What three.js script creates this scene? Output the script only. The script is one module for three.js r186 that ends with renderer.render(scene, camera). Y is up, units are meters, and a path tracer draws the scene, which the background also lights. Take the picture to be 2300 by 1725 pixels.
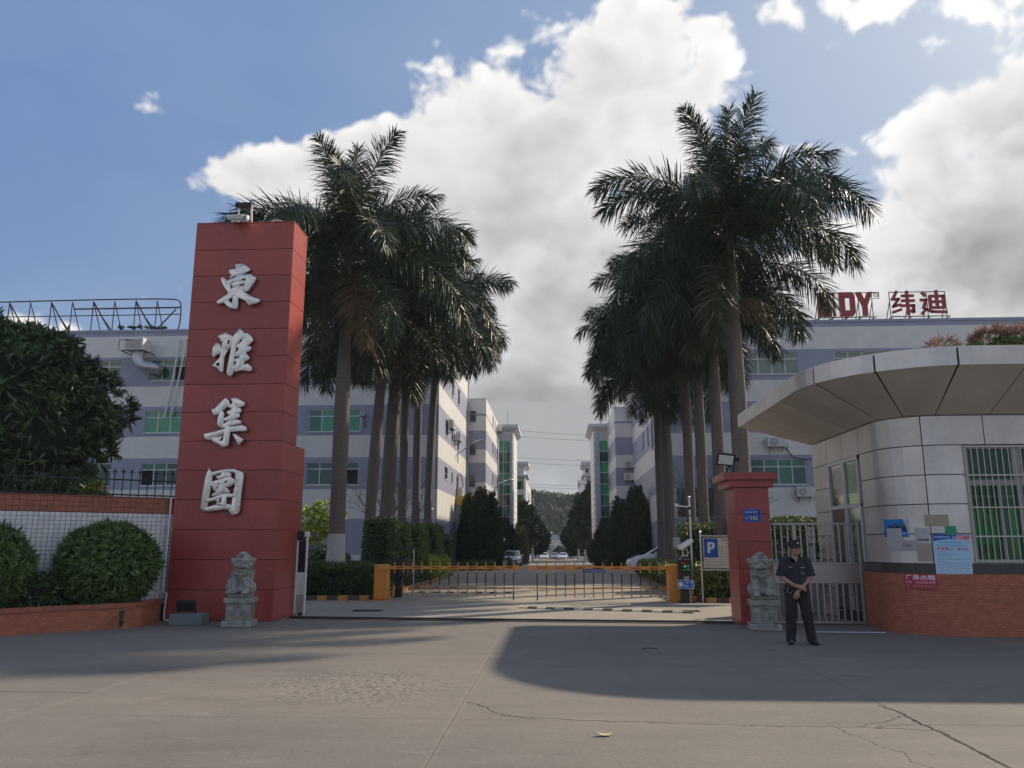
import * as THREE from 'three';
import { mergeGeometries, mergeVertices, toCreasedNormals } from 'three/addons/utils/BufferGeometryUtils.js';
import { RoundedBoxGeometry } from 'three/addons/geometries/RoundedBoxGeometry.js';

const V3 = (x, y, z) => new THREE.Vector3(x, y, z);
const RAD = Math.PI / 180;
function rng(seed) { let s = seed >>> 0; return () => { s = (s + 0x6d2b79f5) | 0; let t = Math.imul(s ^ (s >>> 15), 1 | s); t = (t + Math.imul(t ^ (t >>> 7), 61 | t)) ^ t; return ((t ^ (t >>> 14)) >>> 0) / 4294967296; }; }
const smooth = (a, b, x) => { const t = Math.min(1, Math.max(0, (x - a) / (b - a))); return t * t * (3 - 2 * t); };
const lerp = (a, b, t) => a + (b - a) * t, clamp = (x, a, b) => Math.min(b, Math.max(a, x));

// ---------- camera, sky, sun, exposure ----------
const scene = new THREE.Scene();
const camera = new THREE.PerspectiveCamera(51.33, 4 / 3, 0.1, 3000);
camera.position.set(0, 1.65, 0);
camera.rotation.order = 'YXZ';
camera.rotation.set(11.325 * RAD, 3.064 * RAD, 0);
const renderer = new THREE.WebGLRenderer({ antialias: true });
renderer.toneMapping = THREE.LinearToneMapping;
renderer.toneMappingExposure = 1.0;
renderer.shadowMap.enabled = true;
const SUN_AZ = 50, SUN_EL = 33.5;           // degrees to the right of the street, degrees up
const SUN = V3(Math.sin(SUN_AZ * RAD) * Math.cos(SUN_EL * RAD), Math.sin(SUN_EL * RAD), -Math.cos(SUN_AZ * RAD) * Math.cos(SUN_EL * RAD));
const sun = new THREE.DirectionalLight(new THREE.Color().setRGB(1.0, 0.86, 0.68), 4.9);
sun.name = 'sunlight';
sun.position.copy(SUN).multiplyScalar(200).add(V3(0, 0, -30));
sun.target.position.set(0, 0, -30);
sun.castShadow = true; sun.shadow.mapSize.set(4096, 4096); sun.shadow.radius = 2;
Object.assign(sun.shadow.camera, { left: -90, right: 90, top: 90, bottom: -90, near: 10, far: 500 });
scene.add(sun, sun.target);
scene.fog = new THREE.FogExp2(new THREE.Color().setRGB(0.62, 0.68, 0.74), 0.00045);

// gradient noise
const PERM = new Uint8Array(512); { const r = rng(7); const p = [...Array(256).keys()]; for (let i = 255; i > 0; i--) { const j = Math.floor(r() * (i + 1)); const t = p[i]; p[i] = p[j]; p[j] = t; } for (let i = 0; i < 512; i++) PERM[i] = p[i & 255]; }
function grad3(h, x, y, z) { h &= 15; const u = h < 8 ? x : y, v = h < 4 ? y : h === 12 || h === 14 ? x : z; return ((h & 1) ? -u : u) + ((h & 2) ? -v : v); }
function noise3(x, y, z) {
  const X = Math.floor(x), Y = Math.floor(y), Z = Math.floor(z); x -= X; y -= Y; z -= Z;
  const u = x * x * x * (x * (x * 6 - 15) + 10), v = y * y * y * (y * (y * 6 - 15) + 10), w = z * z * z * (z * (z * 6 - 15) + 10);
  const A = PERM[X & 255] + (Y & 255), B = PERM[(X + 1) & 255] + (Y & 255);
  const AA = PERM[A & 255] + (Z & 255), AB = PERM[(A + 1) & 255] + (Z & 255), BA = PERM[B & 255] + (Z & 255), BB = PERM[(B + 1) & 255] + (Z & 255);
  return lerp(lerp(lerp(grad3(PERM[AA & 255], x, y, z), grad3(PERM[BA & 255], x - 1, y, z), u), lerp(grad3(PERM[AB & 255], x, y - 1, z), grad3(PERM[BB & 255], x - 1, y - 1, z), u), v),
    lerp(lerp(grad3(PERM[(AA + 1) & 255], x, y, z - 1), grad3(PERM[(BA + 1) & 255], x - 1, y, z - 1), u), lerp(grad3(PERM[(AB + 1) & 255], x, y - 1, z - 1), grad3(PERM[(BB + 1) & 255], x - 1, y - 1, z - 1), u), v), w);
}
function fbm(x, y, z, o = 5) { let s = 0, a = 0.5, f = 1; for (let i = 0; i < o; i++) { s += a * noise3(x * f, y * f, z * f); a *= 0.5; f *= 2.03; } return s; }
function billow(x, y, z, o = 4) { let s = 0, a = 0.5, f = 1; for (let i = 0; i < o; i++) { s += a * Math.abs(noise3(x * f, y * f, z * f)); a *= 0.5; f *= 2.1; } return s; }

// sky: blue air and cumulus banks [azimuth, elevation, half width, half height, tilt, strength, greyness]
const BANKS = [
  [-20.2, 24.3, 4.2, 1.9, 22, 0.85, 0.0], [-24.2, 24.3, 2.8, 1.0, 10, 0.62, 0.0], [-17.5, 20.5, 3.4, 3.2, 0, 0.7, 0.1], [-13.8, 25.2, 4.4, 3.0, 25, 1.0, 0.1], [-8.5, 25.6, 4.6, 4.0, 20, 1.15, 0.25], [-3.4, 26.6, 5, 4.4, 30, 1.1, 0.25],
  [2.6, 30.5, 5.2, 3.6, 42, 1.15, 0.1], [7.4, 33.8, 5.0, 3.6, 30, 1.0, 0.05], [0, 21.5, 10, 5.4, 0, 1.1, 0.45], [-1, 13, 12, 7, 0, 1.7, 0.8], [1, 4, 16, 6, 0, 1.9, 0.95], [14, 9, 8, 5, 0, 1.2, 0.7],
  [8.2, 28.6, 3.2, 2.4, 30, 0.42, 0.0], [12.0, 26.2, 2.6, 1.6, 10, 0.42, 0.0], [12.6, 32.4, 1.3, 2.2, -20, 0.48, 0.0], [16.8, 34.4, 2.4, 1.5, 0, 0.66, 0.0], [27, 33.2, 6, 1.2, -8, 0.75, 0.0], [16.4, 30.8, 1.2, 0.9, 0, 0.3, 0],
  [32.5, 20, 5.6, 6.0, 15, 1.2, 0.75], [31.5, 26.6, 3.6, 1.3, 14, 0.75, 0.05], [25.6, 23.8, 2.2, 1.5, 35, 0.6, 0.05], [28, 13.5, 6, 6, 0, 1.2, 0.8], [19.8, 20.4, 1.7, 1.1, 30, 0.42, 0.0], [18, 12, 5, 4.2, 0, 0.95, 0.45], [22.6, 18.0, 1.3, 2.2, 0, 0.4, 0.1], [37, 16, 9, 10, 0, 1.25, 0.8],
  [-35.5, 12.4, 2.8, 1.3, 0, 0.85, 0.1], [-39, 9, 5, 3, 0, 0.9, 0.1], [-29.5, 16.4, 3.0, 0.8, 5, 0.38, 0], [-28.8, 28.6, 1.3, 0.8, 20, 0.30, 0], [-33.3, 21.0, 2.4, 0.6, -8, 0.30, 0], [-3.6, 34.1, 1.0, 1.1, 40, 0.44, 0], [-24.6, 19.5, 0.9, 1.2, -20, 0.3, 0],
  [58, 22, 10, 6, 0, 1.0, 0.4], [75, 14, 18, 8, 0, 1.2, 0.5], [-66, 12, 14, 7, 0, 0.9, 0.3], [-95, 20, 18, 9, 10, 1.1, 0.3], [-140, 16, 22, 8, 0, 1.1, 0.5], [140, 18, 22, 8, 0, 1.1, 0.5], [105, 24, 18, 8, 0, 1.1, 0.4], [180, 28, 18, 8, 0, 1.0, 0.5], [-120, 45, 12, 7, 0, 0.8, 0.4], [120, 48, 14, 7, 0, 0.8, 0.4], [40, 56, 14, 8, 0, 0.9, 0.4], [17.5, 27.5, 1.6, 1.0, 30, 0.34, 0], [20.5, 25.6, 1.3, 0.9, 20, 0.3, 0], [15.4, 28.8, 1.0, 1.4, 0, 0.32, 0],
];
function makeSky() {
  const W = 4096, H = 2048, data = new Float32Array(W * H * 4);
  const banks = BANKS.map(([a, e, w, h, t, s, g]) => ({ a: a * RAD, e: e * RAD, w: w * RAD, h: h * RAD, c: Math.cos(t * RAD), s: Math.sin(t * RAD), k: s, g }));
  let greyness = 0;
  const coverAt = (az, el, ce) => {
    let sum = 0, gs = 0, ws = 0;
    for (const k of banks) {
      let da = az - k.a; if (da > Math.PI) da -= 2 * Math.PI; if (da < -Math.PI) da += 2 * Math.PI;
      da *= ce; const de = el - k.e; if (Math.abs(da) > 2.4 * (k.w + k.h) || Math.abs(de) > 2.4 * (k.h + k.w)) continue;
      const u = (da * k.c + de * k.s) / k.w, v = (-da * k.s + de * k.c) / k.h, q = Math.exp(-(u * u + v * v) * 0.75) * k.k;
      sum += q; gs += q * k.g; ws += q;
    }
    greyness = ws > 0.001 ? gs / ws : 0; return -0.42 + 1.08 * (1 - Math.exp(-sum * 1.05));
  };
  const cell = (x, y, z) => {   // distance to the nearest of scattered points: round puffs
    const X = Math.floor(x), Y = Math.floor(y), Z = Math.floor(z); let best = 9;
    for (let k = -1; k < 2; k++) for (let j = -1; j < 2; j++) for (let i = -1; i < 2; i++) { const h = PERM[(PERM[(PERM[(X + i) & 255] + Y + j) & 255] + Z + k) & 255], g = PERM[h + 1], q = PERM[h + 77], dx = X + i + h / 255 - x, dy = Y + j + g / 255 - y, dz = Z + k + q / 255 - z, d = dx * dx + dy * dy + dz * dz; if (d < best) best = d; }
    return Math.sqrt(best);
  };
  const puff = (x, y, z, fine) => {   // rolling heaps: broad swell plus round puffs on puffs
    y *= 1.25; const wx = 0.030 * noise3(x * 14, y * 14, z * 14 + 4) + 0.010 * noise3(x * 40, y * 40, z * 40), wy = 0.030 * noise3(x * 14 + 8, y * 14, z * 14) + 0.010 * noise3(x * 40 + 8, y * 40, z * 40);
    x += wx; y += wy; let s = 0.62 * fbm(x * 8, y * 8, z * 8, 3), a = 0.30, f = 13;
    for (let i = 0; i < fine; i++) { s += a * (0.52 - cell(x * f + i * 9.1, y * f, z * f)); a *= 0.58; f *= 2.1; }
    return s;
  };
  for (let row = 0; row < H; row++) {
    const el = ((row + 0.5) / H - 0.5) * Math.PI, y = Math.sin(el), ce = Math.cos(el);
    for (let col = 0; col < W; col++) {
      const o = (row * W + col) * 4; data[o + 3] = 1;
      if (el < -0.02) { data[o] = 0.30; data[o + 1] = 0.285; data[o + 2] = 0.265; continue; }
      const ro = ((col + 0.5) / W - 0.5) * 2 * Math.PI, x = Math.cos(ro) * ce, z = Math.sin(ro) * ce, az = Math.atan2(x, -z);
      const cs = x * SUN.x + y * SUN.y + z * SUN.z, ang = Math.acos(clamp(cs, -1, 1));
      const glow = Math.exp(-ang * 2.3), glow2 = Math.exp(-ang * 6.0), up = Math.max(0, y), hz = Math.pow(1 - up, 4.0);
      let r = lerp(0.100, 0.32, hz) + 0.80 * glow + 0.5 * glow2, g = lerp(0.215, 0.44, hz) + 0.72 * glow + 0.5 * glow2, b = lerp(0.475, 0.62, hz) + 0.46 * glow + 0.44 * glow2;
      const veil = smooth(-0.15, 0.45, fbm(x * 3.2 + 9, y * 7, z * 3.2, 4)); r += 0.035 * veil; g += 0.032 * veil; b += 0.02 * veil;
      const cov = coverAt(az, el, ce), grey = greyness;
      if (cov > -0.36) {
        const deep = cov > 0.55, n = puff(x, y, z, deep ? 3 : 4), t = cov + n * 1.25 + 0.18 * fbm(x * 60, y * 60, z * 60, 3), dens = smooth(-0.03, 0.20, t);
        if (dens > 0) {
          const e = 0.012, n2 = puff(x + SUN.x * e, y + SUN.y * e + 0.004, z + SUN.z * e, deep ? 1 : 3), thick = smooth(0.05, 0.75, cov + n * 0.85), edge = 1 - thick, slope = clamp((n - n2) * 3.2, -1, 1);
          const swell = fbm(x * 6 + 3, y * 10, z * 6, 4), front = 0.5 - 0.5 * cs;
          let L = lerp(0.96, lerp(0.76, 0.34, grey), thick) + slope * lerp(0.24, 0.10, thick) + swell * 0.42 * thick + 0.16 * edge * clamp(glow * 2.2, 0, 1) + 0.10 * glow * (1 - grey * 0.6) + 0.05 * front * (1 - 0.5 * grey);
          L *= lerp(1, 0.80, grey * smooth(0.28, 0.02, y));
          const warm = edge * 0.035 + 0.015 + 0.05 * front, cool = thick * (0.35 + 0.65 * grey) * (1 - glow);
          const cr = L * (1.0 + warm - 0.085 * cool * grey), cg = L * (1.0 + warm * 0.3 - 0.02 * cool), cb = L * (1.0 - warm * 0.9 + 0.05 * cool);
          const a = dens * lerp(0.80, 1, thick);
          r = lerp(r, cr, a); g = lerp(g, cg, a); b = lerp(b, cb, a);
        }
      }
      data[o] = r; data[o + 1] = g; data[o + 2] = b;
    }
  }
  const t = new THREE.DataTexture(data, W, H, THREE.RGBAFormat, THREE.FloatType);
  t.mapping = THREE.EquirectangularReflectionMapping; t.magFilter = t.minFilter = THREE.LinearFilter; t.wrapS = THREE.RepeatWrapping; t.needsUpdate = true;
  return t;
}
const skyTexture = makeSky();
scene.background = skyTexture; scene.environment = skyTexture;

// ---------- naming and geometry helpers ----------
const taken = {};
function numbered(n) { const k = (taken[n] = (taken[n] ?? -1) + 1); return k ? n + '_' + String(k).padStart(3, '0') : n; }
function tag(o, label, category, group, kind) { if (label) o.userData.label = label; if (category) o.userData.category = category; if (group) o.userData.group = group; if (kind) o.userData.kind = kind; return o; }
function thing(name, label, category, [x, y, z] = [0, 0, 0], turn = 0, group) { const o = new THREE.Group(); o.name = numbered(name); scene.add(o); o.position.set(x, y, z); o.rotation.y = turn; return tag(o, label, category, group); }
function shadows(o) { o.castShadow = o.receiveShadow = true; return o; }
function part(name, geo, mat, parent) {
  const g = Array.isArray(geo) ? join(geo) : geo, o = shadows(new THREE.Mesh(g, mat));
  o.name = parent === scene || !parent ? numbered(name) : name; (parent || scene).add(o); return o;
}
function copyOf(root, pos, turn, label, group, name) { const r = root.clone(); r.name = numbered(name || root.name.replace(/_\d{3}$/, '')); r.userData = { ...root.userData }; scene.add(r); if (pos) r.position.set(...pos); if (turn !== undefined) r.rotation.y = turn; return tag(r, label, null, group); }
function join(list) {
  list = list.map((g) => { const n = g.index ? g.toNonIndexed() : g; for (const k of Object.keys(n.attributes)) if (!['position', 'normal', 'uv'].includes(k)) n.deleteAttribute(k); if (!n.attributes.normal) n.computeVertexNormals(); if (!n.attributes.uv) n.setAttribute('uv', new THREE.BufferAttribute(new Float32Array(n.attributes.position.count * 2), 2)); return n; });
  return list.length === 1 ? list[0] : mergeGeometries(list, false);
}
const bx = (x0, x1, y0, y1, z0, z1) => new THREE.BoxGeometry(Math.abs(x1 - x0), Math.abs(y1 - y0), Math.abs(z1 - z0)).translate((x0 + x1) / 2, (y0 + y1) / 2, (z0 + z1) / 2);
const rbx = (x0, x1, y0, y1, z0, z1, r = 0.01, s = 2) => new RoundedBoxGeometry(Math.abs(x1 - x0), Math.abs(y1 - y0), Math.abs(z1 - z0), s, Math.min(r, Math.abs(x1 - x0) * 0.49, Math.abs(y1 - y0) * 0.49, Math.abs(z1 - z0) * 0.49)).translate((x0 + x1) / 2, (y0 + y1) / 2, (z0 + z1) / 2);
function rod(a, b, r0, r1 = r0, n = 8) { a = V3(...a); b = V3(...b); const d = b.clone().sub(a), g = new THREE.CylinderGeometry(r1, r0, d.length(), n, 1); g.applyQuaternion(new THREE.Quaternion().setFromUnitVectors(V3(0, 1, 0), d.clone().normalize())); return g.translate((a.x + b.x) / 2, (a.y + b.y) / 2, (a.z + b.z) / 2); }
function bar(a, b, w, h = w) { a = V3(...a); b = V3(...b); const d = b.clone().sub(a), L = d.length(), m = new THREE.Matrix4().lookAt(b, a, Math.abs(d.y / L) > 0.95 ? V3(0, 0, 1) : V3(0, 1, 0)); return new THREE.BoxGeometry(w, h, L).applyMatrix4(m.setPosition((a.x + b.x) / 2, (a.y + b.y) / 2, (a.z + b.z) / 2)); }
function tube(pts, r, n = 6, seg = pts.length * 5) { return new THREE.TubeGeometry(new THREE.CatmullRomCurve3(pts.map((p) => V3(...p))), seg, r, n); }
const ball = (x, y, z, r, a = 12, b = 8) => new THREE.SphereGeometry(r, a, b).translate(x, y, z);
function lathe(pts, n = 16) { return new THREE.LatheGeometry(pts.map(([r, y]) => new THREE.Vector2(r, y)), n); }
function prism(pts, y0, y1) { const s = new THREE.Shape(pts.map(([x, z]) => new THREE.Vector2(x, -z))); return new THREE.ExtrudeGeometry(s, { depth: y1 - y0, bevelEnabled: false }).rotateX(-Math.PI / 2).translate(0, y0, 0); }   // plan outline [x, z], standing from y0 to y1
function plate(pts, d, bevel = 0, holes = []) { const s = new THREE.Shape(pts.map((p) => new THREE.Vector2(...p))); for (const h of holes) s.holes.push(new THREE.Path(h.map((p) => new THREE.Vector2(...p)))); return new THREE.ExtrudeGeometry(s, { depth: d, bevelEnabled: bevel > 0, bevelSize: bevel, bevelThickness: bevel, bevelSegments: 2, steps: 1 }); }
// uv in metres by the dominant direction of each face, shifted so alike pieces differ
function uvm(g, s = 1, du = 0, dv = 0) {
  if (g.index) g = g.toNonIndexed(); if (!g.attributes.normal) g.computeVertexNormals();
  const p = g.attributes.position, n = g.attributes.normal, uv = new Float32Array(p.count * 2);
  for (let f = 0; f < p.count; f += 3) {
    const ax = Math.abs(n.getX(f) + n.getX(f + 1) + n.getX(f + 2)), ay = Math.abs(n.getY(f) + n.getY(f + 1) + n.getY(f + 2)), az = Math.abs(n.getZ(f) + n.getZ(f + 1) + n.getZ(f + 2));
    for (let i = f; i < f + 3; i++) {
      let u, v; if (ay >= ax && ay >= az) { u = p.getX(i); v = -p.getZ(i); } else if (ax >= az) { u = -p.getZ(i); v = p.getY(i); } else { u = p.getX(i); v = p.getY(i); }
      uv[i * 2] = u * s + du; uv[i * 2 + 1] = v * s + dv;
    }
  }
  g.setAttribute('uv', new THREE.BufferAttribute(uv, 2)); return g;
}
const gy = (z) => (z > -46 ? 0 : -0.0125 * (-z - 46));   // the street falls gently beyond the gate
// ---------- procedural textures and materials ----------
const enc = (c) => { c = clamp(c, 0, 1); return 255 * (c <= 0.0031308 ? c * 12.92 : 1.055 * Math.pow(c, 1 / 2.4) - 0.055); };
function hash2(i, j, s) { let t = Math.imul(i, 374761393) + Math.imul(j, 668265263) + Math.imul(s, 2147483647 ^ 0x5bd1e995); t = Math.imul(t ^ (t >>> 13), 1274126177); return ((t ^ (t >>> 16)) >>> 0) / 4294967296; }
function vn(x, y, p, s) { const i = Math.floor(x), j = Math.floor(y), u = x - i, v = y - j, a = u * u * (3 - 2 * u), b = v * v * (3 - 2 * v), m = (k) => ((k % p) + p) % p; return lerp(lerp(hash2(m(i), m(j), s), hash2(m(i + 1), m(j), s), a), lerp(hash2(m(i), m(j + 1), s), hash2(m(i + 1), m(j + 1), s), a), b) * 2 - 1; }
function tn(u, v, f, s, o = 4) { let r = 0, a = 0.5; for (let k = 0; k < o; k++) { r += a * vn(u * f, v * f, f, s + k); a *= 0.55; f *= 2; } return r; }   // tiles over u, v in 0..1
function dataTex(w, h, fn, srgb = true, rep) {
  const d = new Uint8Array(w * h * 4);
  for (let j = 0; j < h; j++) for (let i = 0; i < w; i++) { const c = fn((i + 0.5) / w, (j + 0.5) / h), o = (j * w + i) * 4; for (let k = 0; k < 3; k++) d[o + k] = srgb ? enc(c[k]) : clamp(c[k], 0, 1) * 255; d[o + 3] = 255; }
  const t = new THREE.DataTexture(d, w, h); t.wrapS = t.wrapT = THREE.RepeatWrapping; t.magFilter = THREE.LinearFilter; t.minFilter = THREE.LinearMipmapLinearFilter; if (srgb) t.colorSpace = THREE.SRGBColorSpace; t.needsUpdate = true;
  if (rep) t.repeat.set(rep[0], rep[1]); return t;
}
const rgb = (r, g, b) => new THREE.Color().setRGB(r, g, b);
const std = (o) => new THREE.MeshStandardMaterial(o);
const plain = (c, rough = 0.6, metal = 0, more = {}) => std({ color: rgb(...c), roughness: rough, metalness: metal, ...more });

// weathered concrete for the inner road and small things; 3 m tile
const concreteTex = dataTex(512, 512, (u, v) => { const m = tn(u, v, 4, 11, 5), f = tn(u, v, 64, 21, 3), k = 1 + 0.22 * m + 0.16 * f; return [0.31 * k, 0.275 * k, 0.222 * k]; }, true, [1 / 3, 1 / 3]);
const grainBump = dataTex(512, 512, (u, v) => { const f = 0.5 + 0.3 * tn(u, v, 96, 31, 3) + 0.2 * tn(u, v, 12, 33, 3); return [f, f, f]; }, false, [1 / 1.2, 1 / 1.2]);
const asphaltTex = dataTex(512, 512, (u, v) => { const k = 1 + 0.25 * tn(u, v, 3, 41, 5) + 0.35 * tn(u, v, 90, 42, 2); return [0.150 * k, 0.148 * k, 0.146 * k]; }, true, [1 / 4, 1 / 4]);
const facadeTex = dataTex(1024, 1024, (u, v) => {
  const n = 20, i = Math.floor(u * n * 0.9999), j = Math.floor(v * n * 2), fu = u * n - i, fv = v * n * 2 - j, edge = Math.min(fu, 1 - fu, (fv) * 0.5, (1 - fv) * 0.5);
  const k = (edge < 0.05 ? 0.66 : 1) * (0.97 + 0.06 * hash2(i, j, 3)) * (1 + 0.10 * tn(u, v, 3, 51, 4)) * (1 - 0.10 * Math.max(0, tn(u, v * 0.999, 2, 77, 3)));
  return [k * 0.8, k * 0.8, k * 0.8];
}, true, [1 / 2, 1 / 2]);
const facadeBump = dataTex(512, 512, (u, v) => { const n = 20, fu = (u * n) % 1, fv = (v * n * 2) % 1, e = Math.min(fu, 1 - fu, fv * 0.5, (1 - fv) * 0.5), k = smooth(0.02, 0.08, e); return [k, k, k]; }, false, [1 / 2, 1 / 2]);
const graniteTex = dataTex(1024, 1024, (u, v) => {
  const f = tn(u, v, 128, 61, 2), g = tn(u, v, 48, 62, 3), st = tn(u, v * 0.0 + 0.31, 40, 63, 3) * 0.5 + tn(u, 0.5 + 0.02 * Math.floor(v * 8) / 8, 90, 64, 2) * 0.4, m = tn(u, v, 3, 65, 4);
  const k = 1 + 0.26 * f + 0.10 * g + 0.10 * st + 0.16 * m; return [0.34 * k, 0.055 * k + 0.004, 0.041 * k + 0.004];
}, true, [1 / 2.4, 1 / 2.4]);
const brickTex = dataTex(1024, 512, (u, v) => {
  const nx = 20, ny = 40, j = Math.floor(v * ny), off = (j & 1) * 0.5, i = Math.floor(u * nx + off), fu = u * nx + off - i, fv = v * ny - j, e = Math.min(fu * 2, (1 - fu) * 2, fv, 1 - fv);
  const k = (e < 0.09 ? 0.72 : 1) * (0.86 + 0.28 * hash2(((i % nx) + nx) % nx, j, 5)) * (1 + 0.14 * tn(u, v, 4, 71, 4)); return [0.41 * k, 0.128 * k, 0.066 * k];
}, true, [1 / 2, 1 / 2]);
const stoneTex = dataTex(512, 512, (u, v) => { const k = 1 + 0.5 * tn(u, v, 8, 81, 5) + 0.3 * tn(u, v, 60, 82, 3), w = 2 * Math.max(0, tn(u, v, 11, 83, 4)); return [0.30 * k - 0.11 * w, 0.295 * k - 0.105 * w, 0.262 * k - 0.10 * w]; }, true, [1, 1]);
const barkTex = dataTex(512, 1024, (u, v) => {
  const ring = Math.abs(((v * 26 + 0.18 * tn(u, v, 6, 91, 3)) % 1) - 0.5) * 2, f = tn(u, v * 0.25, 32, 92, 3), k = 1 + 0.30 * tn(u, v, 4, 93, 4) + 0.10 * f - 0.26 * smooth(0.82, 1, ring);
  return [0.145 * k, 0.120 * k, 0.105 * k];
}, true, [1, 1 / 4]);
const barkBump = dataTex(256, 1024, (u, v) => { const ring = Math.abs(((v * 26 + 0.18 * tn(u, v, 6, 91, 3)) % 1) - 0.5) * 2, k = 0.7 - 0.4 * smooth(0.8, 1, ring) + 0.25 * tn(u, v * 0.25, 32, 92, 3); return [k, k, k]; }, false, [1, 1 / 4]);
const dirtTex = dataTex(512, 512, (u, v) => { const k = 1 + 0.20 * tn(u, v, 3, 101, 4) + 0.07 * tn(u, v, 40, 102, 2); return [k * 0.75, k * 0.75, k * 0.75]; }, true, [1 / 2.6, 1 / 2.6]);
const smearTex = dataTex(512, 512, (u, v) => { const k = 0.5 + 0.36 * tn(u, v, 5, 111, 4) + 0.1 * tn(u, v, 60, 112, 2); return [k, k, k]; }, false, [1 / 1.7, 1 / 1.7]);

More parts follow.
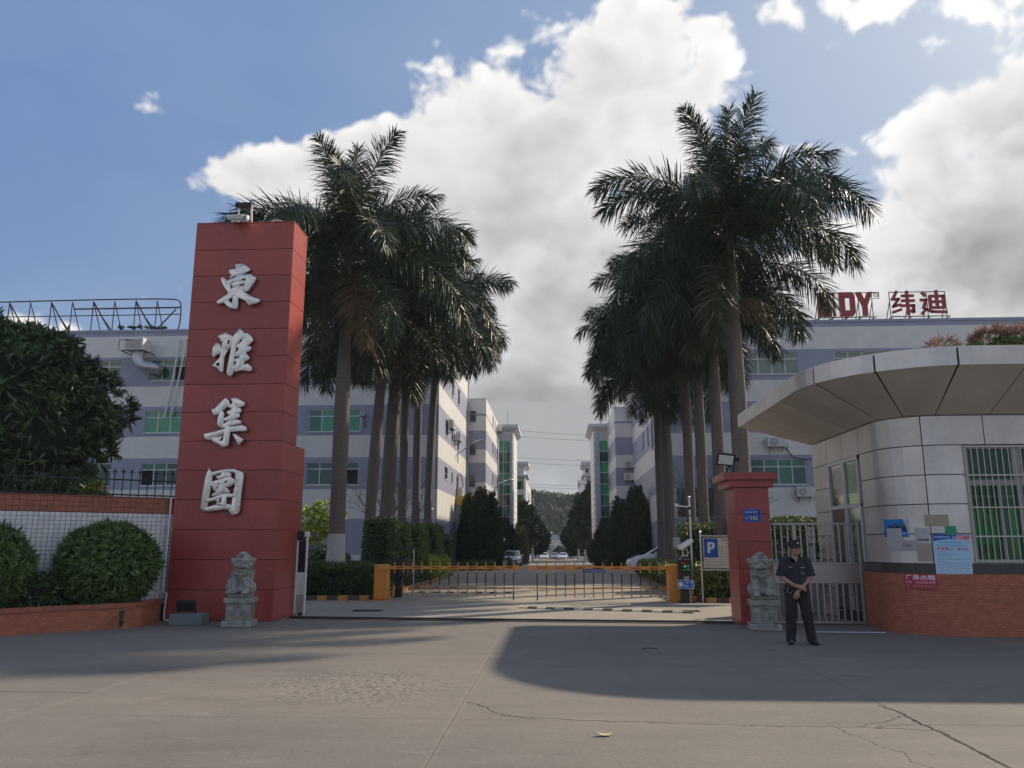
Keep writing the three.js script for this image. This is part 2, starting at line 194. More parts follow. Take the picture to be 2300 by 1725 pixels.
const M = {
  twig: plain([0.085, 0.07, 0.06], 0.9),
  concrete: std({ map: concreteTex, bumpMap: grainBump, bumpScale: 0.004, roughness: 0.92 }),
  asphalt: std({ map: asphaltTex, bumpMap: grainBump, bumpScale: 0.006, roughness: 0.9 }),
  whiteTile: std({ map: facadeTex, color: rgb(1.0, 0.97, 0.91), bumpMap: facadeBump, bumpScale: 0.004, roughness: 0.42 }),
  lilacTile: std({ map: facadeTex, color: rgb(0.43, 0.445, 0.57), bumpMap: facadeBump, bumpScale: 0.004, roughness: 0.42 }),
  trimGrey: std({ map: dirtTex, color: rgb(0.75, 0.75, 0.76), roughness: 0.7 }),
  towerLilac: std({ map: dirtTex, color: rgb(0.50, 0.52, 0.66), roughness: 0.6 }),
  granite: std({ map: graniteTex, roughness: 0.34, roughnessMap: null, bumpMap: grainBump, bumpScale: 0.0006 }),
  graniteWorn: std({ map: graniteTex, color: rgb(0.9, 0.94, 0.94), roughness: 0.42 }),
  jointDark: plain([0.035, 0.02, 0.02], 0.9),
  brick: std({ map: brickTex, bumpMap: grainBump, bumpScale: 0.002, roughness: 0.62 }),
  stone: std({ map: stoneTex, bumpMap: grainBump, bumpScale: 0.006, roughness: 0.85 }),
  bark: std({ map: barkTex, bumpMap: barkBump, bumpScale: 0.012, roughness: 0.85 }),
  limewash: std({ map: dirtTex, color: rgb(0.62, 0.60, 0.57), bumpMap: barkBump, bumpScale: 0.008, roughness: 0.9 }),
  alu: std({ map: dirtTex, color: rgb(0.84, 0.79, 0.73), roughness: 0.36, metalness: 0.5 }),
  soffit: std({ map: dirtTex, color: rgb(0.82, 0.75, 0.64), roughness: 0.5, metalness: 0.1 }),
  seam: plain([0.02, 0.02, 0.022], 0.9),
  darkBand: plain([0.05, 0.046, 0.042], 0.35),
  steelGate: std({ map: dirtTex, color: rgb(0.54, 0.49, 0.45), roughness: 0.36, metalness: 0.6 }),
  windowBar: std({ map: dirtTex, color: rgb(0.66, 0.64, 0.56), roughness: 0.4, metalness: 0.5 }),
  frame: plain([0.62, 0.62, 0.62], 0.4, 0.3),
  frameGrey: plain([0.34, 0.34, 0.34], 0.45, 0.3),
  glassGreen: new THREE.MeshPhysicalMaterial({ color: rgb(0.02, 0.16, 0.075), roughness: 0.07, clearcoat: 0.6, clearcoatRoughness: 0.04 }),
  glassGreenLit: new THREE.MeshPhysicalMaterial({ color: rgb(0.045, 0.30, 0.145), roughness: 0.12, clearcoat: 0.5, clearcoatRoughness: 0.05 }),
  glassGreenDark: new THREE.MeshPhysicalMaterial({ color: rgb(0.010, 0.055, 0.032), roughness: 0.06, clearcoat: 0.7, clearcoatRoughness: 0.03 }),
  glassDark: new THREE.MeshPhysicalMaterial({ color: rgb(0.018, 0.019, 0.021), roughness: 0.06, clearcoat: 0.6, clearcoatRoughness: 0.03 }),
  glassPale: new THREE.MeshPhysicalMaterial({ color: rgb(0.20, 0.25, 0.20), roughness: 0.15 }),
  glassClear: new THREE.MeshPhysicalMaterial({ color: rgb(0.55, 0.85, 0.62), roughness: 0.02, transmission: 1, thickness: 0, ior: 1.45 }),
  hole: plain([0.012, 0.012, 0.013], 0.9),
  black: plain([0.018, 0.018, 0.02], 0.45),
  blackGloss: plain([0.012, 0.012, 0.014], 0.18),
  iron: plain([0.022, 0.022, 0.024], 0.55, 0.4),
  orange: std({ map: dirtTex, color: rgb(0.95, 0.36, 0.045), roughness: 0.4 }),
  orangeKerb: std({ map: concreteTex, color: rgb(1.75, 0.85, 0.28), roughness: 0.85, bumpMap: grainBump, bumpScale: 0.006 }),
  blackKerb: std({ map: concreteTex, color: rgb(0.26, 0.25, 0.25), roughness: 0.85, bumpMap: grainBump, bumpScale: 0.006 }),
  wornYellow: std({ map: concreteTex, color: rgb(1.35, 1.12, 0.76), roughness: 0.85 }),
  wornWhite: std({ map: concreteTex, color: rgb(1.75, 1.7, 1.55), roughness: 0.85 }),
  white: plain([0.72, 0.72, 0.70], 0.45),
  acWhite: std({ map: dirtTex, color: rgb(0.86, 0.84, 0.78), roughness: 0.55 }),
  galv: std({ map: dirtTex, color: rgb(0.62, 0.62, 0.64), roughness: 0.38, metalness: 0.7 }),
  chrome: plain([0.75, 0.75, 0.76], 0.16, 1),
  stainless: plain([0.58, 0.56, 0.54], 0.24, 0.9),
  letterMetal: std({ map: dirtTex, color: rgb(1.0, 0.95, 0.87), roughness: 0.24, metalness: 0.7, bumpMap: smearTex, bumpScale: 0.02 }),
  letterSide: plain([0.10, 0.09, 0.085], 0.4, 0.5),
  signRed: plain([0.36, 0.028, 0.035], 0.5),
  rust: plain([0.075, 0.05, 0.042], 0.8, 0.3),
  tileWhite: std({ map: dirtTex, color: rgb(0.98, 0.96, 0.93), roughness: 0.28 }),
  tileRed: std({ map: dirtTex, color: rgb(0.46, 0.14, 0.08), roughness: 0.45 }),
  tileRed2: std({ map: dirtTex, color: rgb(0.40, 0.12, 0.07), roughness: 0.45 }),
  grout: plain([0.06, 0.065, 0.075], 0.95),
  groutRed: plain([0.16, 0.055, 0.032], 0.95),
  soil: plain([0.055, 0.042, 0.03], 1),
  hillSoil: std({ map: dirtTex, color: rgb(0.34, 0.19, 0.13), roughness: 1 }),
  yellowPaint: std({ map: dirtTex, color: rgb(0.85, 0.58, 0.09), roughness: 0.6 }),
  paper: plain([0.62, 0.61, 0.60], 0.8),
  rubber: plain([0.02, 0.02, 0.02], 0.75),
  carWhite: new THREE.MeshPhysicalMaterial({ color: rgb(0.70, 0.71, 0.74), roughness: 0.3, clearcoat: 0.9, clearcoatRoughness: 0.05 }),
  carBlue: new THREE.MeshPhysicalMaterial({ color: rgb(0.02, 0.06, 0.32), roughness: 0.3, metalness: 0.2, clearcoat: 0.9, clearcoatRoughness: 0.05 }),
  carGrey: new THREE.MeshPhysicalMaterial({ color: rgb(0.30, 0.31, 0.33), roughness: 0.3, metalness: 0.3, clearcoat: 0.9, clearcoatRoughness: 0.05 }),
  lampRed: plain([0.35, 0.02, 0.02], 0.2),
  lens: plain([0.72, 0.72, 0.68], 0.12),
};
const leafMat = (c, tr = 0.35, rough = 0.55) => new THREE.MeshPhysicalMaterial({ color: rgb(...c), roughness: rough, transmission: tr, thickness: 0, side: THREE.DoubleSide });
const leafOpaque = (c, rough = 0.5) => std({ color: rgb(...c), roughness: rough, side: THREE.DoubleSide });
const L = {
  palm: leafOpaque([0.040, 0.066, 0.022], 0.46), palmOld: leafOpaque([0.055, 0.062, 0.024], 0.5), palmDry: leafOpaque([0.14, 0.092, 0.042], 0.7), rachis: leafOpaque([0.11, 0.13, 0.05], 0.5), crownshaft: std({ color: rgb(0.045, 0.075, 0.03), roughness: 0.38 }),
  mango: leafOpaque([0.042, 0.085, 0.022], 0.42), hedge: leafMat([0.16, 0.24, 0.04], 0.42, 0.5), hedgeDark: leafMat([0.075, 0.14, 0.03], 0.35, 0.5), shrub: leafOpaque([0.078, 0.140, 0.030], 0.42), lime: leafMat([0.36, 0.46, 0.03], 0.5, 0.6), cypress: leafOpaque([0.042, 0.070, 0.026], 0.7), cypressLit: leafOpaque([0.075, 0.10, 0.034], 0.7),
  far: leafOpaque([0.05, 0.075, 0.028], 0.8), farLight: leafOpaque([0.12, 0.125, 0.05], 0.8), twig: plain([0.085, 0.07, 0.06], 0.9), reed: leafMat([0.30, 0.17, 0.12], 0.3, 0.8),
};

// ---------- brush strokes for the writing: strokes on a 100 x 100 grid, y down ----------
const ST = '5,35 32,35 8,65 36,58|25,5 8,35|6,88 38,78';
const GL = {
  招: '5,30 40,26|23,5 23,88 12,80|5,62 42,50|50,15 92,15 88,45 78,45|68,15 62,35 48,50|54,58 54,92|54,58 90,58 90,92|54,88 90,88',
  聘: '3,12 45,12|12,12 12,75|35,12 35,95|12,32 35,32|12,52 35,52|3,78 45,70|52,20 52,50|52,20 95,20 95,50|52,35 95,35|52,50 95,50|73,5 73,50|48,60 98,60|65,60 60,74 90,74 86,95 75,90',
  产: '48,3 54,12|12,18 90,18|30,25 38,40|70,25 60,40|12,45 92,45|22,45 20,70 8,95',
  线: ST + '|45,28 92,20|45,52 95,44|62,5 68,50 85,90 95,75|88,52 60,82 42,92|78,5 88,14',
  普: '30,3 36,14|68,3 62,14|12,20 88,20|38,20 38,45|62,20 62,45|18,28 26,40|82,28 74,40|5,48 95,48|25,58 25,97|25,58 75,58 75,97|25,76 75,76|25,95 75,95',
  工: '12,18 88,18|50,18 50,85|5,85 95,85', 若: '8,20 92,20|33,5 33,32|67,5 67,32|5,42 95,42|52,32 35,62 8,85|32,62 32,97|32,62 82,62 82,97|32,92 82,92',
  干: '15,15 85,15|5,48 95,48|50,15 50,97', 名: '45,3 20,40|38,16 78,16 55,50 10,75|32,30 48,42|35,58 35,97|35,58 85,58 85,97|35,92 85,92',
  厂: '15,12 92,12|22,12 20,60 6,95', 房: '45,2 52,10|18,16 85,16 85,36|18,36 85,36|18,16 16,65 5,95|52,42 58,50|28,54 95,54|50,54 46,72 28,95|46,70 82,70 78,94 66,90',
  出: '50,5 50,92|20,18 20,45 80,45 80,18|10,58 10,92 90,92 90,58', 租: '40,5 10,16|3,32 45,32|25,14 25,97|25,36 5,70|26,40 42,60|58,12 58,92|58,12 88,12 88,92|58,38 88,38|58,64 88,64|46,92 100,92',
  纬: ST + '|48,22 92,22|46,42 94,42|42,62 92,62 90,88 80,84|68,5 68,97', 迪: '12,10 22,22|5,40 24,40 12,72|5,95 20,78 45,88 98,90|40,25 40,72|40,25 92,25 92,72|40,48 92,48|40,72 92,72|66,5 66,72',
  一: '8,50 92,50', 车: '15,22 85,22|45,3 22,50 82,50|5,72 95,72|52,36 52,98', 杆: '3,28 45,28|24,5 24,97|24,32 4,70|26,36 44,58|52,18 95,18|48,48 98,48|73,18 73,97',
};
const strokes = (ch) => GL[ch].split('|').map((s) => s.split(' ').map((p) => p.split(',').map(Number)));
function glyph(c, ch, x, y, s, w) { c.lineWidth = w; c.lineCap = 'round'; c.lineJoin = 'round'; for (const st of strokes(ch)) { c.beginPath(); st.forEach(([a, b], i) => c[i ? 'lineTo' : 'moveTo'](x + a / 100 * s, y + b / 100 * s)); c.stroke(); } }
function word(c, t, x, y, s, w, gap = 1.1) { [...t].forEach((ch, i) => { if (GL[ch]) glyph(c, ch, x + i * s * gap, y, s, w); }); }
// print too small to read: rows of small dense marks, as the photograph shows it
function smallPrint(c, x, y, n, s, r, gap = 1.15) { c.lineCap = 'butt'; for (let i = 0; i < n; i++) { if (r() < 0.06) continue; const gx = x + i * s * gap; c.lineWidth = Math.max(1, s * 0.12); for (let k = 0; k < 3; k++) { const yy = y + s * (0.12 + 0.36 * k + 0.08 * r()); c.beginPath(); c.moveTo(gx + s * 0.1 * r(), yy); c.lineTo(gx + s * (0.75 + 0.2 * r()), yy); c.stroke(); } for (let k = 0; k < 2; k++) { const xx = gx + s * (0.2 + 0.45 * k + 0.15 * r()); c.beginPath(); c.moveTo(xx, y + s * 0.1 * r()); c.lineTo(xx, y + s * (0.8 + 0.2 * r())); c.stroke(); } } }
function printed(w, h, draw) { const cv = document.createElement('canvas'); cv.width = w; cv.height = h; const c = cv.getContext('2d'); draw(c, w, h); const t = new THREE.CanvasTexture(cv); t.colorSpace = THREE.SRGBColorSpace; t.anisotropy = 8; return t; }
// a flat printed sheet of real thickness: print on its front, plain sides
function sheet(name, w, h, d, tex, back, parent, rough = 0.7) { const m = std({ map: tex, roughness: rough }), o = shadows(new THREE.Mesh(new THREE.BoxGeometry(w, h, d), [back, back, back, back, m, back])); o.name = parent && parent !== scene ? name : numbered(name); (parent || scene).add(o); return o; }
// ---------- ground, forecourt slabs, inner street, kerbs ----------
{
  const p = [], idx = [], zs = [120, -18, -46, -230, -420, -2600], ys = [-0.02, -0.02, -0.02, gy(-230) - 0.02, gy(-230) - 0.02, gy(-230) - 0.02];
  zs.forEach((z, i) => { p.push(-1500, ys[i], z, 1500, ys[i], z); if (i) { const a = i * 2 - 2; idx.push(a, a + 1, a + 2, a + 1, a + 3, a + 2); } });
  const g = new THREE.BufferGeometry(); g.setAttribute('position', new THREE.Float32BufferAttribute(p, 3)); g.setIndex(idx); g.computeVertexNormals();
  tag(part('ground', uvm(g), M.asphalt, scene), null, null, null, 'structure');
}
// forecourt: concrete bays cast between joints; one map over the whole forecourt carries stains, worn patch, cracks
const FX0 = -12, FW = 24, FZ0 = -5, FD = 14;
const cracks = [
  { w: 0.016, d: 0.8, pts: [[-0.98, -9.0], [-0.86, -8.86], [-0.74, -8.7], [-0.66, -8.5], [-0.55, -8.36], [-0.4, -8.26], [-0.2, -8.13]] },
  { w: 0.013, d: 0.9, pts: [[-0.55, -8.3], [0.3, -8.12], [1.2, -8.03], [2.0, -7.98], [2.6, -7.96], [3.05, -7.93], [3.38, -7.86]] },
  { w: 0.030, d: 0.9, pts: [[3.34, -9.0], [3.42, -8.6], [3.38, -8.2], [3.42, -7.8], [3.40, -7.2], [3.38, -6.6], [3.42, -6.0], [3.40, -5.2]] },
  { w: 0.012, d: 0.7, pts: [[2.55, -7.95], [2.56, -7.7], [2.64, -7.5], [2.66, -7.25], [2.78, -7.05], [2.72, -6.8], [2.83, -6.5], [2.80, -6.1], [2.92, -5.7]] },
  { w: 0.020, d: 0.6, pts: [[2.75, -7.97], [2.95, -8.15], [3.1, -8.22], [3.36, -8.5]] }, { w: 0.018, d: 0.6, pts: [[2.9, -7.95], [3.05, -8.06], [3.3, -8.1]] },
];
const segDist = (x, z, a, b) => { const dx = b[0] - a[0], dz = b[1] - a[1], t = clamp(((x - a[0]) * dx + (z - a[1]) * dz) / (dx * dx + dz * dz), 0, 1); return Math.hypot(x - a[0] - dx * t, z - a[1] - dz * t); };
function forecourtAt(x, z) {
  const u = x / 24, v = z / 24;
  const big = fbm(x * 0.22, z * 0.4, 3.3, 4), mid = fbm(x * 1.1, z * 2.2, 7.1, 4), fine = noise3(x * 23, z * 23, 1.7), speck = noise3(x * 60, z * 60, 5.1), sweep = fbm(x * 0.5, z * 5.5, 9.9, 3);
  let k = 1 + 0.26 * big + 0.17 * mid + 0.07 * fine + 0.08 * speck + 0.10 * sweep, warm = 0.012 * big, h = 0.5 + 0.18 * fine + 0.12 * speck;
  const patch = smooth(1, 0.25, Math.hypot((x + 2.35) / 1.7, (z + 9.9) / 1.75)) * smooth(-0.25, 0.25, 0.2 + fbm(x * 2.2, z * 2.6, 4, 3));   // worn-through surface, stones showing
  if (patch > 0) { const st = noise3(x * 16, z * 16, 2.2) + 0.5 * noise3(x * 34, z * 34, 8); k *= 1 + patch * (0.34 * st + (st < -0.30 ? -0.30 : 0.05)); h += patch * 0.9 * st; }
  const scale = smooth(0.22, 0.45, fbm(x * 2.4 + 5, z * 6.0, 6.6, 4)); k *= 1 + 0.16 * scale;
  const blot = smooth(0.28, 0.42, fbm(x * 0.9 + 11, z * 1.6 + 3, 1.1, 4)); k *= 1 - 0.16 * blot;
  for (const xj of [-9.5, -5.26, -1.0, 3.4, 7.7]) { const jag = 0.02 + 0.028 * (0.5 + fbm(x * 5, z * 5, xj, 3)), d = Math.abs(x - xj - 0.012 * noise3(1, z * 1.3, xj)); if (d < 0.07) { const e = smooth(jag + 0.012, jag - 0.008, d); k *= 1 + e * (xj === 3.4 ? 0.02 : 0.20) * (0.6 + 0.5 * noise3(x * 20, z * 20, 3)); h += e * 0.1 * speck; } }
  for (const c of cracks) { let best = 9; const jx = x + 0.03 * noise3(x * 9, z * 9, 2) + 0.012 * noise3(x * 30, z * 30, 3), jz = z + 0.03 * noise3(x * 9, z * 9, 12) + 0.012 * noise3(x * 30, z * 30, 13); if (Math.abs(x - 1.2) > 3.4 || z < -9.6) continue; for (let i = 1; i < c.pts.length; i++) best = Math.min(best, segDist(jx, jz, c.pts[i - 1], c.pts[i])); if (best < c.w * 2.5) { const e = smooth(c.w, c.w * 0.25, best); k *= 1 - c.d * e; k *= 1 + 0.10 * smooth(c.w * 2.5, c.w, best) * (1 - e); h -= 0.8 * e; } }
  const tyre = smooth(0.12, 0.02, Math.abs(x - 0.9 - 0.06 * (z + 12) + 0.02 * noise3(z, 1, 1))) + smooth(0.12, 0.02, Math.abs(x - 2.4 - 0.08 * (z + 12))); if (z < -10.5) k *= 1 - 0.10 * tyre * (0.6 + 0.6 * mid);
  return [0.190 * k + warm, 0.167 * k + warm * 0.4, 0.140 * k, clamp(h, 0, 1)];
}
const FN = [2048, 1194], courtHeights = new Float32Array(FN[0] * FN[1]);
const courtTex = dataTex(FN[0], FN[1], (u, v) => { const c = forecourtAt(FX0 + u * FW, FZ0 - v * FD); courtHeights[Math.floor(v * FN[1]) * FN[0] + Math.floor(u * FN[0])] = c[3]; return c; });
const courtBump = dataTex(FN[0], FN[1], (u, v) => { const h = courtHeights[Math.floor(v * FN[1]) * FN[0] + Math.floor(u * FN[0])]; return [h, h, h]; }, false);
courtTex.wrapS = courtTex.wrapT = courtBump.wrapS = courtBump.wrapT = THREE.MirroredRepeatWrapping;
M.court = std({ map: courtTex, bumpMap: courtBump, bumpScale: 0.011, roughness: 0.9 });
const forecourt = new THREE.Group(); forecourt.name = 'forecourt'; scene.add(forecourt); tag(forecourt, null, null, null, 'structure');
{
  const xs = [-22.3, -18, -13.75, -9.5, -5.26, -1.0, 3.4, 7.7, 12, 16.3], r = rng(5);
  for (let i = 0; i + 1 < xs.length; i++) {
    const zs = i < 4 ? [10, 4, -0.2, -4.6, -9.3, -13.6, -18.2] : i === 5 || i === 6 ? [10, 4, 0.6, -3.5, -8.12, -12.75, -18.2] : [10, 4, 0.6, -3.5, -8.12, -12.7, -18.2];
    for (let j = 0; j + 1 < zs.length; j++) {
      const gap = 0.004, tilt = (r() - 0.5) * 0.004;
      const g = new THREE.BoxGeometry(xs[i + 1] - xs[i] - 2 * gap, 0.16, zs[j] - zs[j + 1] - 2 * gap - (i > 3 ? 0.003 : 0)).translate((xs[i] + xs[i + 1]) / 2, -0.08 + tilt * 0.5, (zs[j] + zs[j + 1]) / 2).toNonIndexed();
      const p = g.attributes.position, uv = new Float32Array(p.count * 2); for (let k = 0; k < p.count; k++) { uv[k * 2] = (p.getX(k) - FX0) / FW; uv[k * 2 + 1] = (FZ0 - p.getZ(k)) / FD; }
      g.setAttribute('uv', new THREE.BufferAttribute(uv, 2)); part('concrete_slab', g, M.court, forecourt);
    }
  }
}
{ // inner street sheet, falling away beyond the cross lane
  const p = [], idx = []; [[-18.2, 60], [-43.6, 60], [-46, 60], [-110, 60], [-205, 60]].forEach(([z, w], i) => { p.push(-w, gy(z), z, w, gy(z), z); if (i) { const a = i * 2 - 2; idx.push(a, a + 1, a + 2, a + 1, a + 3, a + 2); } });
  const g = new THREE.BufferGeometry(); g.setAttribute('position', new THREE.Float32BufferAttribute(p, 3)); g.setIndex(idx); g.computeVertexNormals();
  tag(part('street', uvm(g), M.concrete, scene), null, null, null, 'structure');
  const ln = []; for (let z = -20.2; z > -60; z -= 2.1) ln.push(new THREE.PlaneGeometry(0.13, 1.25).rotateX(-Math.PI / 2).translate(-0.98 + (z + 20) * -0.012, gy(z) + 0.004, z - 0.6));
  tag(part('painted_centre_line', uvm(join(ln)), M.wornYellow, scene), null, null, null, 'structure');
  const cl = new THREE.BufferGeometry(); const a = -49.6, b = -44.6; cl.setAttribute('position', new THREE.Float32BufferAttribute([-40, gy(b) + 0.004, b, 40, gy(b) + 0.004, b, 40, gy(a) + 0.006, a, -40, gy(b) + 0.004, b, 40, gy(a) + 0.006, a, -40, gy(a) + 0.006, a], 3)); cl.computeVertexNormals();
  tag(part('cross_lane', uvm(cl), M.asphalt, scene), null, null, null, 'structure');
}
// planting beds with painted kerb stones
const kerbGroup = (name, label, path, seed) => {
  const t = thing(name, label, 'kerb'), r = rng(seed); let carry = 0, k = 0;
  const L0 = []; for (let i = 1; i < path.length; i++) L0.push(Math.hypot(path[i][0] - path[i - 1][0], path[i][1] - path[i - 1][1]));
  const at = (s) => { for (let i = 0; i < L0.length; i++) { if (s <= L0[i] || i === L0.length - 1) { const f = s / L0[i], a = path[i], b = path[i + 1]; return [lerp(a[0], b[0], f), lerp(a[1], b[1], f)]; } s -= L0[i]; } };
  const total = L0.reduce((a, b) => a + b, 0), n = Math.round(total / 0.31), step = total / n;
  for (let i = 0; i < n; i++) { const a = at(i * step + 0.006), b = at((i + 1) * step - 0.006), ang = Math.atan2(-(b[1] - a[1]), b[0] - a[0]), w = Math.hypot(b[0] - a[0], b[1] - a[1]);
    const g = uvm(rbx(-w / 2, w / 2, -0.02, 0.135 + 0.01 * r(), -0.06, 0.06, 0.018), 1, r() * 5, r() * 5).rotateY(ang).translate((a[0] + b[0]) / 2, 0, (a[1] + b[1]) / 2); part('kerb_stone', g, i % 2 ? M.blackKerb : M.orangeKerb, t); }
  return t;
};
const arc = (cx, cz, r, a0, a1, n = 6) => [...Array(n + 1).keys()].map((i) => { const a = lerp(a0, a1, i / n) * RAD; return [cx + r * Math.cos(a), cz - r * Math.sin(a)]; });
kerbGroup('painted_kerb', 'yellow and black painted kerb in front of the left hedge, left of the street', [[-11.5, -24.15], [-6.2, -24.45], ...arc(-6.15, -25.2, 0.75, -85, 0), [-5.42, -34], [-5.46, -43.2]], 31);
kerbGroup('painted_kerb', 'yellow and black painted kerb below the hedge behind the parking sign', [[4.28, -43.2], [3.95, -34], ...arc(4.72, -24.7, 0.75, 180, 268), [10.5, -23.55]], 33);
for (const [n, pts] of [['left', [[-40, -24.25], [-6.2, -24.55], [-5.52, -25.3], [-5.56, -43.15], [-40, -43.15]]], ['right', [[4.36, -43.15], [4.06, -25], [4.7, -24.05], [40, -23.65], [40, -43.15]]]]) tag(part('planting_bed', uvm(prism(pts, -0.02, 0.1)), M.soil, scene), null, null, null, 'structure');
// gate track let into the threshold
{
  const t = thing('gate_track', 'long dark steel sliding gate track across the gate opening', 'gate track'); const a = [-6.05, 0, -18.55], b = [3.75, 0, -17.86];
  part('rail', bar([a[0], 0.02, a[2]], [b[0], 0.02, b[2]], 0.05, 0.05), M.iron, t); part('channel', bar([a[0], 0.006, a[2] + 0.16], [b[0], 0.006, b[2] + 0.16], 0.16, 0.016), M.rust, t);
  part('edge_strip', bar([a[0], 0.012, a[2] - 0.22], [b[0], 0.012, b[2] - 0.22], 0.06, 0.03), M.trimGrey, t);
}
function speedBump(label, a, b, seg) { const t = thing('speed_bump', label, 'speed bump', [a[0], 0.002, a[1]], Math.atan2(-(b[1] - a[1]), b[0] - a[0])), L0 = Math.hypot(b[0] - a[0], b[1] - a[1]), n = Math.round(L0 / seg), r = rng(9);
  for (let i = 0; i < n; i++) { const s = new THREE.Shape(); s.moveTo(-0.17, 0); s.lineTo(-0.12, 0.035); s.quadraticCurveTo(0, 0.062, 0.12, 0.035); s.lineTo(0.17, 0); s.closePath(); const g = new THREE.ExtrudeGeometry(s, { depth: seg - 0.012, bevelEnabled: false }).rotateY(Math.PI / 2).translate(i * seg, 0, 0); part('bump_block', uvm(g, 1, r() * 4, r() * 3), i % 2 ? M.blackKerb : M.wornWhite, t); } }
speedBump('worn yellow and black speed bump on the near lane inside the gate', [-0.95, -21.75], [3.42, -20.4], 0.25);
speedBump('worn speed bump across the left lane behind the barrier', [-5.0, -28.4], [-1.15, -28.1], 0.25);
function grate(label, x, z, w, d) { const t = thing('drain_grate', label, 'drain grate', [x, 0.003, z]); part('frame', [bx(-w / 2, w / 2, 0, 0.014, -d / 2, -d / 2 + 0.03), bx(-w / 2, w / 2, 0, 0.014, d / 2 - 0.03, d / 2), bx(-w / 2, -w / 2 + 0.03, 0, 0.014, -d / 2 + 0.03, d / 2 - 0.03), bx(w / 2 - 0.03, w / 2, 0, 0.014, -d / 2 + 0.03, d / 2 - 0.03)], M.iron, t); part('pit', bx(-w / 2 + 0.03, w / 2 - 0.03, 0, 0.004, -d / 2 + 0.03, d / 2 - 0.03), M.hole, t); for (let x0 = -w / 2 + 0.07; x0 < w / 2 - 0.04; x0 += 0.065) part('slat', bx(x0 - 0.012, x0 + 0.012, 0.004, 0.013, -d / 2 + 0.031, d / 2 - 0.031), M.iron, t); }
grate('dark drain grate in the lane left of the orange barrier box', -4.75, -20.6, 0.7, 0.36); grate('dark drain grate before the black parking kiosk', 3.2, -20.95, 0.75, 0.34);
{ // leaf and rod on the ground
  const g = new THREE.PlaneGeometry(0.17, 0.07, 6, 2); const p = g.attributes.position; for (let i = 0; i < p.count; i++) { const x = p.getX(i), w = Math.sqrt(Math.max(0, 1 - (x / 0.085) ** 2)); p.setY(i, p.getY(i) * w); p.setZ(i, 0.012 + 0.03 * (x / 0.085) ** 2); } g.rotateX(-Math.PI / 2); g.computeVertexNormals();
  const t = part('fallen_leaf', g.translate(0, 0.002, 0), plain([0.62, 0.46, 0.20], 0.7, 0, { side: THREE.DoubleSide }), scene); t.position.set(0.42, 0, -7.5); t.rotation.y = 0.15; tag(t, 'dry yellow leaf lying on the concrete in front', 'leaf');
  const d = part('dead_twig', tube([[0, 0.01, 0], [0.12, 0.03, 0.02], [0.26, 0.012, 0.0]], 0.008), M.twig, scene); d.position.set(1.35, 0, -13.4); tag(d, 'small dark twig lying in the shade of the canopy', 'twig');
  const rodm = part('loose_rod', rod([0, 0.025, 0], [1.42, 0.025, 0.06], 0.018), M.galv, scene); rodm.position.set(4.72, 0, -15.95); tag(rodm, 'loose pale metal rod lying on the ground before the side gate', 'metal rod');
}
// ---------- plants ----------
// leaf: narrow folded blade from the origin along +y, bending over
function blade(len, w, bend, n = 2) { const p = [], idx = []; for (let i = 0; i <= n; i++) { const s = i / n, a = bend * s, y = len * s * Math.cos(a * 0.6), z = len * s * Math.sin(a * 0.6), ww = w * Math.sin(Math.PI * clamp(0.12 + 0.86 * s, 0, 1)) * 0.5; p.push(-ww, y, z, ww, y, z); if (i) { const b = i * 2 - 2; idx.push(b, b + 1, b + 2, b + 1, b + 3, b + 2); } } const g = new THREE.BufferGeometry(); g.setAttribute('position', new THREE.Float32BufferAttribute(p, 3)); g.setIndex(idx); g.computeVertexNormals(); return g.toNonIndexed(); }
function clump(seed, n, len, w, spread, bend, seg = 2) { const r = rng(seed), list = []; for (let i = 0; i < n; i++) { const g = blade(len * (0.7 + 0.6 * r()), w * (0.8 + 0.4 * r()), bend * (0.5 + r()), seg); g.rotateY(r() * 6.28); g.rotateX(spread * (0.25 + 0.9 * r())); g.rotateY(r() * 6.28 + i * 2.4); g.translate((r() - 0.5) * len * 0.5, (r() - 0.5) * len * 0.3, (r() - 0.5) * len * 0.5); list.push(g); } return join(list); }
const TMP = new THREE.Object3D(), UP = V3(0, 1, 0), TC = new THREE.Color();
function foliage(name, spots, geo, mat, parent, seed, smin = 0.8, smax = 1.25, tone = 0.35) {   // spots: [x, y, z, nx, ny, nz, tone]
  const r = rng(seed), m = new THREE.InstancedMesh(geo, mat, spots.length); m.name = name; shadows(m);
  spots.forEach((s, i) => { TMP.position.set(s[0], s[1], s[2]); const n = V3(s[3] + (r() - 0.5) * 0.9, s[4] + (r() - 0.5) * 0.9, s[5] + (r() - 0.5) * 0.9).normalize(); TMP.quaternion.setFromUnitVectors(UP, n); TMP.rotateY(r() * 6.28); TMP.scale.setScalar(lerp(smin, smax, r())); TMP.updateMatrix(); m.setMatrixAt(i, TMP.matrix); const k = 1 + tone * (r() - 0.5) * 2; TC.setRGB(k * (0.95 + 0.2 * r()) * (s[6] ?? 1), k * (s[6] ?? 1), k * (0.8 + 0.3 * r()) * (s[6] ?? 1)); m.setColorAt(i, TC); });
  (parent || scene).add(m); tag(m, null, null, null, 'stuff'); return m;
}
const C = { hedge: clump(1, 6, 0.085, 0.045, 1.0, 0.8), hedgeSmall: clump(2, 8, 0.06, 0.03, 1.1, 0.8), shrub: clump(3, 7, 0.13, 0.042, 0.85, 0.9), rosette: clump(4, 11, 0.25, 0.062, 1.25, 1.3, 3), flame: clump(5, 7, 0.20, 0.035, 0.5, 0.4), big: clump(6, 8, 0.17, 0.085, 1.1, 1.0), blob: clump(7, 14, 1.3, 0.75, 1.3, 0.8), wisp: clump(8, 14, 0.13, 0.010, 1.1, 0.6) };
const darkCore = leafOpaque([0.014, 0.022, 0.009], 0.95);
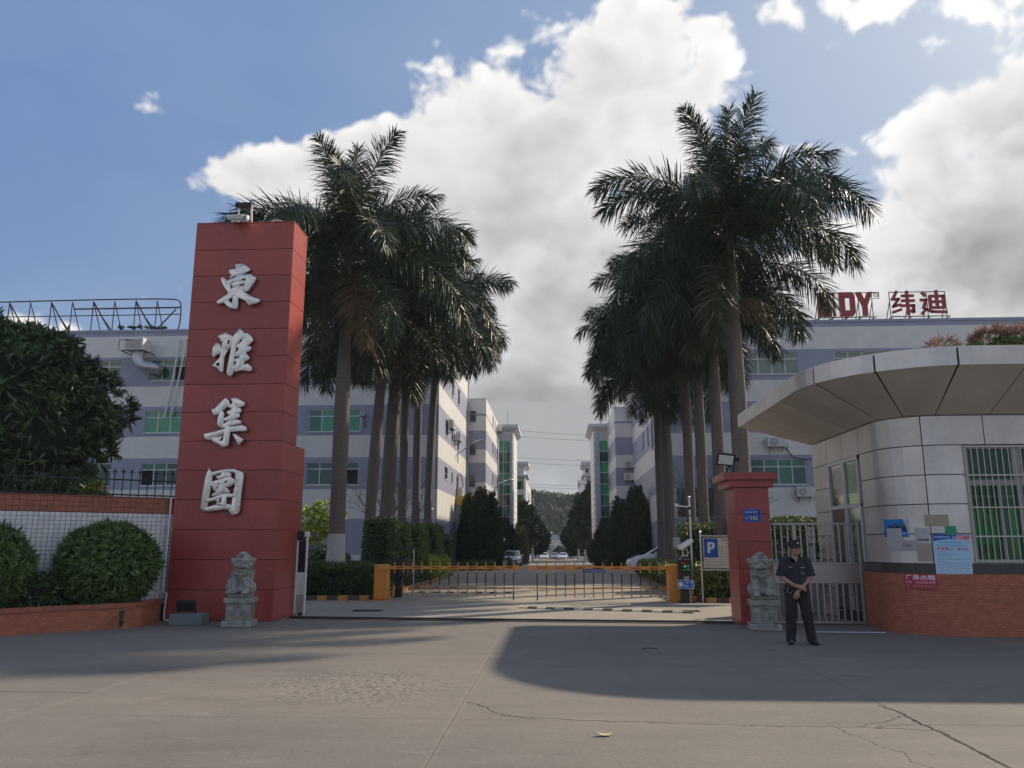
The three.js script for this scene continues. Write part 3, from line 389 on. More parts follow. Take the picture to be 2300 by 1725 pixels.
function boxSpots(x0, x1, y0, y1, z0, z1, per, seed, round = 0.15, lump = 0.06) {
  const r = rng(seed), out = [], dx = x1 - x0, dy = y1 - y0, dz = z1 - z0, A = [dx * dz, dy * dz, dy * dz, dx * dy, dx * dy], tot = A.reduce((a, b) => a + b), n = Math.round(tot * per);
  for (let i = 0; i < n; i++) {
    let q = r() * tot, f = 0; while (q > A[f] && f < 4) q -= A[f++];
    let x = lerp(x0, x1, r()), y = lerp(y0, y1, r()), z = lerp(z0, z1, r()); if (f === 0) y = y1; if (f === 1) x = x0; if (f === 2) x = x1; if (f === 3) z = z0; if (f === 4) z = z1;
    const R = Math.min(round, dx / 2, dz / 2, dy / 2), cx = clamp(x, x0 + R, x1 - R), cy = Math.min(y, y1 - R), cz = clamp(z, z0 + R, z1 - R), n3 = V3(x - cx, Math.max(0, y - cy), z - cz); if (n3.lengthSq() < 1e-6) n3.set(0, 1, 0); n3.normalize();
    const k = R + lump * fbm(x * 2.2, y * 2.2, z * 2.2, 3) * 2 + 0.03 * (r() - 0.3); out.push([cx + n3.x * k, cy + n3.y * k, cz + n3.z * k, n3.x, n3.y + 0.15, n3.z]);
  }
  return out;
}
function hedge(name, label, cat, x0, x1, y1, z0, z1, o = {}) {
  const y0 = o.y0 ?? 0.08, t = thing(name, label, cat, [(x0 + x1) / 2, 0, (z0 + z1) / 2], 0, o.group), cx = t.position.x, cz = t.position.z, in_ = o.in ?? 0.09;
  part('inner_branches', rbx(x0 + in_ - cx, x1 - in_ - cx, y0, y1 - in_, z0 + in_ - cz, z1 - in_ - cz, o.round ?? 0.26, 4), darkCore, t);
  const sp = boxSpots(x0 - cx, x1 - cx, y0 + 0.03, y1, z0 - cz, z1 - cz, o.per ?? 110, o.seed ?? 1, o.round ?? 0.26, o.lump ?? 0.11);
  foliage('foliage', sp, o.geo ?? C.hedge, o.mat ?? L.hedge, t, (o.seed ?? 1) + 50, 0.8, 1.3, o.tone ?? 0.35);
  for (const [sx, sz] of o.stems ?? []) part('stem', rod([sx - cx, 0, sz - cz], [sx - cx + 0.03, y0 + 0.2, sz - cz], 0.05, 0.035), M.twig, t);
  return t;
}
function ovalSpots(cx, cy, cz, rx, ry, rz, n, seed, lump = 0.12, low = -1) { const r = rng(seed), out = []; while (out.length < n) { const v = V3(r() * 2 - 1, r() * 2 - 1, r() * 2 - 1), l = v.length(); if (l > 1 || l < 0.2) continue; v.divideScalar(l); if (v.y < low) continue; const k = 1 + lump * 2 * fbm(v.x * 2.3 + seed, v.y * 2.3, v.z * 2.3, 3) - 0.07 * r(); out.push([cx + v.x * rx * k, cy + v.y * ry * k, cz + v.z * rz * k, v.x, v.y + 0.2, v.z]); } return out; }
function roundShrub(label, cx, cy, cz, rx, ry, rz, n, seed, group, o = {}) {
  const t = thing('round_shrub', label, 'shrub', [cx, 0, cz], 0, group);
  const core = new THREE.IcosahedronGeometry(1, 3); { const p = core.attributes.position; for (let i = 0; i < p.count; i++) { const k = 1 + 0.24 * fbm(p.getX(i) * 2.3 + seed, p.getY(i) * 2.3, p.getZ(i) * 2.3, 3); p.setXYZ(i, p.getX(i) * rx * 0.88 * k, cy + p.getY(i) * ry * 0.88 * k, p.getZ(i) * rz * 0.88 * k); } core.computeVertexNormals(); }
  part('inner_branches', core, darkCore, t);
  foliage('foliage', ovalSpots(0, cy, 0, rx, ry, rz, n, seed, 0.1), o.geo ?? C.shrub, o.mat ?? L.shrub, t, seed, 0.75, 1.3, 0.42); return t;
}

// royal palms
function frondGeo(seed, len, incl, droop, N) {
  const r = rng(seed), leaf = [], idxs = [], P = [], seg = 16, pts = [], tang = []; let x = 0, y = 0; const side = (r() - 0.5) * (incl > 78 ? 0.12 : 0.5);
  for (let i = 0; i <= seg; i++) { const t = i / seg, a = (incl - droop * Math.pow(t, 1.35)) * RAD; pts.push(V3(x, y, side * t * t * len * 0.3)); tang.push(V3(Math.cos(a), Math.sin(a), side * t * 0.6).normalize()); x += Math.cos(a) * len / seg; y += Math.sin(a) * len / seg; }
  const at = (t) => { const f = clamp(t * seg, 0, seg - 1e-4), i = Math.floor(f); return [pts[i].clone().lerp(pts[i + 1], f - i), tang[i].clone().lerp(tang[i + 1], f - i).normalize()]; };
  for (let k = 0; k < N * 2; k++) {
    const sgn = k & 1 ? 1 : -1, t = 0.13 + 0.87 * ((k >> 1) + r() * 0.8) / N, [p, T] = at(t), S = V3(-T.z, 0, T.x).normalize().multiplyScalar(sgn), Nn = V3().crossVectors(S, T).multiplyScalar(sgn).normalize(); if (Nn.y < 0) Nn.negate();
    const tier = [-0.9, -0.25, 0.35, 1.0][Math.floor(r() * 4)] + (r() - 0.5) * 0.35, fw = lerp(0.30, 1.0, t * t) + (r() - 0.5) * 0.2, l = (1.12 * Math.pow(Math.sin(Math.PI * clamp(0.10 + 0.83 * t, 0, 1)), 0.6)) * (0.8 + 0.35 * r()), g = 0.16 + 0.55 * r();
    const D = S.clone().multiplyScalar(Math.cos(tier)).addScaledVector(Nn, Math.sin(tier)).multiplyScalar(Math.cos(fw)).addScaledVector(T, Math.sin(fw)).normalize(), W = T.clone().addScaledVector(D, -T.dot(D)).normalize().applyAxisAngle(D, (r() - 0.5) * 1.6), w = 0.013 + 0.007 * r(), b = P.length / 3;
    for (const [s, ww] of [[0, 0.55], [0.4, 1], [0.75, 0.72], [1, 0]]) { const q = p.clone().addScaledVector(D, l * s * (1 - 0.18 * g * s)); q.y -= g * l * s * s * 0.75; if (ww) { P.push(q.x - W.x * w * ww, q.y - W.y * w * ww, q.z - W.z * w * ww, q.x + W.x * w * ww, q.y + W.y * w * ww, q.z + W.z * w * ww); } else P.push(q.x, q.y, q.z); }
    idxs.push(b, b + 1, b + 2, b + 1, b + 3, b + 2, b + 2, b + 3, b + 4, b + 3, b + 5, b + 4, b + 4, b + 5, b + 6);
  }
  const g = new THREE.BufferGeometry(); g.setAttribute('position', new THREE.Float32BufferAttribute(P, 3)); g.setIndex(idxs); g.computeVertexNormals();
  const rg = new THREE.TubeGeometry(new THREE.CatmullRomCurve3(pts), 20, 0.028, 5); { const p = rg.attributes.position; for (let i = 0; i < p.count; i++) { const k = Math.floor(i / 6) / 20, c = at(k)[0], s = 1.25 - 1.05 * k; p.setXYZ(i, c.x + (p.getX(i) - c.x) * s, c.y + (p.getY(i) - c.y) * s, c.z + (p.getZ(i) - c.z) * s); } rg.computeVertexNormals(); }
  return join([g, rg]);
}
const FRONDS = [[89, 6, 4.0], [83, 34, 4.4], [70, 84, 4.6], [58, 100, 4.8], [46, 108, 4.8], [32, 108, 4.8], [16, 98, 4.7], [-2, 82, 4.6], [-22, 62, 4.4], [-46, 40, 4.0]].map(([i, d, l], k) => [frondGeo(200 + k, l, i, d, 215), frondGeo(300 + k, l * 1.05, i - 5, d + 8, 215)]);
function palm(label, x, z, ring, shaft, rad, seed, o = {}) {
  const t = thing('royal_palm', label, 'palm tree', [x, 0, z], 0, o.group), r = rng(seed), lx = o.lean?.[0] ?? 0, lz = o.lean?.[1] ?? 0;
  const prof = [[rad * 1.62, 0], [rad * 1.5, 0.25], [rad * 1.25, 0.9], [rad * 1.04, 2.0], [rad * 0.98, ring * 0.35], [rad * 1.02, ring * 0.6], [rad * 0.9, ring * 0.85], [rad * 0.74, ring]];
  const c = new THREE.CatmullRomCurve3(prof.map(([a, b]) => V3(a, b, 0))), pp = c.getPoints(40).map((p) => [p.x, p.y]), cut = o.paint ?? 0;
  const bend = (g) => { const p = g.attributes.position; for (let i = 0; i < p.count; i++) { const h = p.getY(i) / ring; p.setX(i, p.getX(i) + lx * h * h); p.setZ(i, p.getZ(i) + lz * h * h); } g.computeVertexNormals(); const uv = g.attributes.uv; for (let i = 0; i < uv.count; i++) uv.setXY(i, uv.getX(i) * 2, p.getY(i)); return g; };
  part('trunk', bend(lathe(pp.filter(([, y]) => y >= cut - 0.3), 20)), M.bark, t);
  if (cut) part('limewashed_base', bend(lathe(pp.filter(([, y]) => y <= cut).map(([a, b]) => [a + 0.008, b]), 20)), M.limewash, t);
  part('crownshaft', lathe([[rad * 0.80, 0], [rad * 0.86, 0.3], [rad * 0.66, shaft * 0.6], [rad * 0.4, shaft], [0.02, shaft + 0.2]], 14).translate(lx, ring, lz), L.crownshaft, t);
  part('leaf_scar', new THREE.TorusGeometry(rad * 0.78, 0.028, 6, 18).rotateX(Math.PI / 2).translate(lx, ring, lz), M.bark, t);
  const n = o.fronds ?? 25, top = ring + shaft;
  for (let i = 0; i < n; i++) { const k = i / (n - 1), cls = Math.min(9, Math.floor(Math.pow(k, 0.85) * 9.99)), ang = i * 2.39996 + r() * 0.5 + (o.turn ?? 0); if (o.clear && o.clear.some(([c, a, w]) => cls >= c && Math.cos(ang - a * RAD) > Math.cos(w * RAD))) continue; const f = part('frond', FRONDS[cls][r() < 0.5 ? 0 : 1], k > 0.97 && o.dry ? L.palmDry : k > 0.86 ? L.palmOld : L.palm, t); f.position.set(lx, top - 0.12 - 0.5 * k, lz); f.rotation.y = ang; f.scale.setScalar((o.size ?? 1) * (0.9 + 0.2 * r()) * (cls > 7 ? 0.82 : 1)); }
  if (o.extra) for (const [ang, cls, s] of o.extra) { const f = part('frond', FRONDS[cls][0], L.palm, t); f.position.set(lx, top - 0.2, lz); f.rotation.y = ang * RAD; f.scale.setScalar(s); }
  for (let q = 0; q < 3; q++) { const a = r() * 6.28, list = []; for (let i = 0; i < 46; i++) { const b = a + (r() - 0.5) * 1.3, e = 0.5 + r() * 0.9, h = r(); list.push(tube([[Math.cos(a) * rad * 0.8, 0, Math.sin(a) * rad * 0.8], [Math.cos(b) * e * 0.55, 0.05 - h * 0.25, Math.sin(b) * e * 0.55], [Math.cos(b) * e, -0.35 - h * 0.75, Math.sin(b) * e]], 0.012, 3, 4)); } part('flower_stalk', join(list).translate(lx, ring + 0.12, lz), q === 2 ? L.palmDry : L.palmOld, t); }
  return t;
}
const GL_ = 'palms lining the left side of the street', GR_ = 'palms lining the right side of the street';
palm('nearest palm on the left, limewashed foot beside the red sign pillar', -7.05, -25.9, 8.75, 2.9, 0.255, 1, { group: GL_, paint: 2.0, dry: true, fronds: 29, clear: [[7, -90, 24]], turn: 0.6, extra: [[150, 3, 1.05], [20, 4, 1.0], [200, 4, 0.95]] });
palm('second palm on the left with a pale thin trunk', -7.0, -30.2, 8.6, 2.6, 0.21, 2, { group: GL_, paint: 1.1, turn: 1.6, lean: [0.35, 0] });
palm('third palm on the left, thickest dark trunk of the left row', -7.0, -33.2, 9.4, 2.7, 0.285, 3, { group: GL_, turn: 2.1, lean: [0.3, 0] });
palm('fourth palm on the left, slim trunk behind the thick one', -7.05, -37.0, 10.6, 2.4, 0.19, 4, { group: GL_, turn: 0.2 });
palm('fifth palm on the left, next to last of the left row', -6.95, -40.0, 11.3, 2.4, 0.205, 5, { group: GL_, turn: 3.0, paint: 1.0 });
palm('farthest palm on the left, at the corner of the white building', -6.85, -43.0, 12.0, 2.5, 0.205, 6, { group: GL_, turn: 4.1, extra: [[0, 3, 1.0], [20, 6, 1.0]], lean: [0.35, 0] });
palm('tallest and nearest palm on the right, behind the red gate pillar', 5.98, -26.0, 9.45, 2.7, 0.27, 7, { group: GR_, dry: true, fronds: 29, clear: [[7, -90, 24], [6, -5, 52]], turn: 0.2, extra: [[14, 3, 1.15], [165, 3, 1.1], [-50, 4, 1.0], [-20, 6, 1], [190, 8, 1]], size: 1.05 });
palm('second palm on the right, just left of the tallest', 5.85, -28.9, 8.9, 2.6, 0.21, 8, { group: GR_, turn: 1.9 });
palm('third palm on the right, middle of the right row', 5.8, -32.0, 9.2, 2.6, 0.205, 9, { group: GR_, turn: 2.8 });
palm('fourth palm on the right, slim trunk left of the middle', 5.85, -35.3, 9.8, 2.5, 0.215, 10, { group: GR_, turn: 0.9 });
palm('fifth palm on the right, nearer of the two leftmost trunks', 5.8, -41.6, 8.8, 2.5, 0.27, 11, { group: GR_, turn: 3.3, extra: [[180, 5, 1.0], [170, 7, 1.0]] });
palm('farthest palm on the right, its trunk half hidden at the left', 5.75, -44.3, 10.6, 2.6, 0.25, 12, { group: GR_, turn: 5.0, extra: [[185, 4, 1.05], [165, 6, 1.0]] });

// clipped hedges between the palms
const HL = 'clipped tall hedges on the left bed', HW = 'low hedges edging the beds';
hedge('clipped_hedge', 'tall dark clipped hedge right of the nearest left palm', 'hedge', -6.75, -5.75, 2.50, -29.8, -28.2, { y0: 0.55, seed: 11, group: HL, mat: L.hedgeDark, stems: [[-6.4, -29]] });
hedge('clipped_hedge', 'narrow clipped hedge between the second and third left palms', 'hedge', -6.55, -5.75, 2.40, -32.2, -30.9, { y0: 0.6, seed: 12, group: HL, stems: [[-6.2, -31.5]] });
hedge('clipped_hedge', 'clipped hedge with a sunlit right edge behind the black camera post', 'hedge', -6.95, -5.75, 2.42, -36.3, -34.0, { y0: 0.6, seed: 13, group: HL, stems: [[-6.3, -35]] });
hedge('clipped_hedge', 'last clipped hedge of the left row, left of the yellow sign', 'hedge', -6.75, -5.7, 2.55, -41.0, -38.9, { y0: 0.7, seed: 14, group: HL, stems: [[-6.3, -40]] });
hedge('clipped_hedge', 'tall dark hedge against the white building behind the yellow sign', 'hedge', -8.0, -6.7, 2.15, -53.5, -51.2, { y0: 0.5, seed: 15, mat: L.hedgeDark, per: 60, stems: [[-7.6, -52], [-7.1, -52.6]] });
hedge('clipped_hedge', 'long tall clipped hedge behind the parking sign', 'hedge', 4.65, 12.0, 2.32, -31.4, -29.6, { y0: 0.15, seed: 16, per: 95, lump: 0.1 });
hedge('clipped_hedge', 'taller hedge end with sunlit top left of the red gate pillar', 'hedge', 6.1, 9.5, 2.46, -28.6, -27.4, { y0: 0.3, seed: 17, per: 95, lump: 0.12, stems: [[6.6, -28]] });
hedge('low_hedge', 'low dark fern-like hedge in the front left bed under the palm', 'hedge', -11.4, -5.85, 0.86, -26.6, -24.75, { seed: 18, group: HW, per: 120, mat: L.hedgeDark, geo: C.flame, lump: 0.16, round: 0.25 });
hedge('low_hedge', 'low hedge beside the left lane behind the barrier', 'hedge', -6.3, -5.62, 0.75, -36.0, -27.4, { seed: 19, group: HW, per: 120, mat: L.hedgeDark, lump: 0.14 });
hedge('low_hedge', 'bright lime low hedge at the far end of the left bed', 'hedge', -7.6, -5.62, 0.92, -42.6, -36.6, { seed: 20, group: HW, per: 90, mat: L.lime, geo: C.big, lump: 0.2, round: 0.25 });
hedge('low_hedge', 'low sunlit hedge below the parking sign', 'hedge', 4.35, 11.0, 0.98, -27.2, -24.6, { seed: 21, group: HW, per: 110, lump: 0.16, round: 0.25, mat: L.hedge });
hedge('low_hedge', 'low hedge along the right lane in front of the white car', 'hedge', 4.2, 5.3, 0.82, -42.4, -28.0, { seed: 22, group: HW, per: 80, lump: 0.14 });
for (const [lab, cx, cz, rx, ry, tone, seed] of [['small variegated shrub right of the sign pillar', -8.0, -28.3, 0.75, 0.55, 0, 23]]) roundShrub(lab, cx, 1.05, cz, rx, ry, 0.7, 420, seed, null, { geo: C.hedge, mat: L.hedge });
for (const [label, x0, x1, h, z0, z1, seed] of [['far low hedge left of the parked cars', -6.4, -3.9, 0.62, -72, -70.6, 24], ['far low hedge below the right cypresses', 3.9, 7.4, 0.62, -66.0, -64.8, 25], ['far low hedge strip on the left below the cypress', -6.6, -4.3, 0.6, -63, -56, 26]]) { const t = hedge('street_hedge', label, 'hedge', x0, x1, h, z0, z1, { y0: 0.0, seed, per: 30, mat: L.hedgeDark, geo: C.big, group: 'far street hedges' }); t.position.y = gy(z0); }

// cypresses: dense cones of upright sprays
function cypress(label, x, z, h, w, seed, lit = false, group) {
  const t = thing('cypress_tree', label, 'cypress tree', [x, gy(z), z], 0, group), r = rng(seed), tips = 3 + Math.floor(r() * 2), cones = [...Array(tips)].map((_, i) => ({ x: (r() - 0.5) * w * 0.62, z: (r() - 0.5) * w * 0.5, h: h * (i ? 0.72 + 0.25 * r() : 1), w: w * (0.5 + 0.22 * r()) })); cones[0].x *= 0.4; cones[0].w = w * 0.78;
  part('trunk', rod([0, 0, 0], [0, h * 0.3, 0], 0.12, 0.09), M.twig, t);
  const prof = (s) => Math.pow(1 - s, 0.72) * Math.min(1, 0.55 + 2.6 * s), core = [], spots = [];
  for (const c of cones) { core.push(lathe([...Array(9)].map((_, i) => { const s = i / 8; return [c.w / 2 * prof(s) * 0.84 + 0.01, 0.1 + s * (c.h - 0.4)]; }), 12).translate(c.x, 0, c.z)); const n = Math.round(c.h * c.w * 95); for (let i = 0; i < n; i++) { const s = 1 - Math.sqrt(1 - r() * 0.995), a = r() * 6.28, k = c.w / 2 * prof(s) * (0.93 + 0.30 * fbm(Math.cos(a) * 2 + seed, s * 9, Math.sin(a) * 2, 3)); spots.push([c.x + Math.cos(a) * k, 0.08 + s * (c.h - 0.18), c.z + Math.sin(a) * k, Math.cos(a) * 0.55, 1.0, Math.sin(a) * 0.55]); } }
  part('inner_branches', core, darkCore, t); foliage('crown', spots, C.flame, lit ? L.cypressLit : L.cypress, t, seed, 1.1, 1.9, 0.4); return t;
}
const CY = 'cypresses along the street';
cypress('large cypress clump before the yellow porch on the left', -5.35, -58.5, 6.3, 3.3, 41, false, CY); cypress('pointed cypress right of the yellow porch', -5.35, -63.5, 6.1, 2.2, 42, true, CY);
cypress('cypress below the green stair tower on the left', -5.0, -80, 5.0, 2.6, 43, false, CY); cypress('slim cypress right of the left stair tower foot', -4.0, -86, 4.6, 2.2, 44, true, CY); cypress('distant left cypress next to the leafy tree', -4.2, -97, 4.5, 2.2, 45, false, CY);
cypress('large dark cypress clump on the right side of the street', 5.6, -61.0, 6.6, 4.6, 46, false, CY); cypress('cypress at the foot of the right stair tower', 4.8, -74, 4.7, 3.2, 47, false, CY); cypress('distant right cypress beside the far lamp post', 4.6, -90, 5.6, 3.4, 48, false, CY);

// broad-leaved trees
function limbs(list, r, p, d, len, rad, depth) { const e = p.clone().addScaledVector(d, len); list.push(rod(p.toArray(), e.toArray(), rad, rad * 0.68, depth > 2 ? 8 : 5)); if (depth <= 0) return; const n = 2 + (r() < 0.45 ? 1 : 0); for (let i = 0; i < n; i++) { const v = V3(d.x + (r() - 0.5) * 1.5, d.y + (r() - 0.35) * 0.8, d.z + (r() - 0.5) * 1.5).normalize(); limbs(list, r, e, v, len * (0.62 + 0.25 * r()), rad * 0.62, depth - 1); } }
function leafTree(name, label, x, z, h0, lobes, per, geo, mat, seed, o = {}) {   // lobes: [dx, y, dz, rx, ry, rz]
  const t = thing(name, label, 'tree', [x, gy(z), z], 0, o.group), r = rng(seed), tl = [];
  tl.push(rod([0, 0, 0], [0.1, h0, 0], o.rad ?? 0.18, (o.rad ?? 0.18) * 0.75)); for (const b of lobes.slice(0, 7)) tl.push(rod([0.1, h0 - 0.1, 0], [b[0] * 0.7, b[1] - b[4] * 0.2, b[2] * 0.7], (o.rad ?? 0.18) * 0.5, 0.03, 6)); part('trunk', tl, M.twig, t);
  const spots = [], core = []; lobes.forEach((b, i) => { const A = Math.pow(b[3] * b[4], 1) * per; spots.push(...ovalSpots(b[0], b[1], b[2], b[3], b[4], b[5], Math.round(A), seed + i * 7, 0.2)); core.push(new THREE.IcosahedronGeometry(1, 2).scale(b[3] * 0.74, b[4] * 0.74, b[5] * 0.74).translate(b[0], b[1], b[2])); });
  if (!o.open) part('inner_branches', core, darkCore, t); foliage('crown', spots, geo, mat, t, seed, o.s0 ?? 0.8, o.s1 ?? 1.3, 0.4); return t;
}
leafTree('mango_tree', 'big dark broad-leaved tree behind the tiled wall at the left edge', -14.9, -20.6, 2.6, [[0, 5.4, 0, 2.4, 2.0, 2.2], [1.5, 4.6, 0.4, 1.6, 1.5, 1.6], [0.6, 6.1, 0.2, 1.6, 1.25, 1.6], [-1.2, 6.5, 0, 1.9, 1.3, 1.8], [1.9, 5.3, -0.2, 1.15, 1.1, 1.4], [-0.6, 3.3, 0.8, 1.7, 1.0, 1.5], [-1.8, 4.2, 0.8, 2.0, 1.7, 1.6], [0.2, 6.9, 0, 1.0, 0.6, 1.0], [1.5, 6.4, 0, 0.7, 0.5, 0.8], [2.7, 4.7, 0.2, 0.6, 0.5, 0.6], [-0.6, 7.1, 0.3, 0.8, 0.5, 0.8]], 105, C.rosette, L.mango, 61, { rad: 0.22 });
leafTree('lime_leaved_tree', 'small sunlit yellow-green tree behind the iron fence', -13.9, -22.8, 1.2, [[0, 2.8, 0, 0.75, 0.8, 0.7], [-0.5, 2.9, 0.2, 0.6, 0.7, 0.6], [0.45, 2.6, 0, 0.5, 0.55, 0.5], [-0.1, 3.5, 0.1, 0.5, 0.45, 0.5], [-1.0, 2.5, 0.2, 0.5, 0.5, 0.5]], 420, C.big, L.lime, 62, { rad: 0.07, open: true });
leafTree('lime_leaved_tree', 'small yellow-green tree behind the nearest left palm', -13.1, -42.2, 1.2, [[0, 2.6, 0, 1.3, 0.9, 1.0], [1.0, 3.1, 0, 0.9, 0.8, 0.8], [-1.0, 2.3, 0.1, 0.8, 0.7, 0.7]], 260, C.big, L.lime, 63, { rad: 0.07, open: true });
leafTree('lime_leaved_tree', 'small bright shrub tree seen through the side gate', 8.2, -31.0, 0.8, [[0, 1.7, 0, 0.7, 0.8, 0.7], [0.5, 1.1, 0.2, 0.6, 0.5, 0.5]], 300, C.big, L.lime, 64, { rad: 0.05, open: true });
leafTree('street_tree', 'green leafy tree below the second stair tower on the left', -5.1, -104, 2.2, [[0, 5.2, 0, 1.9, 2.2, 1.6], [1.5, 4.2, 0, 1.7, 1.8, 1.5], [-1.2, 4.0, 0, 1.4, 1.6, 1.4], [0.8, 6.4, 0, 1.3, 1.2, 1.2]], 46, C.blob, L.far, 65, { s0: 0.3, s1: 0.5 });
leafTree('street_tree', 'dark leafy tree farther along the left side', -4.2, -122, 2.2, [[0, 4.6, 0, 2.3, 2.2, 1.8], [1.2, 3.4, 0, 1.8, 1.9, 1.6], [-0.4, 6.0, 0, 1.5, 1.3, 1.2]], 40, C.blob, L.cypress, 66, { s0: 0.35, s1: 0.55 });
leafTree('street_tree', 'tall leafy tree before the second tower on the right', 5.0, -106, 2.2, [[0, 6.4, 0, 2.2, 3.0, 1.8], [-1.0, 4.4, 0, 2.0, 2.4, 1.6], [1.2, 4.6, 0, 1.8, 2.4, 1.6], [0.6, 8.6, 0, 1.4, 1.6, 1.2]], 40, C.blob, L.far, 67, { s0: 0.35, s1: 0.55 });
leafTree('street_tree', 'dark leafy tree farther along the right side', 4.6, -130, 2.2, [[0, 5.2, 0, 2.4, 2.6, 1.8], [-1.2, 3.4, 0, 2.2, 2.0, 1.6], [0.6, 7.2, 0, 1.6, 1.6, 1.4]], 36, C.blob, L.cypress, 68, { s0: 0.4, s1: 0.6 });
function bareTree(label, x, z, h, seed) { const t = thing('bare_tree', label, 'bare tree', [x, gy(z), z]), r = rng(seed), list = []; for (let i = 0; i < 3; i++) limbs(list, r, V3(0, 0.1, 0), V3((r() - 0.5) * 0.5, 1, (r() - 0.5) * 0.5).normalize(), h * 0.30, 0.075, 6); part('trunk', list[0], M.twig, t); part('branches', list.slice(1), M.twig, t); }
bareTree('leafless tree between the left palms before the white wall', -10.0, -46.6, 5.6, 71); bareTree('leafless tree behind the right palms before the lilac wall', 9.4, -46.8, 6.0, 72);

// hill with woods at the end of the street
{
  const W = 420, n = 60, g = new THREE.PlaneGeometry(W, 160, n, 24).rotateX(-Math.PI / 2), p = g.attributes.position, hAt = (x, z) => { const d = smooth(-235, -330, z); return gy(-230) + d * (15 + 7 * fbm(x * 0.012, z * 0.02, 2, 3) * 2 - 5 * smooth(5, 40, x) + 3 * smooth(-60, -10, x)); };
  for (let i = 0; i < p.count; i++) { const x = p.getX(i), z = p.getZ(i) - 300; p.setXYZ(i, x, hAt(x, z) - 0.1, z); } g.computeVertexNormals(); tag(part('hill', uvm(g), M.hillSoil, scene), null, null, null, 'structure');
  const r = rng(81), a = [], b = []; for (let i = 0; i < 5200; i++) { const x = (r() - 0.5) * 200, z = -262 - r() * 90, y = hAt(x, z); if (z > -268 + 6 * noise3(x * 0.08, 1, 1) && r() < 0.9) continue; const k = fbm(x * 0.06, z * 0.06, 5, 3) > 0.06 && z > -300; (k ? b : a).push([x, y + 0.6 + r() * 2.6, z, (r() - 0.5), 1, (r() - 0.5)]); }
  const wood = thing('hill_woods', 'wooded hill rising behind the warehouse at the street end', 'woods'); tag(wood, null, null, null, 'stuff'); foliage('foliage', a, C.blob, L.far, wood, 82, 1.1, 2.2, 0.5); foliage('foliage', b, C.blob, L.farLight, wood, 83, 1.0, 1.9, 0.4);
  leafTree('hilltop_tree', 'taller dark tree sticking up from the wooded hilltop', -13.2, -318, 4, [[0, 9, 0, 2.0, 3.4, 1.5], [-3.8, 7, 0, 1.5, 2.4, 1.5], [0.6, 12, 0, 1.3, 1.7, 1.2]], 14, C.blob, L.far, 84, { s0: 0.5, s1: 0.9, rad: 0.3 }).position.y = 12;
}
// ---------- factory buildings ----------
// one face of a building: u runs along it, y up, n outwards. Window holes are real openings with reveals.
function faceFrame(ox, oz, ux, uz) { const u = V3(ux, 0, uz), n = V3(-uz, 0, ux); return new THREE.Matrix4().makeBasis(u, UP, n).setPosition(ox, 0, oz); }
function quad(a, b, c, d) { const g = new THREE.BufferGeometry(); g.setAttribute('position', new THREE.Float32BufferAttribute([...a, ...b, ...c, ...a, ...c, ...d], 3)); g.computeVertexNormals(); g.setAttribute('uv', new THREE.Float32BufferAttribute(new Float32Array(12), 2)); return g; }
function face(t, F, u0, u1, y0, y1, bands, wins, o = {}) {   // bands: [y0, y1] of the lilac stripes
  const mats = [o.base ?? M.whiteTile, o.band ?? M.lilacTile], lists = [[], []], D = o.depth ?? 0.16;
  const ys = [y0, y1], add = (v) => { if (v > y0 && v < y1) ys.push(v); }; bands.forEach(([a, b]) => { add(a); add(b); }); wins.forEach((w) => { add(w[2]); add(w[3]); }); ys.sort((a, b) => a - b);
  for (let j = 0; j + 1 < ys.length; j++) {
    const a = ys[j], b = ys[j + 1]; if (b - a < 1e-4) continue; const m = (a + b) / 2, k = bands.some(([p, q]) => m > p && m < q) ? 1 : 0;
    const cuts = wins.filter((w) => m > w[2] && m < w[3]).sort((p, q) => p[0] - q[0]); let u = u0;
    for (const w of [...cuts, [u1]]) { if (w[0] > u + 1e-4) lists[k].push(quad([u, a, 0], [w[0], a, 0], [w[0], b, 0], [u, b, 0])); u = w[1] ?? u; }
  }
  for (const [a, b, c, d] of wins) { const m = (c + d) / 2, k = bands.some(([p, q]) => m > p && m < q) ? 1 : 0; lists[k].push(quad([a, c, 0], [b, c, 0], [b, c, -D], [a, c, -D]), quad([a, d, -D], [b, d, -D], [b, d, 0], [a, d, 0]), quad([a, c, -D], [a, d, -D], [a, d, 0], [a, c, 0]), quad([b, c, 0], [b, d, 0], [b, d, -D], [b, c, -D])); }
  lists.forEach((l, i) => { if (l.length) part(i ? 'painted_band' : 'wall', uvm(join(l).applyMatrix4(F)), mats[i], t); });
  for (const w of wins) windowIn(t, F, w, D, o);
}
let winSeed = 500;
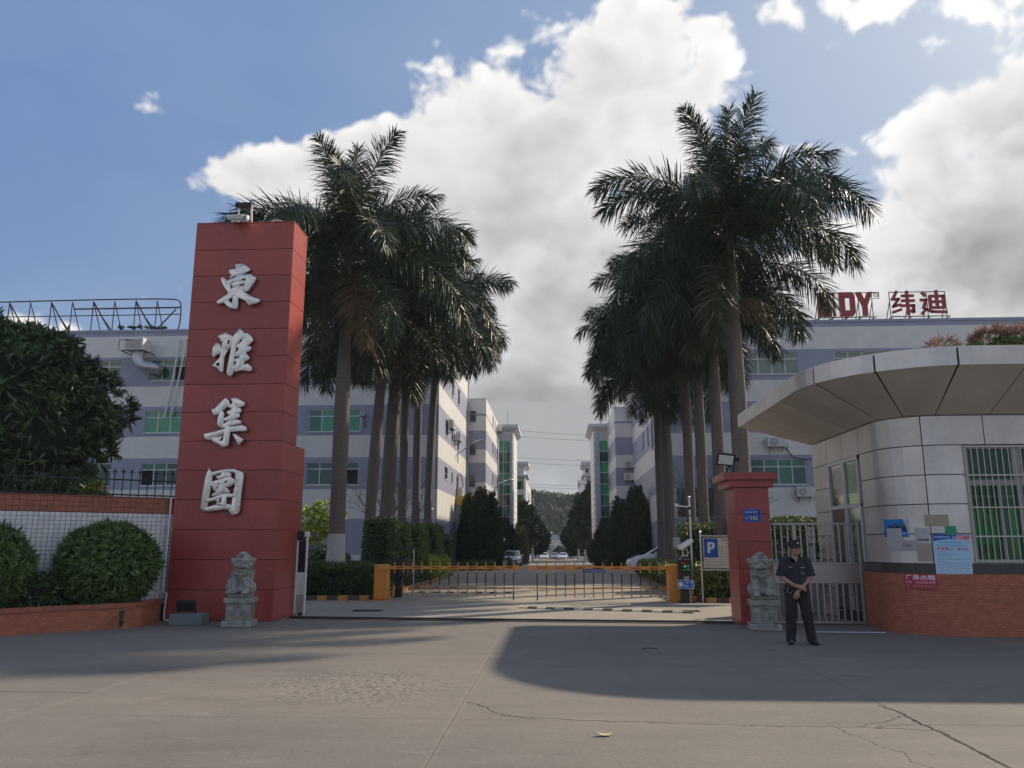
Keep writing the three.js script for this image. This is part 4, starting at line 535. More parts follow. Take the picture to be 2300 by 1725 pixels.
// window: [u0, u1, y0, y1, kind, columns]; a top row of fixed lights over sliding panes
function windowIn(t, F, [a, b, c, d, kind = 'green', cols = 4], D, o = {}) {
  const r = rng(winSeed++), f = 0.055, z0 = -D + 0.01, z1 = -D + 0.07, L0 = [bx(a, b, c, c + f, z0, z1), bx(a, b, d - f, d, z0, z1), bx(a, a + f, c + f, d - f, z0, z1), bx(b - f, b, c + f, d - f, z0, z1)], mid = kind === 'narrow' || kind === 'slot' ? lerp(c, d, kind === 'slot' ? 0.5 : 0.70) : lerp(c, d, 0.70);
  L0.push(bx(a + f, b - f, mid - f / 2, mid + f / 2, z0, z1)); const w = (b - a) / cols; for (let i = 1; i < cols; i++) L0.push(bx(a + i * w - f / 2, a + i * w + f / 2, c + f, mid - f / 2, z0 + 0.003, z1 - 0.003), bx(a + i * w - f / 2, a + i * w + f / 2, mid + f / 2, d - f, z0 + 0.003, z1 - 0.003));
  const win = part('window', join(L0).applyMatrix4(F), kind === 'dark' || kind === 'narrow' || kind === 'slot' ? M.frameGrey : M.frame, t);
  part('sill', bx(a - 0.05, b + 0.05, c - 0.06, c - 0.002, -0.1, 0.05).applyMatrix4(F), M.trimGrey, win);
  for (let i = 0; i < cols; i++) for (const [p, q, top] of [[c + f, mid - f / 2, 0], [mid + f / 2, d - f, 1]]) {
    const x0 = a + i * w + (i ? f / 2 : f), x1 = a + (i + 1) * w - (i < cols - 1 ? f / 2 : f); let m = M.glassDark;
    if (kind === 'green') m = top ? (r() < 0.6 ? M.glassGreenDark : M.glassGreen) : (r() < 0.16 ? M.hole : r() < 0.62 ? M.glassGreenDark : M.glassGreen);
    if (kind === 'lit') m = r() < 0.28 ? M.glassGreen : M.glassGreenLit; if (kind === 'pale') m = M.glassPale;
    const zz = -D + 0.025 + (i & 1) * 0.016, g = quad([x0, p, zz], [x1, p, zz], [x1, q, zz], [x0, q, zz]); part('pane', bxPane(x0, x1, p, q, zz).applyMatrix4(F), m, win); g.dispose();
  }
}
const bxPane = (x0, x1, y0, y1, z) => bx(x0, x1, y0, y1, z - 0.006, z);
const BANDS = [[1.0, 3.2], [5.04, 7.05], [8.45, 10.42], [11.76, 13.73], [15.16, 16]];
function core(t, x0, x1, z0, z1, y0, y1) { part('inner_wall', bx(x0, x1, y0, y1, z0, z1), M.hole, t); }
function acUnit(label, F, u, y, w = 0.85, group = 'air conditioner units on the facades', s = 1) {   // outdoor unit on brackets
  const t = thing('ac_unit', label, 'air conditioner', [0, 0, 0], 0, group); t.applyMatrix4(F.clone().multiply(new THREE.Matrix4().makeTranslation(u, y, 0)));
  const h = 0.62 * s, d = 0.34 * s; part('casing', rbx(-w / 2, w / 2, 0, h, 0.12, 0.12 + d, 0.03), M.acWhite, t);
  part('fan_grille', new THREE.CylinderGeometry(h * 0.40, h * 0.40, 0.02, 20).rotateX(Math.PI / 2).translate(-w * 0.13, h / 2, 0.13 + d), M.frameGrey, t); part('fan_hub', new THREE.CylinderGeometry(h * 0.1, h * 0.1, 0.02, 12).rotateX(Math.PI / 2).translate(-w * 0.13, h / 2, 0.15 + d), M.acWhite, t);
  part('bracket', [bx(-w * 0.36, -w * 0.32, -0.05, -0.005, 0.003, 0.5), bx(w * 0.32, w * 0.36, -0.05, -0.005, 0.003, 0.5), bar([-w * 0.34, -0.32, 0.03], [-w * 0.34, -0.05, 0.46], 0.03), bar([w * 0.34, -0.32, 0.03], [w * 0.34, -0.05, 0.46], 0.03)], M.iron, t);
  part('hose', tube([[w / 2, 0.2, 0.3], [w / 2 + 0.18, 0.1, 0.2], [w / 2 + 0.15, -0.2, 0.05]], 0.025), M.frameGrey, t); return t;
}
const FRONT = faceFrame(0, -50, 1, 0);
// left near block
{
  const t = thing('factory_building', 'white and lilac tiled factory block on the left, nearest to the gate', 'building');
  const rows = [[12.14, 13.55], [8.70, 10.14], [5.30, 6.76]], w = []; [[-31.9, -28.5], [-26.55, -23.2], [-21.2, -17.8], [-15.75, -12.38]].forEach(([a, b], i) => rows.forEach(([c, d], j) => w.push([a, b, c, d, j === 1 ? 'lit' : 'green', 4])));
  w.push([-37.3, -33.9, 5.3, 6.76, 'green', 4], [-16.3, -14.4, 0.9, 2.72, 'dark', 2]);
  face(t, FRONT, -46, -7.35, -0.2, 15.45, BANDS, w);
  const E = faceFrame(-7.35, -50, 0, -1), Y = [6.7, 10.05];
  face(t, E, 0, 17.0, -0.6, 15.45, BANDS, [[3.2, 4.6, 5.95, 6.75, 'slot', 1], [6.75, 7.45, 5.92, 6.68, 'narrow', 1], [9.6, 11.0, 5.2, 6.66, 'narrow', 2], [6.4, 7.4, 8.85, 10.05, 'slot', 1], [9.95, 11.1, 8.66, 10.1, 'narrow', 1], [3.3, 4.6, 8.9, 10.0, 'slot', 1], [6.4, 7.4, 12.2, 13.4, 'narrow', 1], [9.95, 11.1, 12.2, 13.4, 'narrow', 1], [1.9, 3.1, 0.6, 2.5, 'dark', 2], [6.1, 7.9, 0.0, 2.6, 'dark', 2]]);
  face(t, faceFrame(-46, -67, 0, 1), 0, 17, -0.6, 15.45, BANDS, []);
  core(t, -45.8, -7.55, -66.8, -50.2, -0.4, 15.3); part('roof_slab', uvm(bx(-46.05, -7.30, 15.45, 15.62, -67.05, -49.95)), M.lilacTile, t);
  part('downpipe', [rod([-7.55, 0, -49.94], [-7.55, 15.3, -49.94], 0.05), rod([-7.30, -0.2, -66.8], [-7.30, 15.3, -66.8], 0.06)], M.frame, t);
  // cooler with elbow duct above the top floor window, pipes running down the wall
  const c = thing('air_cooler', 'wall mounted evaporative cooler with bent metal duct on the left block', 'air cooler', [-27.0, 14.0, -49.1]);
  part('casing', rbx(-0.62, 0.62, -0.1, 0.72, -0.55, 0.55, 0.04), M.acWhite, c); part('louvre_panel', [...Array(6)].map((_, i) => bx(-0.5, 0.5, 0.0 + i * 0.1, 0.05 + i * 0.1, 0.55, 0.575)), M.frameGrey, c);
  part('duct', tube([[0.1, -0.1, 0], [0.1, -0.6, 0.05], [0.35, -1.0, 0.0], [1.0, -1.15, -0.3], [1.15, -1.15, -0.85]], 0.36, 12, 20), M.galv, c); part('bracket_frame', [bar([-0.75, -0.16, 0.6], [0.75, -0.16, 0.6], 0.05), bar([-0.75, -0.16, -0.85], [-0.75, -0.16, 0.6], 0.05), bar([0.75, -0.16, -0.85], [0.75, -0.16, 0.6], 0.05), bar([-0.9, 0.55, 0.62], [-0.9, -0.2, 0.62], 0.03), bar([-0.9, 0.55, 0.62], [0.0, 0.55, 0.62], 0.03)], M.iron, c);
  for (const [x, lab] of [[-24.62, 'left of two white drain pipes down the left block facade'], [-24.22, 'right of two white drain pipes down the left block facade']]) tag(part('drain_pipe', tube([[x, 14.9, -50], [x, 14.9, -49.86], [x, 14.6, -49.86], [x - 0.55, 9.9, -49.86], [x - 0.62, 9.7, -49.9]], 0.06, 8, 30), M.white, scene), lab, 'pipe', 'white pipes on the left block');
  acUnit('outdoor unit above the iron fence, beside the red pillar', FRONT, -22.9, 4.05);
  const gr = thing('window_grille', 'dark louvred hood under a ground floor window behind the iron fence', 'louvre', [-29.4, 4.3, -49.96]); part('frame', [bx(-0.7, 0.7, 0, 0.05, 0, 0.25), bx(-0.7, 0.7, 1.1, 1.15, 0, 0.25)], M.iron, gr); for (let i = 0; i < 7; i++) part('slat', bx(-0.7, 0.7, 0.1 + i * 0.145, 0.16 + i * 0.145, 0.02, 0.22), M.frameGrey, gr);
  const porch = thing('entrance_porch', 'yellow fronted entrance porch on the sunny side of the left block', 'porch', [-7.35, 0, -60.5]); part('yellow_fascia', bx(0.003, 2.15, 4.45, 5.15, -1.3, 1.3), M.yellowPaint, porch); part('canopy_slab', bx(0.003, 2.0, 3.85, 4.447, -1.2, 1.2), M.trimGrey, porch); part('pier', [bx(0.003, 0.35, -0.4, 3.847, -1.2, -0.8), bx(0.003, 0.35, -0.4, 3.847, 0.8, 1.2)], M.trimGrey, porch); part('door', bx(0.004, 0.05, -0.2, 2.4, -0.75, 0.75), M.glassDark, porch);
  acUnit('small outdoor unit standing on the yellow porch', faceFrame(-7.35, -50, 0, -1), 9.9, 5.18, 0.8);
  const EF = faceFrame(-7.35, -50, 0, -1); acUnit('outdoor unit between two upper windows on the sunny left wall', EF, 8.4, 9.1, 0.9); acUnit('outdoor unit high on the sunny left wall below the palm fronds', EF, 4.2, 9.4, 0.9);
  for (const [u, y, lab] of [[10.2, 8.4, 'street lamp arm on the sunny left wall, higher one']]) { const l = thing('wall_lamp', lab, 'lamp', [0, 0, 0]); l.applyMatrix4(EF.clone().multiply(new THREE.Matrix4().makeTranslation(u, y, 0))); part('arm', tube([[0, 0, 0.02], [0, 0.1, 0.25], [0.1, 0.5, 0.7], [0.2, 0.85, 1.2]], 0.04), M.galv, l); part('lamp_head', new THREE.SphereGeometry(0.2, 14, 8).scale(0.9, 0.45, 2.2).rotateX(-0.3).translate(0.22, 0.92, 1.5), M.galv, l); part('wall_plate', bx(-0.12, 0.12, -0.7, 0.1, 0.004, 0.05), M.frameGrey, l); }
  const fl = thing('wall_lamp', 'small floodlight on an arm at the corner window of the left block', 'lamp', [-12.1, 9.4, -49.95]); part('arm', tube([[0, -0.5, 0], [0.05, -0.1, 0.2], [0, 0.2, 0.5]], 0.035), M.iron, fl); part('lamp_head', rbx(-0.2, 0.2, 0.15, 0.38, 0.3, 0.75, 0.04), M.frameGrey, fl);
  const cab = part('loose_cable', tube([[-7.3, 6.75, -59.9], [-7.25, 6.9, -61.5], [-7.25, 6.0, -63.2], [-7.28, 5.4, -62], [-7.3, 5.2, -60.8]], 0.035, 6, 30), M.black, scene); tag(cab, 'black cable looping on the sunny wall above the yellow porch', 'cable');
  for (const [x, y, z, lab] of [[-7.9, 4.45, -49.9, 'upper camera at the corner of the left block'], [-7.5, 3.75, -49.9, 'lower camera at the corner of the left block']]) { const k = thing('security_camera', lab, 'camera', [x, y, z], -0.5, 'wall cameras'); part('arm', bar([0, 0, 0], [0, -0.05, 0.3], 0.04), M.iron, k); part('camera_body', rbx(-0.09, 0.09, -0.12, 0.06, 0.2, 0.62, 0.03), M.frameGrey, k); }
}
// rooftop billboard frame (left)
{
  const t = thing('billboard_frame', 'empty steel billboard frame on the roof of the left block', 'billboard frame', [0, 15.62, -50.6]), r = 0.035, x0 = -46, x1 = -25.1, y1 = 2.2, list = [], back = [], brace = [];
  part('top_rail', [tube([[x0, y1, 0], [x1 - 0.4, y1 + 0.05, 0], [x1 - 0.12, y1 - 0.03, 0], [x1, y1 - 0.3, 0], [x1, 0.35, 0], [x1 - 0.1, 0.12, 0], [x1 - 0.4, 0.02, 0]], 0.045, 6, 80)], M.rust, t);
  part('middle_rail', [rod([x0, y1 * 0.55, 0], [x1, y1 * 0.55, 0], r), rod([x0, 0.12, 0], [x1, 0.12, 0], 0.05), rod([-32.5, y1 * 0.76, 0.05], [x1, y1 * 0.76, 0.05], 0.055), rod([x0, y1 * 0.93, 0.05], [-39.5, y1 * 0.93, 0.05], 0.055)], M.rust, t);
  for (let x = x0; x < x1 - 0.2; x += 1.48) { part('post', rod([x, 0, 0], [x, y1, 0], r), M.rust, t); back.push(rod([x, y1, 0], [x, 0, -1.4], r)); }
  for (let x = x0; x < x1 - 1.5; x += 2.96) brace.push(rod([x, y1, 0], [x + 1.1, 0.1, -0.6], 0.05), rod([x + 0.6, y1 * 0.5, -0.3], [x + 1.48, 0.12, 0], r)); brace.push(rod([x1 - 1.6, 0.1, 0], [x1 - 0.3, y1 * 0.72, 0], 0.05));
  part('stay', back, M.rust, t); part('brace', brace, M.rust, t);
  const gz = thing('roof_plants', 'small wild plants growing on the left roof edge', 'plants', [-27.4, 15.62, -50.1]); tag(gz, null, null, null, 'stuff'); const r2 = rng(4), sp = []; for (let i = 0; i < 60; i++) sp.push([(r2() - 0.5) * 3.4, 0.05 + r2() * 0.14, (r2() - 0.5) * 0.3, 0, 1, 0]); foliage('foliage', sp, C.big, L.far, gz, 6, 0.6, 1.3);
}
// right near block
{
  const t = thing('factory_building', 'white and lilac tiled factory block on the right, behind the guardhouse', 'building');
  const rows = [[12.14, 13.55], [8.70, 10.14], [5.22, 6.80]], w = []; [[12.05, 15.42], [17.65, 21.1], [22.9, 26.3], [28.3, 31.7], [33.7, 37.1]].forEach(([a, b], i) => rows.forEach(([c, d], j) => w.push([a, b, c, d, j === 0 ? 'pale' : 'green', 4])));
  w.push([16.1, 17.0, 5.55, 6.7, 'narrow', 1], [14.2, 16.9, 0.8, 2.75, 'lit', 3]);
  face(t, FRONT, 7.0, 46, -0.2, 15.45, BANDS, w);
  const Wf = faceFrame(7.0, -72, 0, 1);
  face(t, Wf, 0, 22, -0.6, 15.45, BANDS, [[14.2, 15.1, 8.3, 10.4, 'narrow', 1], [11.6, 12.4, 8.85, 10.3, 'narrow', 1], [8.4, 9.2, 8.9, 10.3, 'narrow', 1], [14.2, 15.1, 12.2, 13.5, 'narrow', 1], [11.6, 12.4, 12.2, 13.5, 'narrow', 1], [17.3, 18.3, 12.2, 13.5, 'narrow', 1], [16.4, 17.6, 0.7, 2.4, 'dark', 2], [12.6, 13.6, 0.7, 2.4, 'dark', 2]]);
  face(t, faceFrame(46, -50, 0, -1), 0, 22, -0.6, 15.45, BANDS, []);
  core(t, 7.2, 45.8, -71.8, -50.2, -0.4, 15.3); part('roof_slab', uvm(bx(6.95, 46.05, 15.45, 15.62, -72.05, -49.95)), M.lilacTile, t);
  part('dark_panel', bx(7.5, 11.3, 3.28, 5.02, -49.997, -49.9), M.glassDark, t); part('repair_plaster', [bx(15.92, 16.08, 5.3, 6.9, -49.998, -49.97), bx(17.02, 17.16, 5.35, 6.85, -49.998, -49.97), bx(16.08, 17.02, 6.72, 6.9, -49.998, -49.972), bx(16.1, 17.0, 5.28, 5.46, -49.998, -49.972)], M.white, t);
  const p = thing('entrance_porch', 'lilac canopy over a doorway on the street side of the right block', 'porch', [7.0, 0, -64]); part('canopy_slab', bx(-1.9, -0.003, 3.95, 5.0, -2.2, 2.2), M.lilacTile, p); part('pier', [bx(-1.8, -1.5, -0.4, 3.947, 1.7, 2.0), bx(-1.8, -1.5, -0.4, 3.947, -2.0, -1.7)], M.trimGrey, p);
  acUnit('outdoor unit under the green window right of the red gate pillar', FRONT, 15.1, 4.45, 0.95); acUnit('outdoor unit half hidden under the guardhouse canopy', FRONT, 13.6, 7.5, 1.1);
  acUnit('outdoor unit on the far street wall of the right block', faceFrame(5.4, -72.0, 1, 0), 1.25, 8.3, 0.9); acUnit('second outdoor unit below it on the far right wall', faceFrame(5.4, -72.0, 1, 0), 1.2, 7.2, 0.9);
  tag(part('loose_cable', tube([[14.2, 7.5, -49.9], [14.6, 6.95, -49.85], [15.4, 6.75, -49.85], [16.4, 7.0, -49.9]], 0.03, 6, 24), M.black, scene), 'black cable sagging on the wall under the canopy edge', 'cable');
}
// roof lettering (right): red channel letters on a steel frame
{
  const t = thing('roof_sign', 'red rooftop letters on steel stands above the right block', 'sign', [0, 15.62, -50.4], 0), frame = [], D = 0.22;
  const latin = {
    E: [[[0, 0], [1, 0], [1, 0.2], [0.27, 0.2], [0.27, 0.4], [0.95, 0.4], [0.95, 0.6], [0.27, 0.6], [0.27, 0.8], [1, 0.8], [1, 1], [0, 1]]], I: [[[0, 0], [0.28, 0], [0.28, 1], [0, 1]]],
    D: [[[0, 0], [0.85, 0], [1, 0.13], [1, 0.87], [0.85, 1], [0, 1]], [[0.27, 0.21], [0.72, 0.21], [0.72, 0.79], [0.27, 0.79]]], Y: [[[0.37, 0], [0.63, 0], [0.63, 0.42], [1, 1], [0.71, 1], [0.5, 0.64], [0.29, 1], [0, 1], [0.37, 0.42]]],
  };
  const put = (ch, x0, x1, y0, y1) => { const [o, ...h] = latin[ch].map((l) => l.map(([a, b]) => [lerp(x0, x1, a), lerp(y0, y1, b)])); part('letter', plate(o, D, 0.015, h), M.signRed, t); };
  put('E', 17.0, 17.76, 0.33, 1.86); put('I', 17.95, 18.19, 0.33, 1.86); put('D', 18.34, 19.28, 0.33, 1.86); put('Y', 19.40, 20.42, 0.33, 1.86);
  const ring = [new THREE.TorusGeometry(0.15, 0.022, 6, 22).translate(20.66, 1.72, 0.1)]; const R = [[[-0.06, -0.09], [-0.06, 0.09]], [[-0.06, 0.09], [0.03, 0.09]], [[0.03, 0.09], [0.06, 0.05]], [[0.06, 0.05], [0.03, 0.0]], [[0.03, 0], [-0.06, 0]], [[0.0, 0], [0.07, -0.09]]]; for (const [a, b] of R) ring.push(bar([20.66 + a[0], 1.72 + a[1], 0.1], [20.66 + b[0], 1.72 + b[1], 0.1], 0.022)); part('registered_mark', ring, M.rust, t);
  for (const [ch, x0, x1] of [['纬', 21.62, 23.12], ['迪', 23.42, 25.02]]) { const list = []; strokes(ch).forEach((s, k) => { for (let i = 1; i < s.length; i++) { const P = (p) => [lerp(x0, x1, p[0] / 100), lerp(1.98, 0.36, p[1] / 100), 0]; const a = P(s[i - 1]), b = P(s[i]), d = V3(b[0] - a[0], b[1] - a[1], 0).normalize().multiplyScalar(0.06); const w = 0.165; list.push(bar([a[0] - d.x, a[1] - d.y, k * 0.002], [b[0] + d.x, b[1] + d.y, k * 0.002], w, w)); } }); part('letter', list, M.signRed, t); }
  for (const [a, b, n] of [[17.0, 20.45, 5], [21.55, 25.05, 4]]) { frame.push(rod([a, 0.28, -0.05], [b, 0.28, -0.05], 0.035), rod([a, 1.9, -0.06], [b + (n === 5 ? 0.45 : 0), 1.9, -0.06], 0.03)); for (let i = 0; i < n; i++) { const x = lerp(a, b, i / (n - 1)); frame.push(rod([x, 0, -0.05], [x, 1.9, -0.05], 0.028), rod([x, 1.3, -0.05], [x + 0.1, 0, -1.2], 0.028), rod([x - 0.25, 0.02, 0.35], [x + 0.15, 0.28, -0.02], 0.05)); } } frame.push(rod([20.9, 1.5, -0.05], [20.9, 1.95, -0.05], 0.03), rod([20.5, 1.5, -0.05], [20.9, 1.5, -0.05], 0.02));
  part('stand', frame, M.rust, t);
  const u = thing('roof_sign', 'red rooftop letter cut off by the right edge of the photo', 'sign', [31.1, 15.62, -50.4]); part('letter', [bar([-0.3, 1.7, 0], [0.6, 2.3, 0], 0.26), bar([-0.4, 1.15, 0], [0.9, 1.25, 0], 0.26), bar([0.3, 1.2, 0.003], [0.3, 2.6, 0.003], 0.26), bar([-0.35, 1.0, 0.003], [-0.35, 1.5, 0.003], 0.24)], M.signRed, u); part('stand', [rod([-0.3, 1.0, -0.05], [-0.6, 0, -0.3], 0.04), rod([0.3, 1.2, -0.05], [-0.2, 0, -0.2], 0.035), rod([-0.5, 0.5, -0.2], [0.7, 0.6, -0.1], 0.03), rod([-0.6, 0.02, 0], [1, 0.02, 0], 0.05)], M.rust, u);
}
// second blocks that step towards the street
function stepBlock(label, s, z0, z1, xi, xo, y1) {   // s: -1 left, 1 right; xi inner wall, xo street face
  const t = thing('factory_building', label, 'building'), g = gy((z0 + z1) / 2), B = [[0.6, 2.5], [5.6 - 2.3, 5.61], [6.72, 8.36], [9.49, 11.1], [12.36, 12.56]].slice(1), X0 = Math.min(xi, xo) - (s < 0 ? 14 : 0), X1 = Math.max(xi, xo) + (s > 0 ? 14 : 0);
  const F = faceFrame(0, z0, 1, 0), wx = s < 0 ? [xi + 0.12, xi + 0.7] : [xo + 0.5, xo + 1.1];
  face(t, F, X0, X1, g - 0.2, y1, B, s < 0 ? [[...wx, 11.83, 12.8, 'narrow', 1], [...wx, 9.02, 10.04, 'narrow', 1], [...wx, 6.32, 7.33, 'narrow', 1]] : [], { base: M.whiteTile });
  const D = z0 - z1, E = s < 0 ? faceFrame(xo, z0, 0, -1) : faceFrame(xo, z1, 0, 1), U = (z) => (s < 0 ? z : D - z), ws = []; for (const [y0, y2] of [[12.55, 13.6], [9.95, 11.0], [7.05, 8.15], [3.6, 4.6]]) for (const [k, wdt] of [[7.2, 1.2], [10.1, 0.8], [12.8, 0.9]]) { const a = U(k), b = U(k + wdt); ws.push([Math.min(a, b), Math.max(a, b), y0, y2, 'narrow', 1]); }
  face(t, E, 0, D, g - 0.3, y1, B, ws.filter((w) => w[0] > 0 && w[1] < D)); core(t, X0 + 0.2, X1 - 0.2, z1 + 0.1, z0 - 0.2, g - 0.2, y1 - 0.1); part('roof_slab', bx(X0, X1, y1, y1 + 0.12, z1, z0 + 0.03), M.trimGrey, t);
  return t;
}
stepBlock('second white block on the left, stepping towards the street', -1, -67.05, -82, -7.35, -5.8, 13.75);
stepBlock('second white block on the right, stepping towards the street', 1, -72.05, -82, 7.0, 5.45, 13.75);
acUnit('outdoor unit near the top of the second left block', faceFrame(-5.8, -67, 0, -1), 12.6, 12.75, 0.9);
{ const l = thing('wall_lamp', 'street lamp arm on the second left block', 'lamp', [-5.8, 6.6, -76.5]); part('arm', tube([[0, 0, 0], [0.3, 0.6, -0.3], [0.8, 0.95, -0.8], [1.2, 1.1, -1.3]], 0.05), M.galv, l); part('lamp_head', new THREE.SphereGeometry(0.2, 12, 8).scale(2.2, 0.5, 1.1).rotateY(0.8).translate(1.5, 1.2, -1.6), M.galv, l); }
// stair towers with green glazing and overhanging cornices
function tower(label, s, z0, xo, xi, y1, o = {}) {
  const t = thing('stair_tower', label, 'stair tower'), g = gy(z0), D = o.depth ?? 8, x = (v) => s * v, A = Math.min(x(xi), x(xo)), B = Math.max(x(xi), x(xo)), gl = o.glass ?? [xo + 0.27, xi - 0.05];   // distances from the street axis
  const g0 = Math.min(x(gl[0]), x(gl[1])), g1 = Math.max(x(gl[0]), x(gl[1])), gt = y1 - 1.65, gb = g + 0.4;
  part('wall', [bx(A, g0, g - 0.2, y1 - 0.6, z0 - D, z0), bx(g1, B, g - 0.2, y1 - 0.6, z0 - D, z0), bx(g0, g1, gt, y1 - 0.6, z0 - D, z0), bx(g0, g1, g - 0.2, gt, z0 - D, z0 - 0.3)].filter((q) => { q.computeBoundingBox(); const e = q.boundingBox; return e.max.x - e.min.x > 0.01; }), M.trimGrey, t);
  part('street_side_wall', bx(s < 0 ? B + 0.002 : A - 0.10, s < 0 ? B + 0.1 : A - 0.002, g - 0.2, y1 - 0.6, z0 - D, z0 - 0.35), M.whiteTile, t);
  part('pilaster', bx(s < 0 ? g1 + 0.03 : A + 0.004, s < 0 ? B - 0.004 : g0 - 0.03, g - 0.2, y1 - 0.9, z0 + 0.003, z0 + 0.12), M.towerLilac, t);
  part('cornice', [bx(A - 0.25, B + 0.25, y1 - 0.6, y1 - 0.45, z0 - D, z0 + 0.25), bx(A - 0.45, B + 0.45, y1 - 0.447, y1 - 0.3, z0 - D, z0 + 0.45), bx(A - 0.62, B + 0.62, y1 - 0.297, y1 - 0.0, z0 - D, z0 + 0.62)], M.trimGrey, t);
  const r = rng(o.seed ?? 3), H = gt - gb, rows = 11, mid = lerp(g0, g1, s < 0 ? 0.36 : 0.99), fr = []; for (let i = 0; i <= rows; i++) fr.push(bx(g0, g1, gb + H * i / rows - 0.03, gb + H * i / rows + 0.03, z0 - 0.14, z0 - 0.06)); fr.push(bx(mid - 0.03, mid + 0.03, gb, gt, z0 - 0.145, z0 - 0.055)); part('mullions', fr, M.frame, t);
  for (let i = 0; i < rows; i++) for (const [a, b] of s < 0 ? [[g0, mid - 0.03], [mid + 0.03, g1]] : [[g0, g1]]) { const q = r(), m = i === rows - 1 ? M.glassGreenLit : q < 0.42 ? M.glassGreenDark : q < 0.72 ? M.glassGreen : M.glassGreenLit; part('pane', bx(a, b, gb + H * i / rows + 0.03, gb + H * (i + 1) / rows - 0.03, z0 - 0.12, z0 - 0.10), m, t); if (q > 0.36 && q < 0.5 && s < 0) part('open_sash', [bx(a, b, gb + H * i / rows + 0.05, gb + H * i / rows + 0.11, z0 - 0.05, z0 - 0.01), bx(a, b, gb + H * (i + 1) / rows - 0.11, gb + H * (i + 1) / rows - 0.05, z0 - 0.05, z0 - 0.01)], M.frame, t); }
  return t;
}
tower('green glazed stair tower on the left with an overhanging cornice', -1, -82.05, 4.35, 5.75, 13.75, { seed: 3 });
tag(part('lightning_rod', rod([-4.95, 13.75, -84], [-4.95, 15.5, -84], 0.05, 0.03), M.galv, scene), 'thin lightning rod on top of the left stair tower', 'lightning rod');
tower('green glazed stair tower on the right, half hidden by cypresses', 1, -82.05, 4.1, 5.5, 13.75, { seed: 5, glass: [4.62, 5.48] });
function balconyTower(label, s, z0, xo, xi, y1, seed) {
  const t = thing('stair_tower', label, 'stair tower'), g = gy(z0), x = (v) => s * v, A = Math.min(x(xi), x(xo)), B = Math.max(x(xi), x(xo)), D = 7, r = rng(seed);
  part('wall', [bx(A, B, g - 0.2, y1 - 2.1, z0 - D, z0 - 0.6), bx(A + 0.1, B - 0.25, y1 - 2.1, y1 - 0.7, z0 - D, z0)], M.trimGrey, t); part('street_side_wall', bx(s < 0 ? B - 0.3 : A, s < 0 ? B : A + 0.3, g - 0.2, y1 - 2.1, z0 - 0.597, z0 + 0.02), M.whiteTile, t);
  part('cornice', [bx(A - 0.2, B + 0.15, y1 - 0.7, y1 - 0.5, z0 - D, z0 + 0.2), bx(A - 0.4, B + 0.4, y1 - 0.497, y1 - 0.05, z0 - D, z0 + 0.4), bx(A - 0.3, B + 0.35, y1 - 2.097, y1 - 1.85, z0 - D, z0 + 0.35)], M.trimGrey, t); part('small_window', bx(A + 0.15, A + 0.55, y1 - 1.6, y1 - 1.0, z0 + 0.002, z0 + 0.02), M.glassDark, t);
  for (let k = 0; k < 4; k++) { const y = y1 - 3.9 - k * 1.9; part('balcony_wall', bx(A, B - 0.302, y - 0.75, y, z0 - 0.35, z0 - 0.2), M.trimGrey, t); part('pane', bx(A, B - 0.302, y + 0.03, y + 1.15, z0 - 0.5, z0 - 0.46), k === 1 ? M.glassGreen : M.glassGreenDark, t); }
  return t;
}
balconyTower('second tower on the left with recessed green balconies', -1, -113, 4.1, 6.3, 13.1, 7); balconyTower('second tower on the right with recessed balconies', 1, -113, 4.15, 6.4, 13.1, 9);
for (const [s, lab] of [[-1, 'white wall of a long block beyond the second left tower'], [1, 'white wall of a long block beyond the second right tower']]) { const t = thing('factory_building', lab, 'building'), g = gy(-135); part('wall', bx(s < 0 ? -12 : 4.6, s < 0 ? -4.5 : 12, g - 0.5, 11.6, -150, -120.2), M.whiteTile, t); part('roof_slab', bx(s < 0 ? -12.1 : 4.5, s < 0 ? -4.4 : 12.1, 11.6, 11.85, -150.1, -120.1), M.trimGrey, t); for (let k = 0; k < 3; k++) for (let i = 0; i < 5; i++) part('window', bx(s < 0 ? -4.498 : 4.58, s < 0 ? -4.48 : 4.598, 2.6 + k * 3.2, 4.0 + k * 3.2, -124 - i * 5, -122.5 - i * 5), M.glassDark, t); }
for (const [s, lab, y1] of [[-1, 'farthest dark stair block on the left near the hill', 11.2], [1, 'farthest dark stair block on the right near the hill', 11.2]]) { const t = thing('stair_tower', lab, 'stair tower'), g = gy(-156), A = s < 0 ? -6.6 : 4.4, B = s < 0 ? -4.4 : 6.6; part('wall', bx(A, B, g - 0.5, y1, -164, -156), M.trimGrey, t); part('roof_slab', bx(A - 0.3, B + 0.3, y1, y1 + 0.3, -164.3, -155.7), M.iron, t); part('downpipe', rod([s < 0 ? B + 0.05 : A - 0.05, g, -155.95], [s < 0 ? B + 0.05 : A - 0.05, y1, -155.95], 0.14), M.iron, t); for (let k = 0; k < 4; k++) part('balcony', bx(A + 0.3, B - 0.25, 1.2 + k * 2.5, 2.6 + k * 2.5, -155.998, -155.95), M.glassDark, t); }
{ const t = thing('roof_water_tank', 'small tank frame on the far right rooftop', 'roof tank', [4.9, 11.5, -154]); part('frame', [bar([-0.5, 0, 0], [-0.5, 2.0, 0], 0.12), bar([0.5, 0, 0], [0.5, 2.0, 0], 0.12), bar([-0.5, 2, 0], [0.5, 2, 0], 0.12)], M.iron, t); part('tank', lathe([[0.01, 0], [0.42, 0.05], [0.42, 0.9], [0.01, 1.1]], 14).translate(0, 0.7, 0), M.frameGrey, t); }
